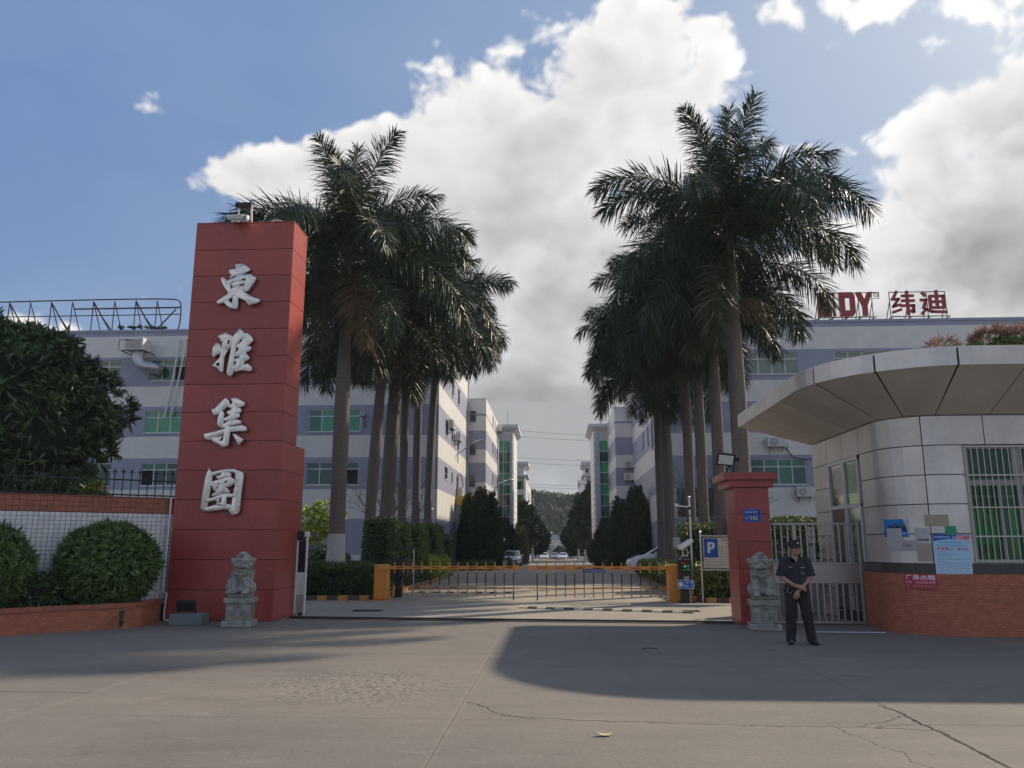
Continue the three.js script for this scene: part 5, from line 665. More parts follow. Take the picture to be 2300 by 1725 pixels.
// warehouse that closes the street
{
  const z = -196, g = gy(z), t = thing('warehouse', 'low lilac warehouse closing the far end of the street', 'warehouse');
  part('wall', bx(-16, 16, g, g + 3.9, z - 12, z), M.trimGrey, t); part('roof_fascia', bx(-16.4, 16.4, g + 4.55, g + 5.8, z - 0.4, z + 0.7), M.towerLilac, t); part('white_beam', bx(-16.2, 16.2, g + 3.9, g + 4.547, z - 12, z + 0.3), M.whiteTile, t); part('roof', bx(-16.5, 16.5, g + 5.803, g + 5.95, z - 12, z + 0.9), M.iron, t);
  for (let i = -3; i <= 3; i++) part('column', bx(i * 4.6 - 0.2, i * 4.6 + 0.2, g, g + 3.897, z + 0.003, z + 0.3), M.whiteTile, t); for (let i = -3; i < 3; i++) part('roller_door', bx(i * 4.6 + 0.35, i * 4.6 + 4.25, g, g + 3.2, z + 0.004, z + 0.06), M.frameGrey, t);
  for (const x of [-1.0, 3.0]) tag(part('roof_lamp', ball(x, g + 6.2, z + 0.8, 0.25), M.white, scene), x < 0 ? 'left white lamp on the warehouse roof edge' : 'right white lamp on the warehouse roof edge', 'lamp', 'lamps on the warehouse roof');
  const bush = thing('potted_bush', 'round bush in front of the far warehouse between parked cars', 'bush', [0.9, gy(-182), -182]); foliage('foliage', ovalSpots(0, 1.3, 0, 1.2, 1.3, 1.0, 120, 5), C.blob, L.far, bush, 9, 0.25, 0.4);
}
// power lines over the street
{
  const W = (pts, lab) => { const m = part('power_line', tube(pts, 0.035, 4, 40), M.black, scene); tag(m, lab, 'power line', 'power lines across the sky'); };
  const sag = (a, b, k) => [0, 0.25, 0.5, 0.75, 1].map((t) => [lerp(a[0], b[0], t), lerp(a[1], b[1], t) - k * 4 * t * (1 - t), lerp(a[2], b[2], t)]);
  [[36.2, 31.9], [34.4, 30.4], [27.8, 25.2], [26.6, 23.6], [20.4, 18.0], [19.6, 17.2], [9.2, 13.8], [8.2, 12.4], [7.2, 11.2], [6.0, 9.8], [5.0, 8.6], [4.2, 7.4]].forEach(([a, b], i) => W(sag([-24, a, -232], [26, b, -226], i < 6 ? 1.2 : 0.4), ['topmost', 'second', 'third', 'fourth', 'fifth', 'sixth', 'seventh', 'eighth', 'ninth', 'tenth', 'eleventh', 'lowest'][i] + ' of the thin power lines crossing the sky above the street end'));
  W([[-2.0, 1.0, -225], [1.0, 6, -220], [4.6, 12.5, -205]], 'slanting stay wire crossing the other wires over the hill');
}
// ---------- red sign pillar ----------
const GR = rng(77), graniteShades = [0.92, 1.0, 1.06].map((k) => { const m = M.granite.clone(); m.color = rgb(k, k, k); return m; });
const gslab = (p, x0, x1, y0, y1, z0, z1, m) => part('granite_panel', uvm(rbx(x0, x1, y0, y1, z0, z1, 0.006, 1), 1, GR() * 7, GR() * 7), m ?? graniteShades[Math.floor(GR() * 3)], p);
const PX0 = -8.56, PX1 = -6.17, PZ = -17.72, PZB = -18.74;
{
  const t = thing('sign_pillar', 'tall red granite sign pillar with four raised metal characters', 'sign pillar', [0, 0, 0]);
  part('inner_core', bx(PX0 + 0.03, PX1 - 0.03, 0, 9.19, PZB + 0.03, PZ - 0.03), M.jointDark, t); part('wing_core', bx(PX0 + 0.6, PX1 - 0.03, 0, 3.7, -19.38, PZB - 0.01), M.jointDark, t);
  const ys = [0, 0.66, 1.31, 1.97, 2.63, 3.29, 3.95, 4.62, 5.27, 5.93, 6.59, 7.25, 7.90, 8.55, 9.22], j = 0.004;
  for (let i = 0; i + 1 < ys.length; i++) {
    gslab(t, PX0, PX1, ys[i] + j, ys[i + 1] - j, PZ - 0.029, PZ);
    gslab(t, PX1 - 0.029, PX1 + 0.001, ys[i] + j, ys[i + 1] - j, ys[i] < 3.6 ? -19.40 : PZB, PZ - 0.033);
    gslab(t, PX0, PX0 + 0.029, ys[i] + j, ys[i + 1] - j, PZB, PZ - 0.033); gslab(t, PX0, PX1, ys[i] + j, ys[i + 1] - j, PZB - 0.0, PZB + 0.029);
  }
  gslab(t, PX0 + 0.5, PX1 + 0.001, 0, 3.69, -19.41, -19.385); gslab(t, PX0 + 0.5, PX1 + 0.002, 3.70, 3.73, -19.41, PZB - 0.002);
  gslab(t, PX0 - 0.005, PX1 + 0.005, 9.222, 9.25, PZB - 0.005, PZ + 0.005);
  const CH = {
    east: [[320, 190, 1400, 1360, -7.88, 7.05, -6.85, 8.14], [
      [[735, 205], [890, 190], [960, 225], [1085, 330], [1050, 370], [890, 455], [690, 500], [595, 550], [660, 460], [585, 385], [590, 345], [770, 315]],
      [[900, 490], [1000, 480], [1110, 472], [1250, 560], [1245, 600], [1110, 840], [1060, 895], [985, 900], [960, 880], [1000, 680], [1030, 550], [880, 580]],
      [[790, 490], [895, 475], [870, 590], [850, 640], [850, 720], [835, 1000], [840, 1320], [810, 1355], [730, 1340], [728, 1010], [660, 1000], [670, 850], [745, 775], [790, 640]],
      [[405, 560], [440, 550], [545, 640], [600, 690], [640, 850], [655, 1000], [610, 980], [590, 900], [500, 790], [410, 620]],
      [[560, 660], [620, 600], [800, 530], [815, 620], [690, 650], [600, 700]], [[660, 720], [860, 610], [985, 655], [985, 690], [880, 720], [720, 785]],
      [[335, 1180], [600, 990], [740, 900], [745, 1005], [600, 1130], [510, 1190], [370, 1215]], [[530, 1190], [595, 1130], [640, 1200], [735, 1250], [735, 1340], [680, 1335], [590, 1270]],
      [[840, 830], [930, 785], [950, 870], [930, 910], [1100, 1020], [1200, 1080], [1370, 1140], [1390, 1180], [1350, 1210], [1140, 1260], [1050, 1150], [830, 1040]]], []],
    elegant: [[290, 150, 1310, 1360, -7.89, 5.45, -6.93, 6.55], [
      [[410, 330], [590, 255], [730, 335], [765, 390], [770, 590], [680, 640], [600, 690], [520, 700], [530, 560], [545, 440], [505, 470], [490, 420]],
      [[370, 525], [460, 560], [465, 640], [530, 650], [525, 740], [400, 800], [325, 855], [295, 820], [310, 620]],
      [[520, 680], [605, 680], [580, 900], [575, 1230], [545, 1255], [430, 1140], [325, 1100], [500, 900]], [[600, 740], [685, 685], [585, 880]],
      [[940, 160], [1040, 260], [1020, 340], [870, 550], [860, 700], [830, 1050], [830, 1300], [790, 1355], [730, 1340], [700, 1250], [750, 850], [780, 560], [785, 360]],
      [[1040, 300], [1130, 275], [1230, 350], [1280, 450], [1240, 500], [1150, 590], [1130, 620], [1200, 620], [1245, 650], [1230, 700], [1150, 740], [1110, 800], [1190, 870], [1215, 920], [1180, 950], [1120, 980], [1070, 1060], [1110, 1110], [1190, 1075], [1290, 1170], [1290, 1220], [1240, 1245], [1110, 1215], [1000, 1220], [890, 1250], [830, 1170], [930, 1050], [910, 1010], [850, 960], [990, 910], [1000, 840], [920, 870], [870, 820], [960, 690], [970, 650], [880, 600], [1010, 490], [1030, 480]]],
      [[0, [[650, 450], [720, 430], [690, 540], [650, 540]]], [2, [[395, 1060], [490, 1000], [490, 1110], [420, 1100]]]]],
    gather: [[240, 205, 1280, 1470, -7.92, 3.80, -6.95, 4.91], [
      [[375, 490], [420, 500], [650, 230], [690, 210], [750, 260], [795, 380], [780, 400], [740, 400], [610, 510], [570, 580], [435, 625], [400, 580]],
      [[600, 500], [660, 600], [665, 890], [600, 940], [540, 870], [545, 700]],
      [[845, 215], [950, 205], [1160, 330], [1150, 380], [1030, 420], [990, 460], [850, 460], [800, 420], [810, 380], [900, 340], [880, 290]],
      [[750, 560], [930, 480], [1060, 470], [1085, 520], [1070, 560], [960, 600], [830, 640]], [[700, 740], [880, 640], [1040, 620], [1055, 680], [950, 730], [860, 780], [720, 780]],
      [[690, 890], [830, 800], [1000, 770], [1100, 810], [1100, 850], [940, 890], [820, 930], [640, 985], [700, 930]], [[890, 450], [985, 450], [960, 600], [930, 780], [870, 820], [860, 640]],
      [[250, 1140], [500, 1090], [750, 1010], [770, 970], [840, 975], [1130, 915], [1240, 970], [1260, 1030], [1230, 1050], [1080, 1050], [840, 1075], [730, 1100], [600, 1160], [380, 1270], [330, 1270], [250, 1210]],
      [[760, 940], [830, 950], [850, 1080], [835, 1400], [790, 1445], [690, 1450], [600, 1370], [600, 1340], [720, 1330], [740, 1110]],
      [[450, 1250], [600, 1230], [690, 1180], [620, 1290], [615, 1385], [560, 1370], [455, 1300]], [[950, 1150], [1000, 1160], [1200, 1290], [1110, 1400], [1080, 1360]]], []],
    group: [[270, 190, 1350, 1490, -7.89, 2.29, -6.97, 3.30], [
      [[410, 195], [505, 310], [490, 560], [420, 1330], [370, 1370], [320, 1350], [280, 1290], [300, 960], [350, 440]],
      [[495, 305], [700, 240], [900, 210], [1105, 210], [1105, 262], [900, 280], [720, 300], [560, 360], [495, 390]],
      [[1100, 212], [1200, 250], [1320, 310], [1340, 400], [1300, 1000], [1290, 1380], [1250, 1450], [1120, 1490], [1050, 1400], [1040, 1340], [1110, 1290], [1120, 1000], [1160, 700], [1150, 330], [1100, 262]],
      [[410, 1310], [700, 1220], [950, 1200], [1090, 1240], [1112, 1300], [1040, 1335], [880, 1320], [700, 1350], [500, 1385], [415, 1360]],
      [[630, 410], [760, 380], [780, 300], [900, 300], [1005, 340], [1000, 430], [880, 475], [800, 440], [700, 490]],
      [[510, 570], [760, 500], [830, 460], [1000, 425], [1130, 520], [1120, 580], [1000, 680], [870, 705], [920, 740], [1000, 840], [960, 870], [860, 840], [800, 880], [640, 970], [570, 950], [590, 900], [700, 860], [600, 790], [530, 640]],
      [[440, 1060], [640, 1010], [780, 930], [900, 905], [1140, 930], [1140, 970], [900, 990], [700, 1050], [500, 1120], [440, 1110]], [[850, 960], [930, 960], [935, 1225], [720, 1215], [710, 1190], [830, 1160]], [[640, 1050], [740, 1060], [740, 1120], [710, 1155]]],
      [[5, [[690, 590], [740, 580], [745, 610], [700, 625]]], [5, [[650, 690], [730, 680], [690, 740]]], [5, [[865, 540], [965, 505], [895, 600]]]]],
  };
  for (const [name, [[a0, b0, a1, b1, x0, y0, x1, y1], polys, holes]] of Object.entries(CH)) {
    const P = ([a, b]) => [lerp(x0, x1, (a - a0) / (a1 - a0)), lerp(y1, y0, (b - b0) / (b1 - b0))], faceG = [], sideG = [];
    polys.forEach((pl, k) => { const hs = holes.filter((h) => h[0] === k).map((h) => h[1].map(P)); const g = plate(pl.map(P), 0.02, 0.022, hs).translate(0, 0, PZ + 0.075 + k * 0.0035); faceG.push(toCreasedNormals(g, 0.6)); sideG.push(plate(pl.map(P), 0.062 + k * 0.003, 0, hs).translate(0, 0, PZ + 0.004)); });
    const m = part('character', uvm(join(faceG), 1, GR() * 3, GR() * 3), M.letterMetal, t); part('return_edge', join(sideG), M.letterSide, m);
  }
  // floodlight on top: frame arm and lamp leaning over the edge
  const f = thing('floodlight', 'white floodlight on a bracket on top of the red sign pillar', 'floodlight', [-7.62, 9.25, PZ - 0.25]);
  part('bracket', [bar([-0.02, 0, 0], [0.02, 0.46, 0.18], 0.035), bar([0.34, 0, 0.1], [0.36, 0.44, 0.22], 0.035), bar([0.02, 0.46, 0.18], [0.36, 0.44, 0.22], 0.06), bar([0.38, 0.02, -0.1], [0.8, 0.28, -0.3], 0.02), bar([0.8, 0.28, -0.3], [1.15, 0.18, -0.35], 0.02)], M.white, f); part('yoke_cap', bx(-0.03, 0.37, 0.40, 0.50, 0.12, 0.27), M.iron, f);
  part('lamp_housing', rbx(-0.2, 0.2, -0.06, 0.06, -0.22, 0.22, 0.03).rotateX(0.35).translate(0.12, 0.06, 0.38), M.acWhite, f); part('lamp_glass', rbx(-0.17, 0.17, -0.075, -0.058, -0.18, 0.18, 0.01).rotateX(0.35).translate(0.12, 0.06, 0.38), M.lens, f); part('visor', bar([0.28, 0.06, 0.36], [0.42, -0.06, 0.62], 0.02, 0.16), M.white, f);
}
{ // conduit round the pillar foot
  const t = part('white_conduit', tube([[-8.62, 2.68, PZ + 0.03], [-8.62, 2.0, PZ + 0.03], [-8.62, 0.64, PZ + 0.05], [-8.61, 0.60, PZ + 0.05], [-8.54, 0.60, PZ + 0.06], [-8.535, 0.56, PZ + 0.06], [-8.55, 0.06, PZ + 0.06], [-8.53, 0.03, PZ + 0.06], [-8.1, 0.03, PZ + 0.06]], 0.018, 8, 60), M.white, scene); tag(t, 'thin white conduit running down the left edge of the red sign pillar', 'conduit');
  const b = thing('ground_floodlight', 'black floodlight on a grey concrete block at the pillar foot', 'floodlight', [-7.66, 0, -16.95], 0.05); part('concrete_block', uvm(rbx(-0.34, 0.34, 0, 0.23, -0.22, 0.22, 0.015), 1), std({ map: dirtTex, color: rgb(0.20, 0.235, 0.23), roughness: 0.8 }), b); part('lamp_housing', rbx(-0.2, 0.2, 0, 0.24, -0.035, 0.035, 0.015).rotateX(0.42).translate(-0.06, 0.28, 0.02), M.black, b); part('lamp_glass', rbx(-0.17, 0.17, 0.03, 0.21, -0.045, -0.036, 0.004).rotateX(0.42).translate(-0.06, 0.28, 0.02), M.blackGloss, b); part('stem', rod([0.13, 0.23, 0.03], [0.13, 0.42, 0.05], 0.012), M.iron, b);
}
{ // guide frame of the sliding gate beside the pillar
  const t = thing('gate_end_frame', 'white metal end frame of the sliding gate beside the red pillar', 'gate', [-5.98, 0, -19.0]);
  part('post', [rbx(-0.13, -0.09, 0.06, 1.72, -0.03, 0.03, 0.008), rbx(0.09, 0.13, 0.06, 1.80, -0.03, 0.03, 0.008)], M.white, t); part('panel', [bx(-0.088, 0.088, 0.52, 0.94, -0.02, 0.02)], M.acWhite, t); part('lower_panel', bx(-0.088, 0.088, 0.10, 0.50, -0.02, 0.02), M.galv, t); part('dark_glass', bx(-0.088, 0.088, 1.0, 1.72, -0.02, 0.01), M.blackGloss, t); part('crossbar', [bx(-0.088, 0.088, 0.942, 0.998, -0.025, 0.025), bx(-0.088, 0.088, 0.50, 0.52, -0.025, 0.025)], M.white, t);
  part('motor_head', [rbx(-0.13, 0.06, 1.74, 1.96, -0.07, 0.07, 0.05)], M.black, t); part('lamp_box', rbx(0.05, 0.15, 1.82, 1.94, -0.05, 0.05, 0.01), M.white, t); part('wheel', new THREE.CylinderGeometry(0.05, 0.05, 0.04, 14).rotateX(Math.PI / 2).translate(0.02, 0.055, 0), M.rust, t);
}
// ---------- tiled boundary wall, planter, fence ----------
const WA = V3(-8.60, 0, -17.95), WD = V3(-2.68, 0, 2.17).normalize(), wallTurn = Math.atan2(WD.z, -WD.x);   // runs left and towards the street side
{
  const t = thing('boundary_wall', 'white tiled boundary wall with a red tiled top, left of the pillar', 'wall', [WA.x, 0, WA.z], wallTurn), Lw = 9.2; // local -x runs along the wall
  part('wall_core', bx(-Lw, 0, 0, 2.64, -0.24, -0.012), M.grout, t); part('cap_core', bx(-Lw, 0.0, 2.318, 2.65, -0.26, -0.004), M.groutRed, t);
  const r = rng(9), tile = rbx(0, 0.092, 0, 0.082, -0.014, 0, 0.004, 1), mats = [M.tileWhite, ...[0.90, 0.96, 1.03].map((k) => { const m = M.tileWhite.clone(); m.color.multiplyScalar(k); return m; })], spots = [];
  for (let i = 0; i < 90; i++) for (let j = 0; j < 26; j++) spots.push([-0.1 - i * 0.1, 2.228 - j * 0.0885, r()]);
  const inView = spots.filter((s) => s[0] > -4.6 && s[1] > 0.5).sort((a, b) => b[1] - a[1] || b[0] - a[0]), near = new Set(inView.slice(0, 300)), rest = [];
  for (const s of spots) if (near.has(s)) { const m = part('tile', tile, mats[Math.floor(s[2] * 4)], t); m.position.set(s[0], s[1], (s[2] - 0.5) * 0.002); } else rest.push(tile.clone().translate(s[0], s[1], (s[2] - 0.5) * 0.002)); tag(part('tiles', rest, M.tileWhite, t), null, null, null, 'stuff');
  const capTile = rbx(0, 0.245, 0, 0.103, -0.016, 0.004, 0.004, 1), capEnd = rbx(0, 0.117, 0, 0.103, -0.016, 0.004, 0.004, 1);
  for (let i = 0; i < 37; i++) for (let j = 0; j < 3; j++) for (const [g, dx] of [[capEnd, 0], [capEnd, 0.1225]]) { const m = part('cap_tile', g, r() < 0.5 ? M.tileRed : M.tileRed2, t); m.position.set(-0.247 - i * 0.2455 + dx, 2.325 + j * 0.1085, 0); }
  part('coping', rbx(-Lw, 0, 2.652, 2.675, -0.27, 0.012, 0.006), M.tileRed2, t);
  const f = thing('iron_fence', 'black spear-topped iron fence on top of the tiled wall', 'fence', [WA.x, 2.675, WA.z], wallTurn); part('rail', [bx(-Lw, -0.02, 0.36, 0.39, -0.145, -0.115), bx(-Lw, -0.02, 0.03, 0.06, -0.145, -0.115)], M.iron, f);
  const spear = [lathe([[0.0, 0.64], [0.012, 0.60], [0.03, 0.555], [0.012, 0.52], [0.022, 0.51], [0.01, 0.49]], 6), new THREE.TorusGeometry(0.026, 0.007, 4, 8, 3.6).translate(-0.026, 0.53, 0), new THREE.TorusGeometry(0.026, 0.007, 4, 8, 3.6).rotateY(Math.PI).translate(0.026, 0.53, 0)];
  const post = join([bx(-0.009, 0.009, 0, 0.5, -0.009, 0.009), ...spear]); for (let i = 0; i < 52; i++) { const m = part('spear_bar', post, M.iron, f); m.position.set(-0.12 - i * 0.172, 0, -0.13); }
}
{
  const t = thing('brick_planter', 'curved red tiled planter along the foot of the white wall', 'planter'), c = new THREE.CatmullRomCurve3([[-8.64, -17.66], [-8.52, -17.1], [-8.46, -16.4], [-8.95, -15.83], [-9.6, -15.24], [-10.1, -14.6], [-11.5, -13.0], [-13.5, -10.8]].map(([x, z]) => V3(x, 0, z)), false, 'catmullrom', 0.4), N = 64, pts = c.getSpacedPoints(N).map((p) => [p.x, p.z]);
  const off = (d) => pts.map((p, i) => { const a = pts[Math.max(0, i - 1)], b = pts[Math.min(N, i + 1)], dx = b[0] - a[0], dz = b[1] - a[1], l = Math.hypot(dx, dz); return [p[0] - dz / l * d, p[1] + dx / l * d]; });
  const inner = off(0.12), band = (o, i, y0, y1) => prism([...o, ...[...i].reverse()], y0, y1);
  { const pos = [], uv = [], idx = []; let s = 0; pts.forEach((q, i) => { if (i) s += Math.hypot(q[0] - pts[i - 1][0], q[1] - pts[i - 1][1]); for (const [c, y, v] of [[q, -0.01, 0], [q, 0.40, 0.41], [inner[i], 0.40, 0.53], [inner[i], 0.3, 0.63]]) { pos.push(c[0], y, c[1]); uv.push(s, v); } if (i) for (let k = 0; k < 3; k++) { const a = i * 4 - 4 + k, b = i * 4 + k; idx.push(a, b, a + 1, b, b + 1, a + 1); } }); const g = new THREE.BufferGeometry(); g.setAttribute('position', new THREE.Float32BufferAttribute(pos, 3)); g.setAttribute('uv', new THREE.Float32BufferAttribute(uv, 2)); g.setIndex(idx); const ng = g.toNonIndexed(); ng.computeVertexNormals(); part('wall', ng, M.brick, t); }
  const outer = off(-0.025), inn2 = off(0.15), coping = []; for (let i = 0; i < N; i++) { const q = (a, b, f) => [lerp(a[0], b[0], f), lerp(a[1], b[1], f)], o0 = q(outer[i], outer[i + 1], 0.02), o1 = q(outer[i], outer[i + 1], 0.98), n0 = q(inn2[i], inn2[i + 1], 0.02), n1 = q(inn2[i], inn2[i + 1], 0.98); part('coping_tile', prism([o0, o1, n1, n0], 0.402, 0.49), i % 3 ? M.tileRed : M.tileRed2, t); }
  part('mortar_bed', band(off(-0.018), off(0.145), 0.401, 0.482), M.groutRed, t);
  part('soil', prism([...inner, [-14.5, -13.2], [-8.66, -17.9]], 0.0, 0.36), M.soil, t);
  const w = thing('wall_weed', 'small dark weed growing from the planter face', 'weed', [-8.58, 0.02, -16.02]); foliage('foliage', [...Array(16)].map((_, i) => [0.02 * Math.sin(i * 3), 0.03 + 0.02 * i, 0.06 + 0.03 * Math.cos(i * 2), 0.2, 0.6, 0.8]), C.hedgeSmall, L.far, w, 5, 0.6, 1.0);
}
const SH = 'round clipped shrubs in the planter';
roundShrub('big round clipped shrub beside the red pillar', -9.32, 1.22, -16.55, 1.0, 0.80, 0.75, 1500, 101, SH); roundShrub('round clipped shrub cut off by the left edge of the photo', -11.15, 1.22, -15.15, 1.0, 0.80, 0.75, 1500, 102, SH);
roundShrub('small dark undergrown shrub between the two round shrubs', -10.28, 0.72, -15.75, 0.42, 0.36, 0.4, 260, 103, null, { mat: L.mango, geo: C.hedge });
{ const t = thing('planter_undergrowth', 'dark twiggy undergrowth at the foot of the planter shrubs', 'undergrowth'); tag(t, null, null, null, 'stuff'); const r = rng(12), sp = []; for (let i = 0; i < 420; i++) { const s = r(), d = 0.1 + 0.75 * r(); sp.push([-8.7 - 2.9 * s - 0.45 * d, 0.36 + 0.2 * r(), -16.4 + 2.3 * s - 0.8 * d, r() - 0.5, 1, r() - 0.5]); } foliage('foliage', sp, C.hedge, L.mango, t, 13, 0.7, 1.3, 0.5); }

// ---------- gate pillar on the right ----------
{
  const t = thing('gate_pillar', 'red granite gate pillar with a stepped cap and a blue number plate', 'pillar'), X0 = 3.83, X1 = 4.54, Z0 = -18.37, Z1 = -17.42;
  part('inner_core', bx(X0 + 0.03, X1 - 0.03, 0, 2.82, Z0 + 0.03, Z1 - 0.03), M.jointDark, t); const ys = [0, 0.57, 1.14, 1.71, 2.28, 2.84];
  for (let i = 0; i < 5; i++) { gslab(t, X0, X1, ys[i] + 0.003, ys[i + 1] - 0.003, Z1 - 0.029, Z1); gslab(t, X0, X0 + 0.029, ys[i] + 0.003, ys[i + 1] - 0.003, Z0, Z1 - 0.033); gslab(t, X1 - 0.029, X1, ys[i] + 0.003, ys[i + 1] - 0.003, Z0, Z1 - 0.033); gslab(t, X0 + 0.03, X1 - 0.03, ys[i] + 0.003, ys[i + 1] - 0.003, Z0, Z0 + 0.029); }
  gslab(t, X0 - 0.13, X1 + 0.10, 2.842, 2.99, Z0 - 0.1, Z1 + 0.06); gslab(t, X0 - 0.24, X1 + 0.19, 2.993, 3.15, Z0 - 0.2, Z1 + 0.13);
  const tex = printed(512, 360, (c, w, h) => { c.fillStyle = '#1243a0'; c.fillRect(0, 0, w, h); c.strokeStyle = '#4f86cf'; c.lineWidth = 10; c.beginPath(); c.moveTo(60, 18); c.lineTo(w - 60, 18); c.lineTo(w - 18, 60); c.lineTo(w - 18, h - 60); c.lineTo(w - 60, h - 18); c.lineTo(60, h - 18); c.lineTo(18, h - 60); c.lineTo(18, 60); c.closePath(); c.stroke(); c.strokeStyle = '#d6cf8a'; smallPrint(c, 62, 52, 5, 62, rng(3), 1.13); c.fillStyle = '#d8cf86'; c.font = 'bold 150px sans-serif'; c.fillText('142', 170, 300); c.fillStyle = '#8a8a78'; c.fillRect(60, 210, 80, 84); });
  const pl = sheet('number_plate', 0.37, 0.265, 0.012, tex, plain([0.02, 0.07, 0.33], 0.4), t, 0.35); pl.position.set(4.17, 2.245, Z1 + 0.007);
  const f = thing('floodlight', 'square black floodlight on the cap of the gate pillar', 'floodlight', [3.68, 3.15, -17.6]); part('bracket', [bar([0.05, 0, 0], [0.05, 0.12, 0.0], 0.03), bar([0.05, 0.1, 0.0], [0.18, 0.22, -0.02], 0.025), tube([[0.1, 0, 0.05], [0.18, 0.02, 0.06], [0.17, 0.2, 0]], 0.012)], M.iron, f);
  part('lamp_housing', rbx(-0.2, 0.2, -0.135, 0.135, -0.06, 0.04, 0.02).rotateX(0.35).rotateZ(-0.12).translate(0.02, 0.30, 0.06), M.black, f); part('lamp_glass', rbx(-0.155, 0.155, -0.1, 0.1, 0.034, 0.046, 0.004).rotateX(0.35).rotateZ(-0.12).translate(0.02, 0.30, 0.06), M.lens, f); part('driver_box', rbx(0.2, 0.34, -0.03, 0.05, -0.08, -0.02, 0.01).translate(0, 0.30, 0.0), M.iron, f);
}
// side gate between the pillar and the guardhouse
{
  const t = thing('side_gate', 'stainless steel side gate with two rows of upright bars and a solid middle panel', 'gate', [0, 0, -17.62]), X0 = 4.60, X1 = 6.44, r = 0.022, hb = [];
  part('post', [rbx(X1 - 0.06, X1 + 0.02, 0, 2.12, -0.05, 0.05, 0.02)], M.steelGate, t); part('hinge_post', rbx(X0 - 0.045, X0, 0, 2.08, -0.025, 0.025, 0.01), M.steelGate, t);
  for (const y of [0.05, 0.86, 1.245, 2.07]) part('rail', rbx(X0, X1 - 0.06, y - 0.025, y + 0.025, -0.025, 0.025, 0.008), M.steelGate, t);
  part('middle_panel', [bx(X0, X1 - 0.06, 0.886, 1.219, -0.012, 0.012)], M.steelGate, t); const n = 13, step = (X1 - 0.1 - X0) / n;
  for (let i = 0; i < n; i++) { const x = X0 + 0.07 + i * step, w = i === 3 ? 0.036 : 0.017; part('bar', rbx(x - w, x + w, 1.27, 2.045, -w, w, 0.005, 1), M.steelGate, t); part('bar', rbx(x - 0.018, x + 0.018, 0.075, 0.835, -0.018, 0.018, 0.005, 1), M.steelGate, t); if (i % 2 && i < n - 1) { for (const y of [1.48, 1.80]) part('tie', rod([x + 0.015, y, 0], [x + step - 0.015, y, 0], 0.009), M.steelGate, t); for (const y of [0.30, 0.60]) part('tie', rod([x + 0.015, y, 0], [x + step - 0.015, y, 0], 0.009), M.steelGate, t); } }
}
{ // things glimpsed behind the side gate
  const s = thing('standing_sign', 'narrow standing notice board behind the side gate', 'sign', [6.05, 0, -19.6]); const tex = printed(96, 512, (c, w, h) => { c.fillStyle = '#d8d8d4'; c.fillRect(0, 0, w, h * 0.55); c.fillStyle = '#2f8f68'; c.fillRect(0, h * 0.38, w, h * 0.62); c.fillStyle = '#c9cfd0'; c.fillRect(8, h * 0.45, w - 50, h * 0.5); c.strokeStyle = '#57585a'; smallPrint(c, 22, 40, 1, 40, rng(4)); smallPrint(c, 22, 100, 1, 40, rng(5)); c.strokeStyle = '#6a7a78'; for (let i = 0; i < 6; i++) smallPrint(c, 14, 250 + i * 38, 1, 24, rng(6 + i)); });
  const b = sheet('board', 0.16, 1.0, 0.02, tex, M.galv, s); b.position.set(0, 1.55, 0); part('stand', [bar([0, 0, -0.02], [0, 1.2, -0.02], 0.03), bx(-0.12, 0.12, 0, 0.03, -0.12, 0.1)], M.galv, s);
  const PG = 'grey planter troughs behind the side gate', PO = ['leftmost', 'second', 'middle', 'fourth', 'rightmost']; for (let i = 0; i < 5; i++) { const p = thing('planter_trough', 'grey planter trough with a dark plant behind the side gate, ' + PO[i] + ' of the row', 'planter', [4.98 + i * 0.31, 0, -20.1], 0, PG); part('trough', [rbx(-0.14, 0.14, 0.0, 1.28, -0.14, 0.14, 0.02), rbx(-0.152, 0.152, 1.2, 1.285, -0.152, 0.152, 0.01)], M.frameGrey, p); foliage('foliage', ovalSpots(0, 1.45, 0, 0.14, 0.22, 0.14, 26, i + 3), C.hedge, L.far, p, i, 0.7, 1.1); }
  const c = thing('blue_cart', 'small blue cart behind the side gate', 'cart', [6.2, 0, -22.2]); part('tray', [rbx(-0.4, 0.4, 0.95, 1.2, -0.3, 0.3, 0.03)], M.carBlue, c); part('frame', [bar([-0.35, 0.2, 0], [-0.35, 0.95, 0], 0.04), bar([0.35, 0.2, 0], [0.35, 0.95, 0], 0.04), bar([-0.35, 0.25, 0], [0.35, 0.25, 0], 0.04)], M.iron, c); for (const x of [-0.3, 0.3]) part('wheel', new THREE.CylinderGeometry(0.13, 0.13, 0.05, 16).rotateX(Math.PI / 2).translate(x, 0.13, 0.05), M.rubber, c);
}

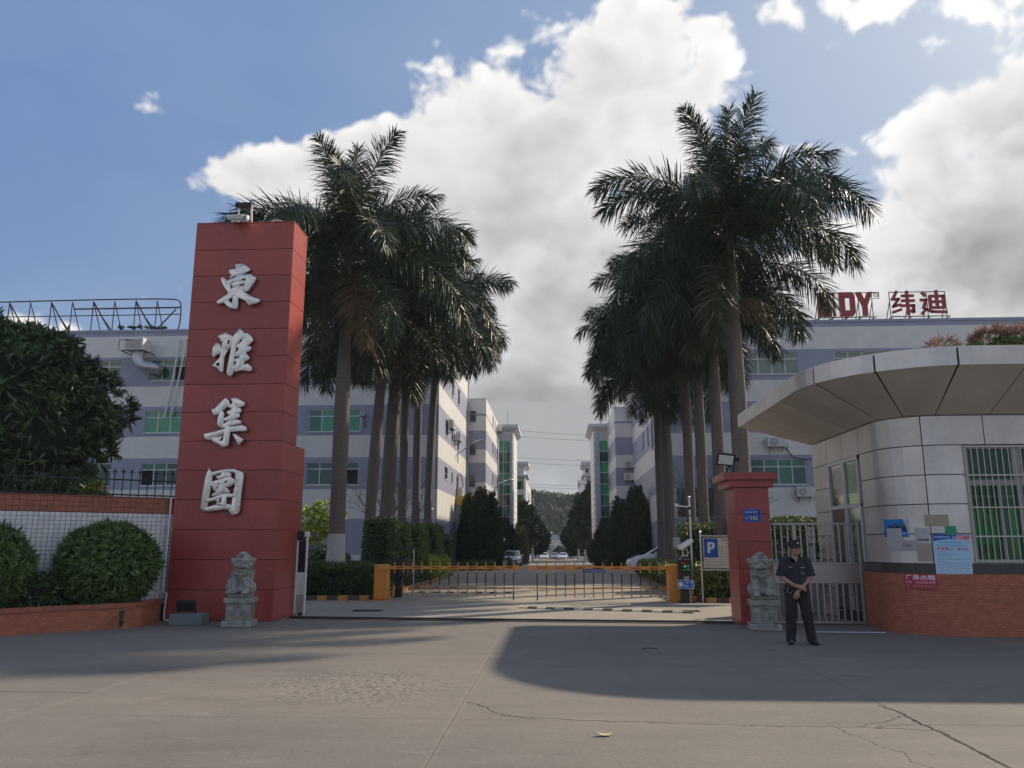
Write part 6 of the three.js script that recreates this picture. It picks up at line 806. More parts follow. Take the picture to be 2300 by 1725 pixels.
// ---------- guardhouse ----------
{
  const t = thing('guardhouse', 'grey panelled guardhouse with a rounded corner and a sweeping canopy', 'guardhouse');
  const XW = 6.42, ZF = -15.56, R = 1.0, CX_ = XW + R, CZ_ = ZF - R, XE = 13, ZB = -20.32;
  // wall line from the far west corner round to the front, as arc length
  const line = (d, o = 0) => { const a = CZ_ - ZB, q = Math.PI / 2 * R; if (d < a) return [XW - o, ZB + d, -1, 0]; if (d < a + q) { const th = (d - a) / R; return [CX_ - (R + o) * Math.cos(th), CZ_ + (R + o) * Math.sin(th), -Math.cos(th), Math.sin(th)]; } return [CX_ + (d - a - q), ZF + o, 0, 1]; };
  const A = CZ_ - ZB, Q = Math.PI / 2 * R, LX = (x) => A + Q + (x - CX_), LZ = (z) => z - ZB;
  const strip = (d0, d1, y0, y1, o0, o1) => { const n = Math.max(1, Math.ceil((d1 - d0) / 0.12)), out = [], inn = []; for (let i = 0; i <= n; i++) { const d = lerp(d0, d1, i / n), a = line(d, o1), b = line(d, o0); out.push([a[0], a[1]]); inn.push([b[0], b[1]]); } return prism([...out, ...inn.reverse()], y0, y1); };
  const r = rng(21), alus = [0.94, 1, 1.05].map((k) => { const m = M.alu.clone(); m.color.multiplyScalar(k); return m; }), pan = (d0, d1, y0, y1, m) => part('panel', uvm(strip(d0 + 0.009, d1 - 0.009, y0 + 0.009, y1 - 0.009, -0.03, 0.0), 1, r() * 5, r() * 5), m ?? alus[Math.floor(r() * 3)], t);
  const W0 = LZ(-19.25), W1 = LZ(-17.22), F0 = LX(7.74), F1 = LX(11.2), J = LX(7.02), end = LX(XE), y = [1.29, 1.84, 2.39, 2.94, 3.50, 4.07];
  part('inner_wall', [strip(0, W0, 0.0, 4.07, -0.2, -0.034), strip(W1, F0, 1.11, 4.07, -0.2, -0.034), strip(W0, W1, 3.52, 4.07, -0.2, -0.034), strip(W0, W1, 0, 0.25, -0.2, -0.034), strip(F0, F1, 3.5, 4.07, -0.2, -0.034), strip(F0, end, 1.11, 1.285, -0.2, -0.034), strip(F1, end, 1.11, 4.07, -0.2, -0.034)], M.seam, t);
  for (let i = 0; i < 5; i++) { pan(0, W0, y[i], y[i + 1]); if (i < 4) { pan(W1, J, y[i], y[i + 1]); pan(J, F0, y[i], y[i + 1]); } } pan(0, W0, 0.66, 1.29); pan(0, W0, 0.02, 0.66);
  for (const [a, b] of [[W0, (W0 + W1) / 2], [(W0 + W1) / 2, W1], [W1, J], [J, LX(8.16)], [LX(8.16), LX(9.3)], [LX(9.3), LX(10.44)], [LX(10.44), LX(11.6)], [LX(11.6), end]]) pan(a, b, 3.5, 4.07);
  for (let i = 0; i < 4; i++) pan(F1, end, y[i], y[i + 1]);
  part('dark_sill_band', strip(W1 - 0.2, end, 1.11, 1.287, -0.1, 0.012), M.darkBand, t); part('brick_base', uvm(strip(W1 - 0.25, end, 0, 1.107, -0.15, 0.03)), M.brick, t);
  part('back_wall', [bx(XW + 0.05, XE, 0, 4.07, ZB, ZB + 0.2), bx(XE - 0.2, XE, 0, 4.07, ZB + 0.203, ZF - 0.04)], M.trimGrey, t); part('floor_slab', prism([...Array(16)].map((_, i) => { const p = line(W1 + (F0 - W1) * i / 15, -0.25); return [p[0], p[1]]; }).concat([[XE - 0.25, ZF - 0.25], [XE - 0.25, ZB + 0.25], [XW + 0.3, ZB + 0.25]]), 0.0, 0.06), M.concrete, t);
  // front window with security bars
  const w = part('front_window', [bx(7.74, 11.2, 1.29, 1.37, ZF - 0.12, ZF - 0.02), bx(7.74, 11.2, 3.42, 3.49, ZF - 0.12, ZF - 0.02), bx(7.74, 7.82, 1.37, 3.42, ZF - 0.12, ZF - 0.02), bx(11.12, 11.2, 1.37, 3.42, ZF - 0.12, ZF - 0.02), bx(7.82, 11.12, 2.73, 2.84, ZF - 0.12, ZF - 0.02), bx(8.62, 8.78, 2.84, 3.42, ZF - 0.118, ZF - 0.022), bx(8.66, 8.76, 1.37, 2.73, ZF - 0.118, ZF - 0.022), bx(8.32, 8.37, 1.37, 2.73, ZF - 0.15, ZF - 0.05), bx(9.8, 9.9, 1.37, 2.73, ZF - 0.118, ZF - 0.022), bx(9.8, 9.9, 2.84, 3.42, ZF - 0.118, ZF - 0.022)], M.frameGrey, t);
  for (const [a, b] of [[7.82, 8.62], [8.78, 9.8], [9.9, 11.12]]) part('pane', bx(a, b, 2.84, 3.42, ZF - 0.08, ZF - 0.072), M.glassClear, w); for (const [a, b, z] of [[7.82, 8.34, -0.11], [8.34, 8.66, -0.07], [8.76, 9.8, -0.08], [9.9, 11.12, -0.08]]) part('pane', bx(a, b, 1.37, 2.73, ZF + z, ZF + z + 0.008), M.glassClear, w);
  const bars = part('window_grille', [1.34, 1.79, 2.32, 2.92, 3.46].map((yy) => bx(7.73, 11.25, yy - 0.012, yy + 0.012, ZF + 0.05, ZF + 0.07)), M.windowBar, t); for (let i = 0; i < 31; i++) part('bar', rbx(7.74 + i * 0.113, 7.758 + i * 0.113, 1.30, 3.48, ZF + 0.028, ZF + 0.049, 0.004, 1), M.windowBar, bars);
  part('interior', [bx(7.5, 12.6, 0.07, 3.9, -18.4, -18.3)], plain([0.42, 0.43, 0.36], 0.9), t); part('lamp_strip', bx(7.8, 10.8, 2.62, 2.68, -17.9, -17.82), plain([0.75, 0.82, 0.7], 0.5), t);
  for (const [x0, x1, y0, y1, z] of [[7.78, 8.75, 1.62, 2.30, -16.3], [8.9, 9.3, 1.1, 2.35, -16.4], [9.6, 10.4, 1.5, 2.2, -16.5]]) part('green_blind', bx(x0, x1, y0, y1, z, z + 0.02), std({ map: dirtTex, color: rgb(0.20, 0.62, 0.14), roughness: 0.7 }), t); part('desk', bx(7.6, 12, 0.7, 1.5, -16.6, -16.2), M.frameGrey, t);
  // side window and door towards the street
  const sw = part('side_window', [bx(XW - 0.01, XW + 0.07, 2.44, 3.50, -19.25, -19.17), bx(XW - 0.01, XW + 0.07, 2.44, 3.5, -18.30, -18.20), bx(XW - 0.01, XW + 0.07, 2.44, 3.5, -17.42, -17.34), bx(XW - 0.008, XW + 0.068, 2.42, 2.50, -19.17, -17.34), bx(XW - 0.008, XW + 0.068, 3.42, 3.5, -19.17, -17.34), bx(XW - 0.01, XW + 0.07, 0.25, 2.42, -18.30, -18.20), bx(XW - 0.01, XW + 0.07, 0.25, 2.42, -17.42, -17.34), bx(XW - 0.01, XW + 0.07, 0.25, 2.42, -19.25, -19.17)], M.frame, t);
  for (const [a, b, m] of [[-19.17, -18.30, M.glassGreenDark], [-18.20, -17.42, M.glassClear]]) part('pane', bx(XW + 0.03, XW + 0.038, 2.5, 3.42, a, b), m, sw); part('pane', bx(XW + 0.03, XW + 0.038, 1.0, 2.42, -18.20, -17.42), M.glassGreen, sw); part('door', [bx(XW + 0.02, XW + 0.05, 0.25, 2.42, -19.16, -18.31), bx(XW + 0.02, XW + 0.05, 0.25, 0.99, -18.19, -17.43)], plain([0.10, 0.075, 0.055], 0.5), t);
  // canopy: a cornice of fascia panels over a soffit that rises outwards, both following the wall line
  const OV = 1.45, yb = 4.745, yt = 5.08, yi = 4.075, TH = (g) => A + R * g * RAD, cuts = [-1.45, 0.42, 1.52, 2.66, TH(20), TH(51), TH(83), LX(8.3), LX(9.5), LX(10.7), LX(11.9), LX(13.1)];
  const along = (d0, d1, o) => { const n = Math.max(1, Math.ceil((d1 - d0) / 0.1)); return [...Array(n + 1)].map((_, i) => line(lerp(d0, d1, i / n), o)); };
  for (let k = 0; k + 1 < cuts.length; k++) {
    const d0 = cuts[k] + 0.007, d1 = cuts[k + 1] - 0.007, o = along(d0, d1, OV), n = along(d0, d1, OV - 0.03);
    part('fascia_panel', uvm(prism([...o, ...n.reverse()].map((p) => [p[0], p[1]]), yb, yt), 1, r() * 5, r() * 5), alus[Math.floor(r() * 3)], t);
    const P = [], I = [], out = along(d0, d1, OV - 0.032), inn = along(Math.max(0.003, d0), Math.max(0.02, d1), 0.002); out.forEach((p, i) => { const q = line(lerp(Math.max(0.003, d0), d1, i / (out.length - 1)), 0.002); P.push(p[0], yb + 0.006, p[1], q[0], yi, q[1]); if (i) { const m = i * 2 - 2; I.push(m, m + 1, m + 2, m + 1, m + 3, m + 2); } });
    const g = new THREE.BufferGeometry(); g.setAttribute('position', new THREE.Float32BufferAttribute(P, 3)); g.setIndex(I); g.computeVertexNormals(); part('soffit_panel', uvm(g, 1, r() * 4, r() * 4), M.soffit, t);
  }
  const rim = along(-1.45, LX(13.1), OV - 0.036).map((p) => [p[0], p[1]]), zB = ZB - 1.45;
  part('roof_slab', uvm(prism([...rim, [13.1 + 0.02, zB + 0.03]], yb + 0.03, yt - 0.03)), M.seam, t); part('roof_top', uvm(prism([...along(-1.45, LX(13.1), OV - 0.004).map((p) => [p[0], p[1]]), [13.12, zB + 0.03]], yt - 0.028, yt + 0.008)), M.alu, t);
  part('soffit_backing', uvm(prism([...along(0, LX(12.9), 0.03).map((p) => [p[0], p[1]]), [12.9, ZB]], yi + 0.01, yb + 0.02)), M.seam, t);
  part('back_fascia', uvm(bx(4.98, 13.1, yb, yt, zB, zB + 0.028)), M.alu, t); part('back_soffit', uvm(quad([4.99, yb + 0.006, zB + 0.03], [13.1, yb + 0.006, zB + 0.03], [13.1, yi, ZB - 0.002], [6.43, yi, ZB - 0.002])), M.soffit, t);
  for (const [x, z, rx, ry, seed, mat, lab] of [[8.22, -15.0, 0.36, 0.27, 3, L.reed, 'reddish feathery plant on the canopy roof, the largest one'], [8.85, -15.0, 0.40, 0.29, 4, L.reed, 'reddish feathery plant on the canopy roof at the right edge'], [7.18, -14.8, 0.22, 0.14, 5, L.reed, 'small reddish tuft on the canopy roof, leftmost'], [8.36, -14.7, 0.36, 0.13, 6, L.hedge, 'green leafy plant low on the canopy roof below the reddish ones'], [7.72, -14.8, 0.09, 0.09, 7, L.hedge, 'tiny green tuft on the canopy roof']]) { const p = thing('roof_plant', lab, 'plant', [x, yt + 0.01, z], 0, null); foliage('foliage', ovalSpots(0, ry * 0.9, 0, rx, ry, 0.3, Math.round(rx * ry * 2600), seed, 0.3), mat === L.reed ? C.wisp : C.hedge, mat, p, seed, 0.7, 1.3); part('stem', rod([0, 0, 0], [0.03, ry, 0], 0.012), M.twig, p); }
  // papers and stickers on the wall: bent to the rounded wall where they sit on it
  const stick = (name, label, cat, x0, x1, y0, y1, tex, o, m = M.paper, cutShape, rough = 0.8) => {
    const dOf = (x) => (x < CX_ ? A + R * Math.acos(clamp((CX_ - x) / R, -1, 1)) : LX(x)), d0 = dOf(x0), d1 = dOf(x1), n = 10, rows = 6, pos = [], uv = [], idx = [];
    for (let j = 0; j <= rows; j++) for (let i = 0; i <= n; i++) { const f = i / n, gq = j / rows, yy = lerp(y0, y1, gq), p = line(lerp(d0, d1, f), o + 0.004 * Math.sin(f * 5 + x0 * 9) * Math.sin(gq * 4 + 1)); pos.push(p[0], yy + (cutShape?.skew ?? 0) * f, p[1]); uv.push(f, gq); if (i < n && j < rows) { const q = j * (n + 1) + i; idx.push(q, q + 1, q + n + 1, q + 1, q + n + 2, q + n + 1); } }
    const g = new THREE.BufferGeometry(); g.setAttribute('position', new THREE.Float32BufferAttribute(pos, 3)); g.setAttribute('uv', new THREE.Float32BufferAttribute(uv, 2)); g.setIndex(idx); g.computeVertexNormals();
    const o2 = part(name, g, tex ? std({ map: tex, roughness: rough, side: THREE.DoubleSide, alphaTest: cutShape?.alpha ? 0.5 : 0, transparent: false }) : m, scene); return tag(o2, label, cat);
  };
  stick('recruitment_poster', 'light blue recruitment poster with red and white headings on the guardhouse wall', 'poster', 7.05, 7.67, 1.01, 1.83, printed(620, 830, (c, w, h) => {
    const gr = c.createLinearGradient(0, 0, 0, h); gr.addColorStop(0, '#8fc4e4'); gr.addColorStop(1, '#c4dcec'); c.fillStyle = gr; c.fillRect(0, 0, w, h); c.fillStyle = '#1c4aa8'; c.beginPath(); c.moveTo(0, 0); c.lineTo(w, 0); c.lineTo(w, 70); c.bezierCurveTo(w * 0.6, 60, w * 0.2, 90, 0, 130); c.closePath(); c.fill(); c.beginPath(); c.moveTo(0, h); c.lineTo(w, h); c.lineTo(w, h - 115); c.bezierCurveTo(w * 0.7, h - 70, w * 0.4, h - 80, 0, h - 78); c.closePath(); c.fill();
    const r = rng(8); c.strokeStyle = '#e8eef6'; smallPrint(c, 26, 34, 11, 30, r, 1.08); c.strokeStyle = '#f4f4f4'; word(c, '招聘', 390, 12, 98, 22, 1.06); c.strokeStyle = '#d8322f'; word(c, '招聘', 390, 12, 98, 12, 1.06); c.strokeStyle = '#cf2f3a'; word(c, '产线普工', 52, 236, 58, 8, 1.16); c.fillStyle = '#cf2f3a'; c.fillRect(322, 262, 7, 7); c.fillRect(322, 284, 7, 7); word(c, '若干名', 388, 236, 58, 8, 1.14);
    c.strokeStyle = '#33455e'; [[90, 140, 18], [36, 190, 26], [40, 360, 14], [40, 402, 12], [40, 446, 28], [40, 520, 28], [40, 562, 28], [40, 606, 28], [40, 648, 27], [40, 690, 26], [40, 728, 17]].forEach(([x, y, n]) => smallPrint(c, x, y, n, 17, r, 1.16)); c.strokeStyle = '#b83a4a'; smallPrint(c, 40, 318, 9, 18, r); smallPrint(c, 40, 484, 9, 18, r); c.strokeStyle = '#c8d8ee'; smallPrint(c, 30, 776, 28, 14, r); smallPrint(c, 30, 800, 16, 14, r);
  }), 0.016, undefined, { skew: -0.012 }, 0.45);
  stick('rent_sticker', 'faded pink sticker with white characters on the brick base', 'sticker', 6.62, 7.05, 0.80, 1.10, printed(430, 300, (c, w, h) => { const r = rng(5); c.fillStyle = '#b0304e'; c.fillRect(0, 0, w, 205); c.fillStyle = '#9c4640'; c.fillRect(0, 205, w, 95); c.fillStyle = '#8c4a40'; for (let i = 0; i < 50; i++) c.fillRect(r() * w, 140 + r() * 140, 30 * r(), 16 * r()); c.strokeStyle = '#f0e4e4'; word(c, '厂房出租', 18, 14, 92, 11, 1.08); c.strokeStyle = '#d9b9bb'; smallPrint(c, 18, 130, 9, 44, r, 1.0); c.strokeStyle = 'rgba(220,190,190,.5)'; smallPrint(c, 20, 196, 8, 44, r, 1.1); }), 0.034, undefined, {}, 0.7);
  stick('torn_poster', 'torn blue poster on the rounded guardhouse wall', 'poster', 6.45, 6.72, 1.78, 2.12, printed(340, 340, (c, w, h) => { c.fillStyle = '#1f78c2'; c.fillRect(0, 0, w, h); c.fillStyle = '#16365c'; c.beginPath(); c.moveTo(70, 150); c.bezierCurveTo(120, 70, 260, 80, 330, 130); c.lineTo(330, 240); c.lineTo(90, 200); c.fill(); c.fillStyle = '#bcd6ea'; for (let i = 0; i < 7; i++) c.fillRect(110 + i * 30, 100 + (i % 3) * 16, 16, 10); c.fillStyle = '#b9b7b8'; c.beginPath(); c.moveTo(w, 0); c.lineTo(w - 70, 0); c.bezierCurveTo(w - 40, 60, w - 30, 140, w - 4, h); c.lineTo(w, h); c.fill(); c.fillStyle = '#2a50b4'; c.fillRect(0, 240, 60, 100); c.fillStyle = '#dfe6ea'; c.fillRect(190, 262, 110, 10); }), 0.004);
  stick('notice_paper', 'white notice pasted over the torn blue poster', 'notice', 6.47, 6.63, 1.60, 1.95, printed(180, 340, (c, w, h) => { c.fillStyle = '#b4b1b2'; c.fillRect(0, 0, w, h); const r = rng(3); c.strokeStyle = '#9b9898'; smallPrint(c, 60, 34, 4, 14, r); for (let i = 0; i < 5; i++) smallPrint(c, 20, 90 + i * 40, 9, 11, r); }), 0.011);
  stick('notice_paper', 'torn whitish paper remnant left of the white and cream notices', 'notice', 6.49, 6.79, 1.52, 1.72, printed(256, 180, (c, w, h) => { c.fillStyle = '#a9a7a9'; c.fillRect(0, 0, w, h); c.fillStyle = '#8f8d90'; c.beginPath(); c.arc(170, 110, 60, Math.PI, 0); c.fill(); }), 0.007);
  stick('notice_paper', 'narrow white printed notice left of the recruitment poster', 'notice', 6.79, 7.0, 1.66, 1.95, printed(210, 300, (c, w, h) => { c.fillStyle = '#b9b8bb'; c.fillRect(0, 0, w, h); const r = rng(6); c.strokeStyle = '#85848a'; for (let i = 0; i < 8; i++) smallPrint(c, 14, 22 + i * 22, 14, 10, r); c.fillStyle = '#3f4043'; c.fillRect(30, 210, 170, 36); c.fillStyle = '#8d8d8e'; c.fillRect(30, 206, 120, 18); }), 0.006);
  stick('notice_paper', 'cream printed notice hanging below the narrow white one', 'notice', 6.80, 7.02, 1.33, 1.665, printed(220, 330, (c, w, h) => { c.fillStyle = '#a79d8e'; c.fillRect(0, 0, w, h); const r = rng(7); c.strokeStyle = '#94897b'; for (let i = 0; i < 7; i++) smallPrint(c, 30, 40 + i * 34, 12, 12, r); }), 0.009);
  stick('blank_card', 'blank cream card above the green card', 'card', 6.95, 7.34, 1.98, 2.19, null, 0.005, plain([0.36, 0.33, 0.25], 0.7)); stick('green_card', 'small green card above the recruitment poster', 'card', 7.26, 7.46, 1.84, 1.98, null, 0.007, plain([0.03, 0.30, 0.15], 0.6));
}
// ---------- barriers, kiosks, signs at the gate ----------
function boom(label, x0, x1, z, n, fromRight, px) {
  const t = thing('barrier_gate', label, 'barrier gate'), bw = 0.21, s = Math.sign(x1 - x0), post = fromRight ? x1 : x0;
  const bx0 = post, g = fromRight ? [rbx(bx0 - 0.16, bx0 + 0.17, 0.02, 1.06, z - 0.55, z + 0.02, 0.03)] : [rbx(bx0 - bw, bx0 + bw, 0.02, 1.05, z - 0.36, z + 0.02, 0.035)];
  const h = part('housing', uvm(g[0], 1, 0.3 * x0, 0.1), M.orange, t); part('plinth', fromRight ? bx(bx0 - 0.18, bx0 + 0.19, 0, 0.02, z - 0.57, z + 0.04) : bx(bx0 - bw - 0.02, bx0 + bw + 0.02, 0, 0.02, z - 0.38, z + 0.04), M.orange, t);
  if (!fromRight) { part('cap_seam', bx(bx0 - bw - 0.002, bx0 + bw + 0.002, 0.865, 0.875, z - 0.3, z + 0.0225), M.rust, h); part('door_seam', [bx(bx0 - bw + 0.03, bx0 + bw - 0.09, 0.075, 0.082, z + 0.018, z + 0.0225), bx(bx0 + bw - 0.095, bx0 + bw - 0.088, 0.082, 0.86, z + 0.018, z + 0.0225)], M.rust, h); part('maker_plate', bx(bx0 - 0.07, bx0 + 0.03, 0.94, 0.965, z + 0.0201, z + 0.024), M.galv, h); part('lock', new THREE.CylinderGeometry(0.012, 0.012, 0.01, 10).rotateX(Math.PI / 2).translate(bx0 - 0.02, 0.78, z + 0.025), M.iron, h); }
  const a = Math.min(x0, x1) + (fromRight ? 0 : bw), b = Math.max(x0, x1) - (fromRight ? 0.16 : 0), zb = z - 0.02;
  part('boom', uvm(bx(a, b, 0.915, 1.005, zb - 0.025, zb + 0.025)), M.orange, t); part('lower_rail', bx(a, b, 0.365, 0.39, zb - 0.012, zb + 0.012), M.orange, t);
  for (let i = 0; i < n; i++) {
    const x = px + i * 0.274, last = fromRight ? i === 0 : i === n - 1; const p = part('picket', [bx(x - 0.018, x + 0.018, 0.81, 1.115, zb + 0.03, zb + 0.055), bx(x - 0.018, x + 0.018, last ? 0.26 : 0.125, 0.46, zb + 0.03, zb + 0.055)], M.orange, t); part('black_sleeve', [bx(x - 0.0165, x + 0.0165, 0.46, 0.81, zb + 0.031, zb + 0.054), ...(last ? [bx(x - 0.018, x + 0.018, 0.03, 0.26, zb + 0.03, zb + 0.055)] : [])], M.black, p);
    part('bolt', [0.955, 0.378].map((y) => new THREE.CylinderGeometry(0.012, 0.012, 0.012, 8).rotateX(Math.PI / 2).translate(x, y, zb + 0.06)), M.iron, p);
    if (i % 2 === 0 && i < n - 1) { part('black_stripe', bx(x + 0.035, x + 0.239, 0.945, 0.972, zb + 0.0251, zb + 0.029), M.black, t); part('black_stripe', bx(x + 0.035, x + 0.239, 0.366, 0.389, zb + 0.0121, zb + 0.015), M.black, t); }
  }
  return t;
}
boom('orange fence-style barrier on the left with its tall orange box', -5.23, -1.02, -24.33, 14, false, -4.82);
const boomR = boom('orange fence-style barrier on the right carrying a small blue label', -0.81, 3.44, -24.15, 14, true, -0.55);
{ const tex = printed(512, 72, (c, w, h) => { c.fillStyle = '#23237a'; c.fillRect(0, 0, w, h); c.strokeStyle = '#d5d5ea'; word(c, '一车一杆', 14, 14, 38, 5, 1.08); smallPrint(c, 196, 16, 4, 36, rng(3), 1.08); smallPrint(c, 360, 16, 4, 32, rng(4), 1.06); }); const s = sheet('label_plate', 0.66, 0.092, 0.008, tex, M.iron, boomR, 0.5); s.position.set(1.11, 0.885, -24.1); }
function ccam(name, label, x, y, z, ry, mat, s = 1) { const k = thing(name, label, 'camera', [x, y, z], ry); part('camera_body', rbx(-0.065 * s, 0.065 * s, -0.06 * s, 0.05 * s, -0.22 * s, 0.22 * s, 0.02), mat, k); part('sunshield', [bx(-0.085 * s, 0.085 * s, 0.055 * s, 0.065 * s, -0.24 * s, 0.29 * s), bx(-0.09 * s, -0.082 * s, -0.02 * s, 0.055 * s, -0.24 * s, 0.27 * s), bx(0.082 * s, 0.09 * s, -0.02 * s, 0.055 * s, -0.24 * s, 0.27 * s)], mat, k); part('lens', new THREE.CylinderGeometry(0.045 * s, 0.045 * s, 0.02 * s, 14).rotateX(Math.PI / 2).translate(0, -0.005 * s, 0.225 * s), M.blackGloss, k); return k; }
{
  const k = thing('parking_kiosk', 'black parking kiosk with a lit red and green display', 'kiosk', [3.72, 0, -23.95]); // P mark, display rows, card reader
  part('post', rbx(-0.13, 0.13, 0.0, 0.55, -0.10, 0.08, 0.01), M.black, k); part('foot', rbx(-0.2, 0.22, 0, 0.05, -0.2, 0.2, 0.02), M.black, k); part('cabinet', rbx(-0.19, 0.19, 0.55, 1.30, -0.14, 0.10, 0.015), M.black, k);
  const tex = printed(256, 200, (c, w, h) => { c.fillStyle = '#060606'; c.fillRect(0, 0, w, h); const r = rng(5); c.strokeStyle = '#7a1410'; smallPrint(c, 14, 22, 12, 17, r, 1.1); c.strokeStyle = '#ff3a2a'; smallPrint(c, 46, 22, 4, 17, r, 1.1); c.strokeStyle = '#0c4a24'; smallPrint(c, 14, 72, 10, 16, r, 1.1); smallPrint(c, 14, 118, 10, 16, r, 1.1); smallPrint(c, 14, 160, 11, 16, r, 1.1); c.strokeStyle = '#22f0a0'; smallPrint(c, 180, 72, 3, 16, r, 1.1); c.strokeStyle = '#20b060'; smallPrint(c, 180, 118, 2, 16, r); smallPrint(c, 80, 160, 3, 16, r); c.strokeStyle = '#35c58a'; smallPrint(c, 170, 160, 4, 16, r); });
  const sc = shadows(new THREE.Mesh(new THREE.BoxGeometry(0.32, 0.28, 0.012), [M.black, M.black, M.black, M.black, std({ map: tex, emissiveMap: tex, emissive: rgb(1, 1, 1), emissiveIntensity: 0.8, roughness: 0.3 }), M.black])); sc.name = 'display_screen'; sc.position.set(0, 1.02, 0.108); k.add(sc);
  const pt = printed(128, 128, (c, w, h) => { c.fillStyle = '#0b0b0c'; c.fillRect(0, 0, w, h); c.fillStyle = '#d6d6d6'; c.font = 'bold 118px sans-serif'; c.fillText('P', 26, 106); }); sheet('parking_mark', 0.10, 0.10, 0.006, pt, M.black, k, 0.5).position.set(-0.13, 1.235, 0.104); part('title_strip', bx(-0.06, 0.16, 1.215, 1.228, 0.1005, 0.104), M.frameGrey, k); part('card_reader', rbx(-0.05, 0.10, 0.62, 0.74, 0.1, 0.112, 0.005), M.frameGrey, k);
  const lt = new THREE.PointLight(rgb(0.5, 1, 0.7), 0.02, 2); lt.position.set(3.72, 1.02, -23.80); lt.castShadow = true; lt.name = 'display_glow'; scene.add(lt);
  part('camera_stalk', [tube([[0.02, 1.3, 0], [-0.03, 1.36, 0], [-0.03, 1.46, 0], [0.0, 1.52, 0.02]], 0.018), tube([[0.05, 1.3, 0], [0.11, 1.36, 0], [0.1, 1.46, 0], [0.05, 1.52, 0.02]], 0.012), rbx(-0.09, 0.1, 1.3, 1.325, -0.05, 0.05, 0.006)], M.white, k);
  const c = ccam('gate_camera', 'white tilted plate camera on top of the black parking kiosk', 3.74, 1.62, -23.9, 0.9, M.white); c.rotation.order = 'YXZ'; c.rotation.x = -0.42; c.rotation.y = 2.15;
  tag(part('control_box', rbx(3.55, 3.75, 1.55, 1.85, -24.9, -24.8, 0.01), M.frameGrey, scene), 'flat grey control box behind the gate camera', 'box');
  const l = thing('parking_kiosk', 'black camera post behind the left orange barrier box', 'kiosk', [-5.0, 0, -25.9]); part('post', rbx(-0.14, 0.12, 0, 0.62, -0.1, 0.1, 0.015), M.black, l); part('cabinet', rbx(-0.34, 0.30, 0.62, 1.18, -0.18, 0.16, 0.03), M.black, l); part('camera_stalk', [tube([[0.0, 1.18, 0], [0.04, 1.3, 0], [0.05, 1.42, 0]], 0.02), rbx(-0.2, 0.15, 1.18, 1.2, -0.1, 0.1, 0.005)], M.iron, l);
  const c2 = ccam('gate_camera', 'dark gate camera on the left black post', -4.95, 1.50, -25.85, -1.2, M.iron, 0.85); c2.rotation.order = 'YXZ'; c2.rotation.x = 0.22;
  tag(part('sensor_pole', rod([-4.72, 0, -27.0], [-4.72, 1.5, -27.0], 0.025), M.galv, scene), 'thin grey pole at the kerb behind the left barrier', 'pole');
}
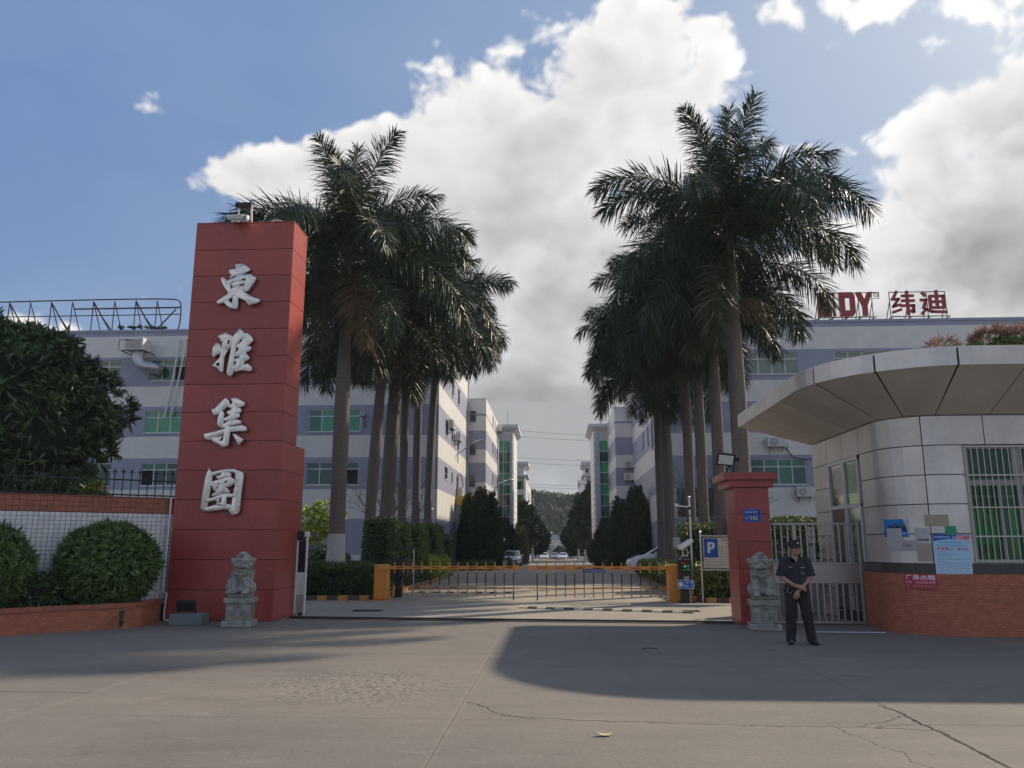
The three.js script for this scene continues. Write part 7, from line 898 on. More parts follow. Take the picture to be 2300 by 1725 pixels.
{ // small blue notice by the kiosk
  const s = thing('small_sign', 'small blue and white notice board leaning at the foot of the black kiosk', 'sign', [3.68, 0, -23.55]); const tex = printed(420, 210, (c, w, h) => { c.fillStyle = '#c7d4de'; c.fillRect(0, 0, w, h); c.fillStyle = '#1c62b4'; c.fillRect(12, 12, w - 24, h - 24); c.fillStyle = '#d6d8da'; c.beginPath(); c.arc(78, 106, 58, 0, 7); c.fill(); c.strokeStyle = '#dce6ee'; word(c, '一车一杆', 148, 28, 56, 8, 1.12); smallPrint(c, 150, 116, 4, 56, rng(2), 1.14); }); const b = sheet('board', 0.46, 0.235, 0.012, tex, M.galv, s, 0.4); b.position.set(0, 0.53, 0); b.rotation.z = -0.03; part('stand', rod([0.12, 0, -0.02], [0.1, 0.45, -0.015], 0.013), M.galv, s);
  const p = thing('parking_sign', 'parking tariff board with a white P on blue, on stainless posts', 'sign', [5.12, 0, -24.05]);
  const tb = printed(1400, 760, (c, w, h) => { c.fillStyle = '#b9b1a5'; c.fillRect(0, 0, w, h); c.fillStyle = '#114c98'; c.fillRect(20, 20, 350, 480); c.fillStyle = '#c9cad0'; c.font = 'bold 390px sans-serif'; c.fillText('P', 78, 390); const r = rng(4); c.strokeStyle = '#3f3a34'; smallPrint(c, 480, 34, 13, 50, r, 1.22); smallPrint(c, 590, 128, 4, 38, r, 1.6); smallPrint(c, 830, 128, 6, 38, r, 1.5); for (const [y, n] of [[212, 4], [295, 7], [380, 8], [460, 9]]) { smallPrint(c, 400, y, 2, 38, r, 1.6); smallPrint(c, 560, y, 3, 40, r, 1.5); smallPrint(c, 790, y + 6, n * 2, 26, r, 1.25); } c.lineWidth = 2; c.strokeStyle = '#857e74'; for (const y of [104, 190, 272, 354, 436, 516]) { c.beginPath(); c.moveTo(372, y); c.lineTo(w - 14, y); c.stroke(); } for (const x of [520, 760]) { c.beginPath(); c.moveTo(x, 190); c.lineTo(x, 516); c.stroke(); } c.strokeStyle = '#5a544c'; for (let i = 0; i < 5; i++) { smallPrint(c, 30, 540 + i * 42, 11 + (i * 5) % 8, 20, r); smallPrint(c, 400, 540 + i * 42, 10 + (i * 3) % 6, 20, r); smallPrint(c, 830, 560 + i * 38, 18, 22, r); } });
  const bd = sheet('board', 1.62, 0.86, 0.03, tb, M.galv, p, 0.55); bd.position.set(-0.02, 1.40, 0.0);
  part('top_rail', rod([-0.9, 1.885, 0], [0.9, 1.885, 0], 0.022), M.stainless, p); part('bottom_rail', rod([-0.86, 0.915, 0], [0.86, 0.915, 0], 0.026), M.stainless, p); for (const x of [-0.9, 0.9]) { part('post', rod([x, 0, 0], [x, 1.95, 0], 0.026), M.stainless, p); part('finial', ball(x, 1.985, 0, 0.045), M.chrome, p); }
  const k = thing('camera_pole', 'tall thin steel pole with a side camera behind the parking kiosk', 'pole', [4.17, 0, -25.4]); part('pole', rod([0, 0, 0], [0, 3.05, 0], 0.035), M.stainless, k); part('knob', ball(0, 3.08, 0, 0.05), M.chrome, k); part('camera_arm', [bar([-0.42, 2.82, 0.02], [0, 2.78, 0], 0.035), rbx(-0.46, -0.34, 2.8, 2.88, -0.03, 0.1, 0.02)], M.white, k); part('clamp', [rbx(-0.045, 0.045, 2.7, 2.78, -0.045, 0.045, 0.01), rbx(-0.045, 0.045, 2.5, 2.54, -0.045, 0.045, 0.01)], M.iron, k);
  const y = thing('yellow_sign', 'yellow notice board with black print behind the last clipped hedge', 'sign', [-7.05, 0, -46.2]); const ty = printed(512, 460, (c, w, h) => { c.fillStyle = '#c3bd1c'; c.fillRect(0, 0, w, h); c.strokeStyle = '#2c2b12'; const r = rng(2); smallPrint(c, 40, 60, 11, 34, r, 1.2); smallPrint(c, 80, 140, 8, 34, r, 1.2); smallPrint(c, 90, 220, 7, 34, r, 1.2); smallPrint(c, 90, 300, 6, 34, r, 1.2); }); const yb = sheet('board', 1.25, 0.92, 0.03, ty, M.galv, y); yb.position.set(0, 1.12, 0.01); part('frame', [bx(-0.66, 0.66, 1.58, 1.62, -0.02, 0.03), bx(-0.66, 0.66, 0.62, 0.66, -0.02, 0.03), bx(-0.67, -0.63, 0, 1.7, -0.02, 0.03), bx(0.63, 0.67, 0, 1.7, -0.02, 0.03)], M.galv, y);
}
// lamp bollards and rails down the street
for (const [x, z, lab] of [[-4.3, -66, 'lamp bollard beside the parked pair of cars, left of the street'], [-3.1, -110, 'lamp bollard farther along the left side of the street'], [3.0, -108, 'lamp bollard on the right side of the street, opposite the far left one']]) { const t = thing('lamp_bollard', lab, 'bollard', [x, gy(z), z], 0, 'lamp bollards along the street'); part('post', rod([0, 0, 0], [0, 2.1, 0], 0.14, 0.11, 10), M.galv, t); part('lamp_head', lathe([[0.01, 2.4], [0.22, 2.34], [0.24, 2.22], [0.14, 2.1]], 12), M.white, t); }
for (const [a, b, lab] of [[-4.9, -3.2, 'low steel side rail left of the far left lamp bollard'], [3.1, 4.6, 'low steel side rail right of the far right lamp bollard']]) { const t = thing('side_rail', lab, 'railing', [0, gy(-110), -110.5]); part('rail', [bar([a, 1.9, 0], [b, 1.9, 0], 0.06), bar([a, 1.2, 0], [b, 1.2, 0], 0.06), bar([a, 0.5, 0], [b, 0.5, 0], 0.06)], M.galv, t); part('post', [bar([a, 0, 0], [a, 1.95, 0], 0.08), bar([b, 0, 0], [b, 1.95, 0], 0.08)], M.galv, t); }
{ const t = thing('yellow_post', 'yellow warning post beside the second parked car', 'post', [-4.05, gy(-96), -96]); part('post', rod([0, 0, 0], [0, 1.0, 0], 0.09), M.iron, t); part('yellow_band', rod([0, 1.0, 0], [0, 2.4, 0], 0.095), plain([0.75, 0.62, 0.05], 0.5), t);
  const f = thing('garden_statue', 'pale heron-like garden statue before the right cypresses', 'statue', [4.15, gy(-78), -78]); part('body', [lathe([[0.01, 0], [0.6, 0.05], [0.42, 0.35], [0.2, 0.7], [0.12, 1.0], [0.1, 1.5], [0.16, 2.0], [0.1, 2.3], [0.05, 2.5]], 12), tube([[0, 2.3, 0], [-0.05, 2.6, 0.05], [-0.22, 2.75, 0.1], [-0.5, 2.62, 0.2]], 0.08)], M.white, f); part('crest', new THREE.SphereGeometry(0.3, 12, 8).scale(1, 0.4, 0.8).translate(-0.05, 2.78, 0), M.white, f);
  for (const [x, z, lab] of [[-4.6, -67.5, 'yellow painted kerb box under the first parked car bumper'], [-3.9, -95.5, 'yellow painted kerb box beside the yellow post']]) { const k = part('painted_block', uvm(rbx(x - 0.6, x + 0.6, gy(z), gy(z) + 0.6, z - 0.4, z + 0.4, 0.05)), M.wornYellow, scene); tag(k, lab, 'block'); } }

// ---------- surface nets: one continuous mesh from a distance field ----------
function nets(f, lo, hi, cell) {
  const n = [0, 1, 2].map((k) => Math.ceil((hi[k] - lo[k]) / cell) + 1), [nx, ny, nz] = n, S = new Float32Array(nx * ny * nz), id = (i, j, k) => (k * ny + j) * nx + i;
  for (let k = 0; k < nz; k++) for (let j = 0; j < ny; j++) for (let i = 0; i < nx; i++) S[id(i, j, k)] = f(lo[0] + i * cell, lo[1] + j * cell, lo[2] + k * cell);
  const vi = new Int32Array(nx * ny * nz).fill(-1), P = [], I = [], E = [[0, 1], [2, 3], [4, 5], [6, 7], [0, 2], [1, 3], [4, 6], [5, 7], [0, 4], [1, 5], [2, 6], [3, 7]];
  for (let k = 0; k + 1 < nz; k++) for (let j = 0; j + 1 < ny; j++) for (let i = 0; i + 1 < nx; i++) { const c = [0, 1, 2, 3, 4, 5, 6, 7].map((q) => S[id(i + (q & 1), j + ((q >> 1) & 1), k + (q >> 2))]); let m = 0; for (let q = 0; q < 8; q++) if (c[q] < 0) m |= 1 << q; if (m === 0 || m === 255) continue; let x = 0, y = 0, z = 0, w = 0; for (const [a, b] of E) if ((c[a] < 0) !== (c[b] < 0)) { const t = c[a] / (c[a] - c[b]); x += lerp(a & 1, b & 1, t); y += lerp((a >> 1) & 1, (b >> 1) & 1, t); z += lerp(a >> 2, b >> 2, t); w++; } vi[id(i, j, k)] = P.length / 3; P.push(lo[0] + (i + x / w) * cell, lo[1] + (j + y / w) * cell, lo[2] + (k + z / w) * cell); }
  const q4 = (a, b, c, d, flip) => { if (a < 0 || b < 0 || c < 0 || d < 0) return; flip ? I.push(a, c, b, a, d, c) : I.push(a, b, c, a, c, d); };
  for (let k = 1; k + 1 < nz; k++) for (let j = 1; j + 1 < ny; j++) for (let i = 1; i + 1 < nx; i++) { const s = S[id(i, j, k)] < 0; if (s !== S[id(i + 1, j, k)] < 0) q4(vi[id(i, j - 1, k - 1)], vi[id(i, j, k - 1)], vi[id(i, j, k)], vi[id(i, j - 1, k)], !s); if (s !== S[id(i, j + 1, k)] < 0) q4(vi[id(i - 1, j, k - 1)], vi[id(i, j, k - 1)], vi[id(i, j, k)], vi[id(i - 1, j, k)], s); if (s !== S[id(i, j, k + 1)] < 0) q4(vi[id(i - 1, j - 1, k)], vi[id(i, j - 1, k)], vi[id(i, j, k)], vi[id(i - 1, j, k)], !s); }
  const g = new THREE.BufferGeometry(); g.setAttribute('position', new THREE.Float32BufferAttribute(P, 3)); g.setIndex(I); g.computeVertexNormals(); return g;
}
const smin = (a, b, k) => { const h = Math.max(k - Math.abs(a - b), 0) / k; return Math.min(a, b) - h * h * k * 0.25; }, smax = (a, b, k) => -smin(-a, -b, k);
function cap(p, q, r0, r1) { const ax = p[0], ay = p[1], az = p[2], bx_ = q[0] - ax, by = q[1] - ay, bz = q[2] - az, L2 = bx_ * bx_ + by * by + bz * bz; return (x, y, z) => { const t = clamp(((x - ax) * bx_ + (y - ay) * by + (z - az) * bz) / L2, 0, 1); return Math.hypot(x - ax - bx_ * t, y - ay - by * t, z - az - bz * t) - lerp(r0, r1, t); }; }
function ell(c, r, rot = 0) { const cs = Math.cos(rot), sn = Math.sin(rot); return (x, y, z) => { x -= c[0]; y -= c[1]; z -= c[2]; const u = x * cs + y * sn, v = -x * sn + y * cs; const k = Math.sqrt((u / r[0]) ** 2 + (v / r[1]) ** 2 + (z / r[2]) ** 2), k2 = Math.sqrt((u / r[0] ** 2) ** 2 + (v / r[1] ** 2) ** 2 + (z / r[2] ** 2) ** 2); return k2 < 1e-9 ? -Math.min(...r) : k * (k - 1) / k2; }; }
const blend = (list, k) => (x, y, z) => { let d = 9; for (const f of list) d = smin(d, f(x, y, z), k); return d; };

// ---------- guardian lions ----------
function lion(label, x, z, turn, seed, mirror) {
  const t = thing('stone_lion', label, 'lion statue', [x, 0, z], turn), s = mirror ? -1 : 1, r = rng(seed), jig = (v) => v + (r() - 0.5) * 0.01;
  part('plinth_foot', uvm(rbx(-0.30, 0.30, 0, 0.13, -0.27, 0.27, 0.025)), M.stone, t); const dado = part('plinth_block', uvm(rbx(-0.235, 0.235, 0.13, 0.47, -0.215, 0.215, 0.012)), M.stone, t);
  part('carved_panel', [...Array(14)].map((_, i) => { const a = (i % 7) / 7, sd = i < 7; const g = new THREE.TorusGeometry(0.03 + 0.02 * r(), 0.012, 5, 10, 3 + 3 * r()).rotateZ(r() * 6); return sd ? g.translate(-0.15 + 0.3 * r(), 0.2 + 0.2 * r(), 0.216) : g.rotateY(Math.PI / 2).translate(0.236 * s, 0.2 + 0.2 * r(), -0.14 + 0.28 * r()); }).concat([bx(-0.225, -0.2, 0.15, 0.45, 0.214, 0.225), bx(0.2, 0.225, 0.15, 0.45, 0.214, 0.225), bx(-0.198, 0.198, 0.43, 0.45, 0.214, 0.225), rbx(-0.05, 0.06, 0.2, 0.36, 0.2, 0.232, 0.02)]), M.stone, dado);
  part('plinth_cap', uvm(rbx(-0.28, 0.28, 0.47, 0.58, -0.25, 0.25, 0.015)), M.stone, t); part('rock_base', uvm(rbx(-0.22, 0.22, 0.58, 0.65, -0.2, 0.2, 0.03)), M.stone, t);
  const X = (v) => v * s, B = [];
  B.push(ell([0, 0.74, -0.06], [0.25, 0.12, 0.22]), ell([X(0.0), 0.92, -0.06], [0.19, 0.20, 0.17]), ell([0, 1.05, 0.03], [0.20, 0.16, 0.16]), ell([X(-0.19), 0.76, 0.02], [0.10, 0.13, 0.17]), ell([X(0.19), 0.76, -0.02], [0.09, 0.13, 0.16]));
  B.push(cap([X(0.12), 1.0, 0.08], [X(0.14), 0.80, 0.16], 0.075, 0.06), cap([X(0.14), 0.80, 0.16], [X(0.14), 0.68, 0.19], 0.06, 0.065), cap([X(-0.14), 1.0, 0.08], [X(-0.12), 0.82, 0.17], 0.075, 0.06), cap([X(-0.12), 0.82, 0.17], [X(-0.10), 0.70, 0.19], 0.055, 0.065), ell([X(0.14), 0.69, 0.22], [0.07, 0.045, 0.08]), ell([X(-0.10), 0.71, 0.22], [0.08, 0.06, 0.08]), ell([X(-0.2), 0.68, 0.14], [0.08, 0.05, 0.1]));
  for (let i = 0; i < 4; i++) B.push(cap([X(0.095 + i * 0.03), 0.70, 0.26], [X(0.095 + i * 0.03), 0.665, 0.295], 0.017, 0.013));
  const H = [X(0.03), 1.25, 0.1], h = (a, b, c) => [H[0] + X(a), H[1] + b, H[2] + c];
  B.push(ell(H, [0.165, 0.165, 0.155]), ell(h(0, -0.05, 0.12), [0.12, 0.055, 0.09]), ell(h(0, -0.135, 0.10), [0.105, 0.04, 0.085]), ell(h(0, 0.01, 0.17), [0.05, 0.035, 0.04]), ell(h(-0.07, 0.045, 0.13), [0.055, 0.035, 0.04]), ell(h(0.07, 0.045, 0.13), [0.055, 0.035, 0.04]), cap(h(-0.13, 0.085, 0.10), h(-0.03, 0.075, 0.16), 0.024, 0.03), cap(h(0.13, 0.085, 0.10), h(0.03, 0.075, 0.16), 0.024, 0.03), ell(h(0, 0.15, 0.02), [0.10, 0.10, 0.10]));
  for (const e of [-1, 1]) B.push(cap(h(e * 0.15, 0.02, 0.0), h(e * 0.235, 0.10, -0.01), 0.04, 0.022), ell(h(e * 0.20, 0.05, 0.0), [0.035, 0.075, 0.02], e * s * -0.5));
  const curl = []; for (let i = 0; i < 60; i++) { const a = i * 2.39996, yy = 1 - (i / 60) * 1.75, q = Math.sqrt(Math.max(0, 1 - yy * yy)), v = [Math.cos(a) * q, yy, Math.sin(a) * q]; if (v[2] > 0.45 && v[1] < 0.62) continue; curl.push(ell([H[0] + v[0] * 0.175, H[1] + v[1] * 0.175 + 0.01, H[2] - 0.02 + v[2] * 0.155], [0.036, 0.036, 0.036])); }
  for (let i = 0; i < 9; i++) curl.push(ell(h(-0.1 + i * 0.025, -0.19 - 0.03 * Math.sin(i / 8 * 3.14), 0.05 + 0.06 * Math.sin(i / 8 * 3.14)), [0.03, 0.04, 0.03]));
  const body = blend(B, 0.026), hair = blend(curl, 0.006), mouth = ell(h(0, -0.098, 0.17), [0.11, 0.026, 0.085]), collar = (px, py, pz) => Math.hypot(Math.hypot(px - H[0] * 0.5, pz - 0.05) - 0.18, (py - 1.075) - 0.25 * (pz * -0.35)) - 0.022, bell = ell([X(0.02), 1.02, 0.215], [0.035, 0.035, 0.03]);
  const cub = blend([ell([X(-0.22), 0.80, 0.10], [0.07, 0.085, 0.075]), ell([X(-0.21), 0.90, 0.12], [0.05, 0.05, 0.05])], 0.03), tail = cap([X(0.1), 0.8, -0.22], [X(0.16), 1.1, -0.24], 0.06, 0.035);
  const f = (a, b, c) => { let d = smin(body(a, b, c), hair(a, b, c), 0.012); d = smin(d, collar(a, b, c), 0.01); d = Math.min(d, bell(a, b, c)); d = smin(d, cub(a, b, c), 0.012); d = smin(d, tail(a, b, c), 0.02); d = smax(d, -mouth(a, b, c), 0.01); const eye = Math.min(ell(h(-0.072, 0.05, 0.17), [0.018, 0.014, 0.014])(a, b, c), ell(h(0.072, 0.05, 0.17), [0.018, 0.014, 0.014])(a, b, c)); d = Math.min(d, eye); return d + 0.006 * noise3(a * 30, b * 30, c * 30) + 0.007 * Math.sin(Math.atan2(a, c + 0.1) * 18 + b * 20) * (b > 0.72 && b < 0.98 ? 1 : 0); };
  part('lion', uvm(nets(f, [-0.36, 0.60, -0.36], [0.36, 1.52, 0.40], 0.0105)), M.stone, t); return t;
}
lion('weathered stone guardian lion on a carved plinth before the red sign pillar', -6.46, -16.62, 0.10, 5, false);
lion('stone guardian lion on a carved plinth between the gate pillar and the guard', 4.08, -16.55, -0.12, 6, true);

// ---------- the guard ----------
{
  const t = thing('person', 'guard in a black short-sleeved uniform and cap, hands crossed in front', 'person', [4.075, 0, -14.22], -0.06);
  const skin = std({ color: rgb(0.40, 0.205, 0.135), roughness: 0.55 }), cloth = std({ color: rgb(0.020, 0.021, 0.026), roughness: 0.85, bumpMap: grainBump, bumpScale: 0.0015 }), cloth2 = std({ color: rgb(0.016, 0.016, 0.019), roughness: 0.88, bumpMap: grainBump, bumpScale: 0.0015 });
  // joints: viewer's left is the person's right. Person faces +z, head turned towards -x a little to +x
  const J = { neck: [0, 1.42, -0.01], rs: [-0.175, 1.355, -0.01], ls: [0.19, 1.355, -0.01], re: [-0.235, 1.09, 0.03], le: [0.215, 1.09, 0.02], rw: [-0.045, 0.955, 0.165], lw: [0.03, 0.90, 0.15], hips: [0, 0.93, -0.01], rh: [-0.09, 0.86, 0], lh: [0.095, 0.86, 0], rk: [-0.115, 0.47, 0.02], lk: [0.14, 0.47, 0.025], ra: [-0.14, 0.085, -0.02], la: [0.19, 0.085, 0.0] };
  const arm = [cap(J.rs, J.re, 0.052, 0.042), cap(J.re, J.rw, 0.041, 0.028), cap(J.ls, J.le, 0.052, 0.042), cap(J.le, J.lw, 0.041, 0.028)];
  const bodyF = blend([...arm, ell([0, 1.2, -0.01], [0.165, 0.24, 0.10]), ell([0, 0.97, 0], [0.155, 0.15, 0.105]), cap([0, 1.36, -0.02], [0.005, 1.50, 0.005], 0.055, 0.05), cap(J.rs, J.ls, 0.05, 0.05), cap(J.rh, J.rk, 0.082, 0.055), cap(J.lh, J.lk, 0.082, 0.055), cap(J.rk, J.ra, 0.052, 0.036), cap(J.lk, J.la, 0.052, 0.036), cap(J.ra, [-0.165, 0.03, 0.11], 0.035, 0.03), cap(J.la, [0.23, 0.03, 0.12], 0.035, 0.03)], 0.04);
  const body = nets(bodyF, [-0.36, -0.02, -0.2], [0.36, 1.50, 0.3], 0.012);
  // head on its own fine grid, turned towards the viewer's right
  const hd = [0.005, 1.572, 0.012], yaw = 0.42, cy = Math.cos(yaw), sy = Math.sin(yaw), loc = (x, y, z) => { x -= hd[0]; z -= hd[2]; return [x * cy - z * sy, y - hd[1], x * sy + z * cy]; };
  const HD = [ell([0, 0.03, -0.012], [0.076, 0.088, 0.092]), ell([0, -0.04, 0.022], [0.062, 0.072, 0.066]), ell([0, -0.092, 0.048], [0.034, 0.024, 0.03]), cap([0, 0.01, 0.085], [0, -0.028, 0.106], 0.010, 0.015), ell([-0.017, -0.032, 0.094], [0.011, 0.009, 0.012]), ell([0.017, -0.032, 0.094], [0.011, 0.009, 0.012]), ell([-0.046, -0.022, 0.062], [0.024, 0.022, 0.02]), ell([0.046, -0.022, 0.062], [0.024, 0.022, 0.02]), cap([-0.052, 0.028, 0.070], [-0.016, 0.026, 0.084], 0.009, 0.009), cap([0.052, 0.028, 0.070], [0.016, 0.026, 0.084], 0.009, 0.009), cap([-0.024, -0.064, 0.080], [0.024, -0.064, 0.080], 0.008, 0.008), cap([-0.02, -0.074, 0.079], [0.02, -0.074, 0.079], 0.008, 0.008)];
  const headB = blend(HD, 0.016), eyeS = [ell([-0.031, 0.008, 0.080], [0.017, 0.0085, 0.01]), ell([0.031, 0.008, 0.080], [0.017, 0.0085, 0.01])], ears = [ell([-0.079, -0.005, -0.008], [0.013, 0.034, 0.02], 0.15), ell([0.079, -0.005, -0.008], [0.013, 0.034, 0.02], -0.15)], lips = cap([-0.022, -0.069, 0.092], [0.022, -0.069, 0.092], 0.0028, 0.0028), nk = cap([0.0, 1.36, -0.02], [0.004, 1.50, 0.002], 0.056, 0.052);
  const head = nets((x, y, z) => { const [a, b, c] = loc(x, y, z); let d = headB(a, b, c); for (const e of eyeS) d = smax(d, -e(a, b, c), 0.006); d = smax(d, -lips(a, b, c), 0.003); for (const e of ears) d = smin(d, e(a, b, c), 0.008); return smin(d, nk(x, y, z), 0.03); }, [-0.12, 1.40, -0.14], [0.14, 1.71, 0.15], 0.0038);
  // hands: right hand (viewer's left) rests over the left forearm, left hand hangs below it
  function hand(w, palmC, dir, nrm, curl, sgn, scale = 1) { const d = V3(...dir).normalize(), n = V3(...nrm).normalize(), side = V3().crossVectors(d, n).normalize().multiplyScalar(sgn), o = V3(...palmC), F = [], at = (a, b, c) => [o.x + d.x * a + side.x * b + n.x * c, o.y + d.y * a + side.y * b + n.y * c, o.z + d.z * a + side.z * b + n.z * c]; F.push([cap(w, at(-0.03, 0, 0), 0.027, 0.027), cap(at(-0.028, -0.016, 0), at(0.035, -0.022, 0), 0.019, 0.017), cap(at(-0.028, 0.016, 0), at(0.035, 0.022, 0), 0.019, 0.017), cap(at(-0.02, 0, 0), at(0.038, 0, 0), 0.019, 0.016)]); const fing = []; [[-0.029, 0.056], [-0.0095, 0.068], [0.0105, 0.064], [0.029, 0.050]].forEach(([b, l]) => { const p0 = at(0.036, b, 0), p1 = at(0.036 + l * 0.45, b * 1.08, -curl * 0.35 * l), p2 = at(0.036 + l * 0.78, b * 1.1, -curl * 0.95 * l), p3 = at(0.036 + l * 0.92, b * 1.1, -curl * 1.55 * l); fing.push(cap(p0, p1, 0.0098, 0.009), cap(p1, p2, 0.009, 0.0082), cap(p2, p3, 0.0082, 0.007)); }); const t0 = at(-0.015, -0.03, -0.004), t1 = at(0.018, -0.052, -0.014), t2 = at(0.045, -0.052, -0.026); fing.push(cap(t0, t1, 0.013, 0.011), cap(t1, t2, 0.011, 0.0085)); const palm = blend(F[0], 0.022), fg = blend(fing, 0.004); return nets((x, y, z) => smin(palm(x, y, z), fg(x, y, z), 0.010), [o.x - 0.15, o.y - 0.16, o.z - 0.13], [o.x + 0.15, o.y + 0.15, o.z + 0.13], 0.0042); }
  const rHand = hand(J.rw, [0.035, 0.935, 0.195], [0.92, -0.28, 0.02], [0.1, 0.35, 0.95], 0.55, 1), lHand = hand(J.lw, [-0.035, 0.835, 0.165], [-0.45, -0.92, 0.05], [-0.1, 0.1, 0.98], 0.35, 1);
  part('body', [body, head, rHand, lHand], skin, t);
  part('eyes', [[-0.031], [0.031]].map(([a]) => { const g = new THREE.SphereGeometry(0.010, 12, 8).translate(a, 0.008, 0.073); return g; }).map((g) => g.rotateY(yaw).translate(...hd)), plain([0.05, 0.035, 0.03], 0.2), t); part('eyebrows', [cap2([-0.05, 0.034, 0.079], [-0.016, 0.036, 0.093], 0.005), cap2([0.05, 0.034, 0.079], [0.016, 0.036, 0.093], 0.005)].map((g) => g.rotateY(yaw).translate(...hd)), plain([0.02, 0.016, 0.014], 0.8), t);
  function cap2(a, b, r) { return rod(a, b, r, r, 6); }
  part('hair', new THREE.SphereGeometry(0.091, 20, 14, 0, Math.PI * 2, 0.9, 1.0).scale(0.90, 1.0, 1.05).translate(0, 0.022, -0.018).rotateY(yaw).translate(...hd), plain([0.02, 0.018, 0.017], 0.8), t);
  // shirt, trousers, belt, cap, shoes
  const wr = (x, y, z) => 0.007 * noise3(x * 9 + y * 6, y * 5, z * 9) + 0.004 * noise3(x * 22, y * 12 + x * 8, z * 20);
  const shirtF = blend([ell([0, 1.21, -0.01], [0.205, 0.25, 0.135]), ell([0, 1.02, 0.0], [0.198, 0.17, 0.138]), cap([-0.165, 1.345, -0.015], [0.17, 1.345, -0.015], 0.072, 0.072), cap(J.rs, [-0.245, 1.13, 0.02], 0.078, 0.088), cap(J.ls, [0.235, 1.13, 0.015], 0.078, 0.088), cap([0, 1.36, -0.025], [0, 1.42, -0.02], 0.085, 0.074)], 0.045);
  const cutF = (x, y, z) => { let d = shirtF(x, y, z) + wr(x, y, z); d = Math.max(d, 0.905 - y); const sl = Math.abs(x) > 0.15 ? 1.115 + 0.10 * Math.abs(Math.abs(x) - 0.24) - y : -1; if (Math.abs(x) > 0.165) d = Math.max(d, sl); if (y > 1.36) d = Math.max(d, 0.066 - Math.hypot(x, z + 0.012)); d = Math.max(d, y - 1.445); const v = Math.max(Math.abs(x) - Math.max(0, (y - 1.30)) * 0.42, -z); if (y > 1.30) d = Math.max(d, -v); return d; };
  part('shirt', nets(cutF, [-0.38, 0.88, -0.22], [0.38, 1.50, 0.22], 0.0085), cloth, t);
  part('collar', [[-1], [1]].map(([s]) => new THREE.ExtrudeGeometry(new THREE.Shape([[0, 0], [0.075, 0.045], [0.085, 0.085], [0.02, 0.075]].map((p) => new THREE.Vector2(...p))), { depth: 0.006, bevelEnabled: true, bevelSize: 0.003, bevelThickness: 0.003, bevelSegments: 1 }).rotateX(-0.5).scale(s, 1, 1).translate(s * 0.012, 1.335, 0.115)), cloth, t);
  const trF = blend([ell([0, 0.93, -0.005], [0.19, 0.13, 0.13]), cap([-0.092, 0.87, -0.005], [-0.118, 0.47, 0.012], 0.112, 0.086), cap([0.097, 0.87, -0.005], [0.145, 0.47, 0.018], 0.112, 0.086), cap([-0.118, 0.47, 0.012], [-0.142, 0.06, -0.01], 0.086, 0.078), cap([0.145, 0.47, 0.018], [0.192, 0.06, 0.012], 0.086, 0.078)], 0.03);
  part('trousers', nets((x, y, z) => Math.max(trF(x, y, z) + wr(x, y * 1.3, z) * 1.1, y - 0.985, 0.045 - y), [-0.3, 0.02, -0.2], [0.36, 1.02, 0.2], 0.0095), cloth2, t);
  part('belt', new THREE.TorusGeometry(0.192, 0.02, 8, 36).scale(1, 0.70, 1).rotateX(Math.PI / 2).translate(0, 0.965, -0.002), M.black, t); part('buckle', rbx(-0.04, 0.02, 0.95, 0.985, 0.135, 0.15, 0.006), M.frameGrey, t); part('key_clip', [tube([[-0.15, 0.95, 0.1], [-0.18, 0.88, 0.12], [-0.13, 0.84, 0.125], [-0.09, 0.88, 0.13]], 0.004)], M.frameGrey, t);
  for (const [x, z, a] of [[-0.155, 0.045, -0.12], [0.21, 0.075, 0.3]]) part('shoe', nets(blend([ell([0, 0.045, -0.06], [0.045, 0.05, 0.06]), ell([0, 0.035, 0.05], [0.05, 0.04, 0.10]), ell([0, 0.07, -0.03], [0.046, 0.05, 0.06])], 0.03), [-0.08, 0.0, -0.16], [0.08, 0.15, 0.18], 0.008).rotateY(a).translate(x, 0, z - 0.03), M.black, t);
  const crown = lathe([[0.001, 0.142], [0.05, 0.141], [0.088, 0.130], [0.100, 0.108], [0.101, 0.060], [0.097, 0.046]], 28).scale(0.92, 1, 1.06); { const p = crown.attributes.position; for (let i = 0; i < p.count; i++) if (p.getY(i) > 0.09) p.setY(i, p.getY(i) + 0.012 * p.getZ(i) / 0.1); crown.computeVertexNormals(); }
  const brim = new THREE.CylinderGeometry(0.103, 0.108, 0.007, 24, 1, false, -1.05, 2.1).scale(0.92, 1, 1.5).rotateX(0.16).translate(0, 0.052, 0.0); const capP = part('cap', crown.translate(0, 0, -0.006).rotateY(yaw).translate(...hd), cloth, t); part('brim', brim.rotateY(yaw).translate(...hd), cloth, capP); part('cap_badge', [rbx(-0.02, 0.022, 0.084, 0.104, 0.098, 0.104, 0.002)].map((g) => g.rotateY(yaw).translate(...hd)), M.galv, capP);
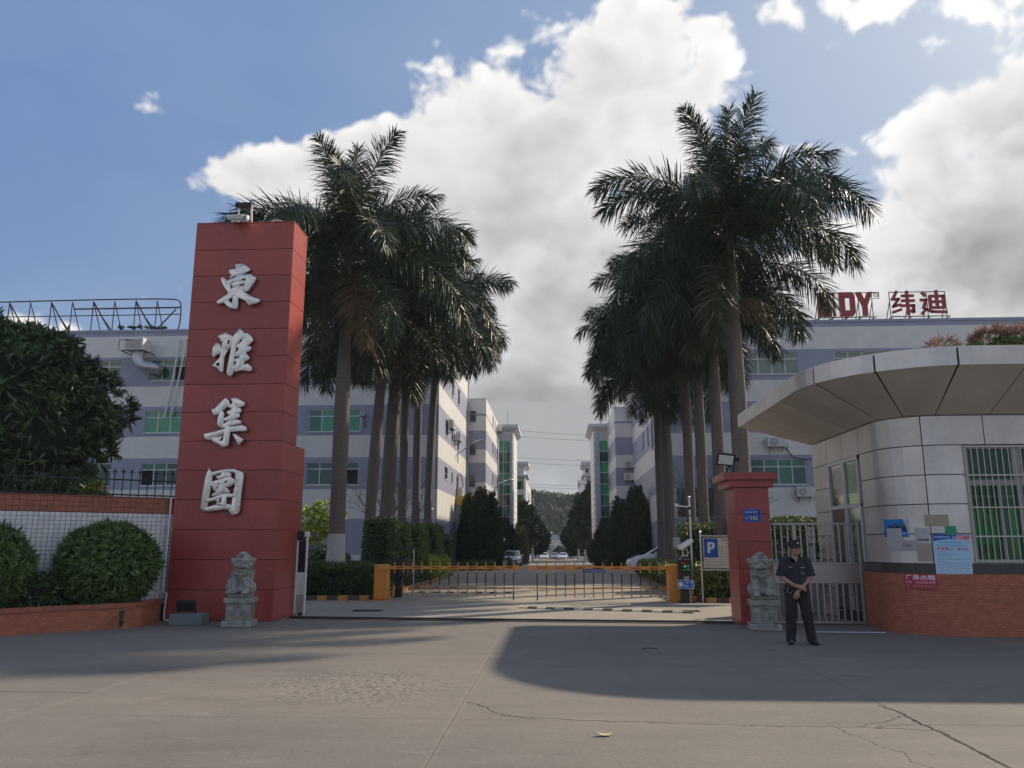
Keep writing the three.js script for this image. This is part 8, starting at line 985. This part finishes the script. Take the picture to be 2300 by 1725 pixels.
  const tagM = plain([0.30, 0.30, 0.31], 0.5); part('name_strip', [rbx(-0.135, -0.075, 1.262, 1.276, 0.118, 0.126, 0.002).rotateZ(0.0), rbx(0.062, 0.135, 1.256, 1.270, 0.118, 0.126, 0.002)], tagM, t); part('chest_badge', [new THREE.TorusGeometry(0.030, 0.0045, 6, 22).translate(0.085, 1.17, 0.134), new THREE.CircleGeometry(0.02, 16).translate(0.085, 1.17, 0.134)], plain([0.11, 0.11, 0.12], 0.5), t); part('shoulder_mark', [rbx(0.175, 0.235, 1.395, 1.404, -0.045, -0.015, 0.003).rotateZ(0), rbx(0.19, 0.25, 1.388, 1.397, 0.005, 0.035, 0.003)].map((g) => g.rotateZ(-0.12).translate(-0.15, 0.045, 0)), tagM, t); part('sleeve_patch', [new THREE.CircleGeometry(0.024, 14).scale(0.8, 1.1, 1).rotateY(0.75).translate(0.300, 1.205, 0.068), new THREE.TorusGeometry(0.024, 0.004, 5, 12, 2.4).rotateZ(0.35).rotateY(0.7).translate(0.293, 1.245, 0.066)], plain([0.24, 0.22, 0.16], 0.6), t);
}

// ---------- cars ----------
function car(label, x, z, turn, paint, group, o = {}) {
  const t = thing('parked_car', label, 'car', [x, gy(z), z], turn, group), Lc = 4.45, suv = o.suv ? 0.14 : 0;   // nose towards +z
  const side = (pts) => (z0) => { for (let i = 1; i < pts.length; i++) if (z0 <= pts[i][0]) return lerp(pts[i - 1][1], pts[i][1], (z0 - pts[i - 1][0]) / (pts[i][0] - pts[i - 1][0])); return pts[pts.length - 1][1]; };
  const hood = side([[-2.25, 0.82], [-2.1, 0.98 + suv], [-1.55, 1.03 + suv], [0.6, 1.0 + suv], [1.55, 0.90 + suv], [2.05, 0.74 + suv * 0.7], [2.25, 0.58]]), roof = side([[-2.3, 0.6], [-1.85, 1.0 + suv], [-1.15, 1.36 + suv], [-0.5, 1.46 + suv], [0.15, 1.46 + suv], [0.55, 1.38 + suv], [1.25, 0.96 + suv], [1.6, 0.5]]);
  const f = (px, py, pz) => { const hw = 0.89 - 0.10 * smooth(1.2, 2.25, pz) - 0.09 * smooth(-1.4, -2.25, pz) - 0.03 * Math.abs(py - 0.62); let b = Math.max(Math.abs(px) - hw, py - hood(pz), 0.20 - py, Math.abs(pz) - 2.24 + 0.10 * (px / 0.85) ** 2); b = smax(smax(Math.abs(px) - hw, py - hood(pz), 0.14), Math.max(0.20 - py, Math.abs(pz) - 2.24 + 0.16 * (px / 0.85) ** 2), 0.12); const gw = 0.83 - 0.40 * Math.max(0, py - 0.95 - suv) - 0.03 * Math.abs(pz); const c = smax(Math.abs(px) - gw, py - roof(pz), 0.12); let d = smin(b, Math.max(c, 0.5 - py), 0.05); for (const wz of [1.38, -1.36]) d = smax(d, -(Math.hypot(py - 0.33, pz - wz) - 0.39), 0.03); return d; };
  const g = nets(f, [-1.0, 0.1, -2.4], [1.0, 1.8, 2.4], o.cell ?? 0.035).toNonIndexed(), p = g.attributes.position, nn = g.attributes.normal, A = [], B = [];
  for (let i = 0; i < p.count; i += 3) { const cx = (p.getX(i) + p.getX(i + 1) + p.getX(i + 2)) / 3, cy = (p.getY(i) + p.getY(i + 1) + p.getY(i + 2)) / 3, cz = (p.getZ(i) + p.getZ(i + 1) + p.getZ(i + 2)) / 3, nx = Math.abs(nn.getX(i)), belt = hood(cz) + 0.02, rf = roof(cz); const sideWin = nx > 0.72 && cy > belt + 0.02 && cy < rf - 0.10 && Math.abs(cz + 0.15) > 0.05 && cz < 0.95 && cz > -1.35, wind = nx < 0.72 && cy > belt + 0.0 && cy < 1.36 + suv && Math.abs(cx) < 0.70 - 0.3 * (cy - 0.95 - suv) && (cz > 0.42 || cz < -0.98); (sideWin || wind ? B : A).push(i); }
  const pick = (L0) => { const P = [], N = []; for (const i of L0) for (let k = 0; k < 3; k++) { P.push(p.getX(i + k), p.getY(i + k), p.getZ(i + k)); N.push(nn.getX(i + k), nn.getY(i + k), nn.getZ(i + k)); } const q = new THREE.BufferGeometry(); q.setAttribute('position', new THREE.Float32BufferAttribute(P, 3)); q.setAttribute('normal', new THREE.Float32BufferAttribute(N, 3)); return join([q]); };
  part('body', pick(A), paint, t); part('window', pick(B), M.glassDark, t);
  part('grille', [rbx(-0.52, 0.52, 0.42, 0.58, 2.12, 2.235, 0.03), rbx(-0.6, 0.6, 0.22, 0.34, 2.1, 2.23, 0.03)], M.black, t); part('number_plate_blank', rbx(-0.22, 0.22, 0.36, 0.46, 2.22, 2.245, 0.005), plain([0.05, 0.12, 0.4], 0.4), t); part('door_seam', [bx(-0.885, -0.868, 0.3, 0.98, -0.16, -0.145), bx(0.868, 0.885, 0.3, 0.98, -0.16, -0.145)], M.black, t);
  for (const s of [-1, 1]) { part('headlight', new THREE.SphereGeometry(1, 14, 8).scale(0.19, 0.075, 0.12).rotateY(s * 0.5).translate(s * 0.62, 0.68 + suv * 0.4, 2.0), M.lens, t); part('tail_light', rbx(s * 0.55, s * 0.8, 0.78, 0.92, -2.2, -2.1, 0.02), M.lampRed, t); part('mirror', [rbx(s * 0.86, s * 1.06, 0.98 + suv, 1.11 + suv, 0.62, 0.74, 0.04)], paint, t); part('door_handle', rbx(s * 0.87, s * 0.90, 0.84, 0.87, -0.48, -0.3, 0.01), M.chrome, t);
    for (const wz of [1.38, -1.36]) { const w = part('wheel', new THREE.TorusGeometry(0.255, 0.078, 10, 28).rotateY(Math.PI / 2).scale(1.35, 1, 1).translate(s * 0.76, 0.33, wz), M.rubber, t); part('rim', [new THREE.CylinderGeometry(0.215, 0.215, 0.05, 24, 1, true).rotateZ(Math.PI / 2).translate(s * 0.80, 0.33, wz), ...[0, 1, 2, 3, 4].map((k) => new THREE.BoxGeometry(0.03, 0.40, 0.06).rotateX(k * Math.PI / 5).translate(s * 0.815, 0.33, wz))], M.galv, w); } }
  return t;
}
car('white car nosing out behind the right hedge, its front wheel in view', 6.05, -45.2, -Math.PI / 2, M.carWhite, null, { suv: true });
const c1 = car('first white sedan parked at the left kerb facing the gate', -4.15, -79, 0.0, M.carWhite, 'parked cars down the street');
copyOf(c1, [-3.75, gy(-88), -88.5], 0.0, 'second white car parked close behind the first sedan on the left', 'parked cars down the street');
copyOf(c1, [-2.3, gy(-165), -165], 0.0, 'distant white car standing left of the street end', 'parked cars down the street'); copyOf(c1, [1.5, gy(-172), -172], 0.0, 'distant white car standing right of the round bush', 'parked cars down the street');
const c2 = car('distant grey car beside the round bush at the street end', -0.2, -178, 0.0, M.carGrey, 'parked cars down the street', { cell: 0.06 });
car('blue car partly hidden behind the nearest left palm and a shrub', -13.6, -45.6, Math.PI / 2 + 0.05, M.carBlue);
scene.updateMatrixWorld(true);
renderer.render(scene, camera);
